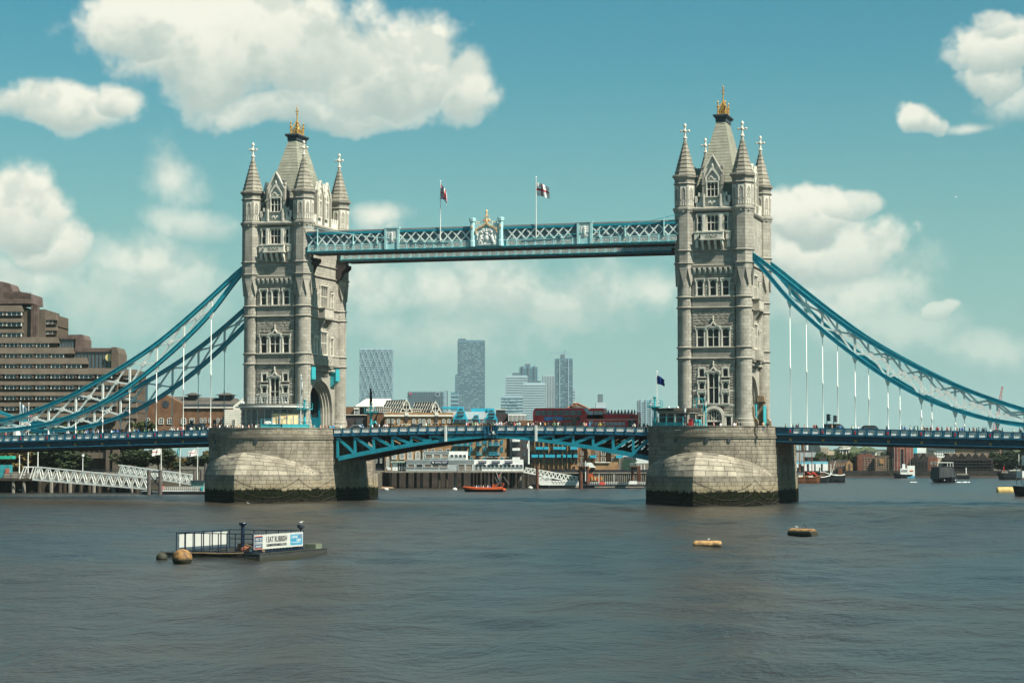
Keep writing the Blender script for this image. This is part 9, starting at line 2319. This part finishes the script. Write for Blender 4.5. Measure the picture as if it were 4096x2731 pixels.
drum('yellow drum floating at the far right near the riverboat', (80.4, 122.7, 0), (85.2, 124.1, 0), .95, M_DRUM)
g1 = drum('mossy tan mooring drum left of the pair in the foreground water', (72.9, -182.5, 0), (75.5, -182.3, 0), .42, M_D1, lift=.12)
g2 = drum('tarred mooring drum with a ring, right of the pair in the foreground water', (76.9, -151.2, 0), (79.8, -153.2, 0), .56, M_D2, ring=True, lift=.15)

# ---------------------------------------------------------------- floating rubbish collector in the foreground
FR = Matrix.Translation((40.75, -218.25, 0)) @ Matrix.Rotation(radians(-6.3), 4, 'Z')
T = thing('rubbish_collector', 'floating rubbish collector with blue cage and white banners in the foreground', 'barge', FR.translation)
M_MOSS = drum_mat('mossy_hull', .26, (.032, .035, .032), (.02, .021, .018))
M_HULL = mat('wet_grey_deck', (.032, .036, .033), .7, .25, 1.2, streak=.3); M_CAGE = mat('cage_blue', (.005, .014, .035), .45, .15, 2)
def hullm(T, x0, x1, y0, y1, z1, name='hull_float'):
 b = MB(); b.box(x0, x1, y0, y1, -.4, z1 - .06); o = ob(name, b, M_MOSS, T, FR); ob('deck_plate', MB().box(x0 - .03, x1 + .03, y0 - .03, y1 + .03, z1 - .06, z1), M_HULL, o, FR)
hullm(T, 2.9, 4.35, .0, 11.6, .52); hullm(T, -4.4, -3.0, .2, 11.2, .48)
ob('front_beam', MB().box(-3.0, 2.9, .05, .75, .18, .46), M_TIMBER, T, FR); ob('rear_beam', MB().box(-3.0, 2.9, 9.2, 10.0, .2, .9), M_TIMBER, T, FR); ob('side_locker', MB().box(2.9, 4.0, 10.2, 11.3, .52, .92), mat('locker_green', (.13, .15, .11), .7), T, FR)
ob('tail_beam', MB().box(-5.6, -3.4, 1.5, 2.3, .0, .42), M_TIMBER, T, FR)
for k in range(14): ob('grille_bar', MB().box(2.72, 2.8, 1.0 + k * .55, 1.08 + k * .55, .3, .95), M_RIB, T, FR)
C = [(-3.6, .35), (3.6, .15), (3.6, 8.7), (-3.6, 8.9)]
for (p, q) in zip(C, C[1:] + C[:1]):
 for z in (.62, 2.08): ob('cage_rail', MB().bar((*p, z), (*q, z), .065, .065), M_CAGE, T, FR)
 n = 9 if p[1] < 1 and q[1] < 1 else 6
 for k in range(n): t = k / n; x, y = p[0] + (q[0] - p[0]) * t, p[1] + (q[1] - p[1]) * t; ob('cage_post', MB().box(x - .03, x + .03, y - .03, y + .03, .4, 2.1), M_CAGE, T, FR)
ob('cage_rail', MB().bar((-3.6, 8.9, 1.3), (3.6, 8.7, 1.3), .07, .07), M_CAGE, T, FR)
BAN = mat('banner_white', (.42, .43, .40), .7, .05, 1); B1 = ob('banner', MB().box(3.66, 3.69, .25, 8.5, .82, 1.98), BAN, T, FR); ob('banner', MB().box(-3.69, -3.66, .9, 8.6, .86, 1.98), BAN, T, FR)
SID = Matrix.Rotation(pi / 2, 4, 'Z') @ STAND         # text reading along +y, facing +x
TXT = mat('banner_text', (.012, .012, .015), .6)
def btxt(t, s, y, z, m, sx=1.0): ob('lettering', text_mesh(t, s, m, .003, .014), None, B1, FR @ TRS((3.70, y, z)) @ SID @ Matrix.Diagonal((sx, 1, 1, 1)))
btxt('I EAT RUBBISH', .64, 3.95, 1.55, TXT, .86); btxt('CLEANINGTHETHAMES.PLA.CO.UK', .27, 3.95, 1.1, TXT, .80)
ob('blue_panel', MB().box(3.695, 3.705, .3, 1.6, .92, 1.86), mat('panel_navy', (.02, .05, .10), .6), B1, FR); ob('red_line', MB().box(3.695, 3.707, .3, 1.6, 1.86, 1.92), mat('panel_red', (.5, .12, .06), .6), B1, FR); ob('red_line', MB().box(3.695, 3.707, .3, 1.6, .85, .91), mat('panel_red', (.5, .12, .06), .6), B1, FR)
for t, z, s in (('PORT OF', 1.62, .30), ('LONDON', 1.34, .33), ('AUTHORITY', 1.06, .22)): ob('lettering', text_mesh(t, s, M_CREAM, .003), None, B1, FR @ TRS((3.712, .95, z)) @ SID @ Matrix.Diagonal((.8, 1, 1, 1)))
ob('blue_panel', MB().box(3.695, 3.705, 6.3, 8.35, .98, 1.85), mat('panel_blue', (.03, .22, .36), .6), B1, FR)
for t, y, z, m in (('CLEANING', 7.0, 1.62, M_CREAM), ('THE', 8.0, 1.66, mat('panel_red', (.5, .12, .06), .6)), ('THAMES', 7.7, 1.34, M_CREAM)): ob('lettering', text_mesh(t, .32, m, .003), None, B1, FR @ TRS((3.712, y, z)) @ SID @ Matrix.Diagonal((.72, 1, 1, 1)))
ob('river_line', MB().tube([(3.71, 6.4 + k * .12, 1.18 + .07 * sin(k * 1.9)) for k in range(14)], .02, 4), M_CREAM, B1, FR)
for k in range(20): ob('lacing', MB().bar((3.62, .3 + k * .42, 2.08), (3.67, .5 + k * .42, 1.96), .02, .02), M_CREAM, B1, FR)
ob('funnel', MB().lathe([(.17, .4), (.17, 2.55), (.3, 2.6), (.34, 2.75), (.3, 2.82)], 10, (-.2, 5.2)), M_CAGE, T, FR); ob('lamp_head', MB().lathe([(.08, 1.9), (.1, 2.2), (.3, 2.35), (.34, 2.55), (.22, 2.62)], 8, (3.2, 9.0)), M_DARK, T, FR); ob('lamp_post', MB().box(3.14, 3.26, 8.95, 9.07, .5, 2.2), M_CAGE, T, FR)
ob('driftwood', MB().tube([(-.5, 5.6, .5), (.1, 5.3, .9), (.6, 5.5, .7), (1.1, 5.2, .4)], [.12, .2, .15, .06], 6).tube([(.1, 5.3, .8), (.3, 4.7, 1.0), (.2, 4.4, .6)], [.12, .08, .04], 5), M_BARK, T, FR)
for k in range(6): ob('floating_plank', MB().bar((-2.6 + k * .35, 1.2 + k * .7, .25 + .03 * k), (1.6 + k * .1, 2.4 + k * .8, .32), .2, .1), M_TIMBER if k % 2 else M_CONC, T, FR)
ob('fender_ball', MB().ball((2.55, .9, .72), (.42, .38, .36), 10, 7), mat('orange_fender', (.42, .13, .06), .6, .2, 2), T, FR); ob('white_float', MB().ball((3.05, .9, .68), (.16, .16, .16), 8, 5), M_CREAM, T, FR)
ob('rope_coil', MB().tube([(3.4 + .28 * cos(k), 1.9 + .34 * sin(k) , .56 + .012 * k) for k in range(18)], .035, 5), mat('rope', (.22, .15, .08), .9), T, FR); ob('mooring_rope', MB().tube([(-3.2, -.1, .55), (-2.0, -.02, .48), (-1.0, .0, .5), (0.4, .02, .47), (1.8, .0, .5), (2.8, .1, .58)], .05, 5), mat('rope', (.22, .15, .08), .9), T, FR)
def buoy(label, p, r, m):
 T = thing('mooring_buoy', label, 'mooring buoy', p, 'mooring buoys'); b = MB(); b.ball((p[0], p[1], r * .42), (r, r, r * .92), 20, 12); b.sm = True; ob('float', b, m, T); ob('waist_band', MB().tube([(p[0] + r * .99 * cos(k * pi / 12), p[1] + r * .99 * sin(k * pi / 12), r * .30) for k in range(24)], .03, 4, closed=True), m, T); ob('lifting_eye', MB().tube([(p[0] + .12 * cos(k * pi / 4), p[1], r * 1.36 + .1 * sin(k * pi / 4)) for k in range(8)], .03, 5, closed=True), M_DARK, T)
RUST = drum_mat('rusty_buoy', .45, (.26, .14, .04), (.085, .042, .018))
buoy('large rusty round buoy moored in front of the rubbish collector', (40.6, -223.6, 0), .80, RUST); buoy('smaller mossy buoy behind the rusty round one', (37.4, -220.6, -.12), .46, drum_mat('mossy_buoy', .7, (.10, .075, .04), (.05, .04, .02)))
for i, (u, v) in enumerate(((1545, 1959), (1819, 1959), (2121.6, 1953))):
 p = onz(u, v); T = thing('white_buoy', ('small white buoy near the left pier', 'small white buoy left of the orange speedboat', 'small white buoy right of the pier building')[i], 'buoy', p, 'small white buoys')
 ob('float', MB().ball((p.x, p.y, .15), (.62, .5, .42), 10, 6), M_STUCCO, T); ob('ring', MB().lathe([(.1, .5), (.08, .75)], 6, (p.x, p.y)), M_DARK, T)

label_people()
# ---------------------------------------------------------------- gulls
def gull_mesh(fly):
 def f():
  V = [(0, 0, 0), (.10, 0, .03), (.17, 0, .09), (.235, 0, .125), (.29, 0, .115), (-.12, 0, .0), (-.26, 0, .015)]; Rr = [.075, .065, .035, .036, .008, .055, .02]; E = [(0, 1), (1, 2), (2, 3), (3, 4), (0, 5), (5, 6)]
  if fly:
   for s in (-1, 1):
    k = len(V); V += [(.06, s * .12, .05), (.10, s * .38, .14), (-.02, s * .72, .07)]; Rr += [(.05, .018), (.06, .014), (.02, .008)]; E += [(1, k), (k, k + 1), (k + 1, k + 2)]
  else:
   for s in (-1, 1):
    k = len(V); V += [(.02, s * .03, -.10), (.03, s * .03, -.19)]; Rr += [.012, .009]; E += [(0, k), (k, k + 1)]
    k = len(V); V += [(-.05, s * .06, .04), (-.22, s * .03, .05), (-.34, s * .01, .04)]; Rr += [(.03, .05), (.02, .03), (.01, .012)]; E += [(0, k), (k, k + 1), (k + 1, k + 2)]
  pick = (lambda c: 1 if c.x > .265 else (2 if (abs(c.y) > .6 or c.x < -.27) else 0)) if fly else (lambda c: 1 if c.x > .265 or c.z < -.1 else (2 if c.x < -.24 else (3 if c.x < .03 and c.z > .03 else 0)))
  return skin_mesh('gull', V, E, Rr, [mat('gull_white', (.78, .78, .74), .8), mat('gull_beak', (.6, .38, .06), .6), M_DARK, mat('gull_grey', (.35, .37, .38), .8)], pick)
 return unit(('gull', fly), f)
def gull(label, p, rz, fly=False, s=1.0, tilt=0.0):
 o = ob('gull', gull_mesh(fly), None, None, TRS(p, rz, (s, s, s)) @ Matrix.Rotation(tilt, 4, 'X')); tag(o, label, 'gull', 'gulls')
q = FR @ Vector((3.2, 9.0, 2.76)); gull('gull perched on the lamp of the rubbish collector', q, YAW, s=.75)
q = FR @ Vector((-.6, 8.85, 1.47)); gull('gull sitting on the back rail of the rubbish collector', q, YAW + .4, s=.75)
gull('gull standing on the tarred drum', g2 + Vector((-.6, .2, .13)), YAW + pi, s=.68); gull('dark backed gull on the mossy tan drum', g1 + Vector((.1, 0, .11)), YAW, s=.55)
gull('gull flying low over the water before the left pier', onz(992, 2035) + Vector((0, 0, .9)), 2.6, True, .8, .5); gull('gull gliding in front of the jetty at far left', ony(80, 1960, 5), 0.2, True, 1.1, -.2); gull('gull flying in the sky far right', ony(3824, 788, -40), .4, True, .6, .3)

# ---------------------------------------------------------------- lifeboat pontoon at the centre
d = 548.0
T = bthing('work_pontoon', 'long dark working pontoon with white rails below the cyan balconied flats', 'pontoon', 2350, 1945, d)
bbox('hull', M_HBLK, T, *rect(e2, 470, 1240, 868, 918), d, 8); bbox('hull', M_HBLK, T, *rect(e2, 1215, 2118, 890, 926), d - 2, 9); bbox('fender_strip', M_CONC, T, *rect(e2, 1390, 2116, 898, 918), d - 2.15, .2); bbox('deck', M_HBLK, T, *rect(e2, 1215, 2140, 876, 890), d - 2.2, 9.5)
for k in range(24): bbox('rubber_fender', M_STUCCO, T, *rect(e2, 705 + k * 19, 714 + k * 19, 886, 914), d - .2, .25)
for k in range(26): bbox('rail_post', M_CREAM, T, *rect(e2, 1320 + k * 32, 1325 + k * 32, 830, 878), d - 1.8, .1)
for y in (832, 852): bbox('rail', M_CREAM, T, *rect(e2, 1320, 2138, y, y + 4), d - 1.85, .1)
bbox('container', M_CLADW, T, *rect(e2, 570, 756, 762, 870), d + 3, 3); bbox('locker', M_CLADW, T, *rect(e2, 1890, 2012, 822, 866), d - 1, 1.5); bbox('red_banner', mat('red_banner', (.48, .06, .04), .6), T, *rect(e2, 1460, 1540, 832, 878), d - 1.9, .1)
for i, x in enumerate((655, 718)): ob('lettering', text_mesh(('OR', 'OS')[i], 1.5, M_RIB, .01), None, T, CAMF @ TRS((bx(e2(x, 0)[0], d + 3), d + 2.95, bz(e2(0, 805)[1], d))) @ STAND)
for x in (1455, 1675, 1890): bbox('lamp_post', M_CREAM, T, *rect(e2, x - 3, x + 3, 715, 880), d - 1.6, .15);
for x in (1440, 1880): bbox('life_buoy_box', M_ORG, T, *rect(e2, x - 6, x + 8, 785, 830), d - 1.7, .3)
truss('white lattice gangway from the pier building down to the working pontoon', e2(372, 622), e2(1150, 760), e2(345, 686), e2(1150, 850), 547, 546, 2.2)
truss('low white lattice rail bridge along the working pontoon', e2(600, 822), e2(1160, 822), e2(585, 872), e2(1160, 872), 545.5, 545.5, 1.6)
M_RUST = mat('rusty_steel_pile', (.10, .045, .03), .8, .3, .8, streak=.4)
for i, (x0, x1, yt, dd, lab) in enumerate(((525, 568, 600, 545, 'single rusty steel pile at the foot of the lattice gangway'), (1157, 1215, 608, 543, 'left rusty pile of the nearer pair on the working pontoon'), (1265, 1305, 608, 550, 'right rusty pile of the nearer pair on the working pontoon'), (1925, 1965, 618, 550, 'left rusty pile of the pair close to the right pier'), (2010, 2032, 618, 553, 'middle rusty pile close to the right pier'), (2034, 2066, 618, 551, 'right rusty pile close to the right pier'))):
 u0, u1 = e2(x0, 0)[0], e2(x1, 0)[0]; r = (u1 - u0) / 2 / FPX * dd
 o = ob('steel_pile', MB().lathe([(r, -3), (r, bz(e2(0, yt)[1], dd)), (r * .9, bz(e2(0, yt - 4)[1], dd))], 14, (bx((u0 + u1) / 2, dd), dd)), M_RUST, None, CAMF); tag(o, lab, 'steel pile', 'rusty steel piles')
for i, (x0, x1) in enumerate(((1150, 1310), (1915, 2070))):
 T = bthing('pile_platform', ('railed platform on top of the nearer pile pair', 'railed platform on top of the piles by the right pier')[i], 'platform', e2((x0 + x1) / 2, 0)[0], 1864, 546, 'pile platforms'); bbox('grating', M_RUST, T, *rect(e2, x0, x1, 602, 614), 542, 9)
 for k in range(6): bbox('post', M_RIB, T, *rect(e2, x0 + k * (x1 - x0) / 5.3, x0 + 4 + k * (x1 - x0) / 5.3, 555, 602), 542.2, .1)
 for y in (556, 578): bbox('rail', M_RIB, T, *rect(e2, x0, x1 - 20, y, y + 4), 542.15, .1)
u, v = e2(1320, 895); T, Fr, L, B, H = boat('rescue_boat', 'orange and white rescue boat moored behind the rusty piles', 'boat', u, 1943, 62, M_HBLK, 0, H=1.4); ob('wheelhouse', MB().box(-L * .2, L * .2, -.9, .9, 1.3, 3.4), M_ORG, T, Fr); ob('awning', MB().slab([(-L * .35, 5.2), (L * .4, 5.0), (L * .1, 6.4), (-L * .2, 6.4)], -1.4, 1.4), M_CREAM, T, Fr); ob('radar_arch', MB().box(-L * .3, -L * .25, -.8, .8, 1.3, 6.8), M_CREAM, T, Fr)
for k in range(7): ob('life_jacket_rack', MB().box(L * .1 + k * .45, L * .1 + k * .45 + .3, -1.2, -.9, 1.5, 2.6), M_ORG if k % 2 else M_DRUM, T, Fr)

# ---------------------------------------------------------------- the air
b = MB().box(-4400, 5950, -2300, 8400, -4.2, 262.0)
m = bpy.data.materials.new('haze'); m.use_nodes = True; T = NT(m.node_tree); T.n.clear()
pv = T.node('ShaderNodeVolumePrincipled'); pv.inputs['Color'].default_value = (.72, .92, .95, 1); pv.inputs['Density'].default_value = HAZE_DENSITY; pv.inputs['Anisotropy'].default_value = 0.2
T.l.new(pv.outputs[0], T.node('ShaderNodeOutputMaterial').inputs['Volume'])
if HAZE_DENSITY > 0:
 h = ob('haze', b, m, None, CAMF, kind='stuff'); h['label'] = 'thin pale summer haze over the river'; h['category'] = 'haze'
bpy.data.scenes.remove(TMP)
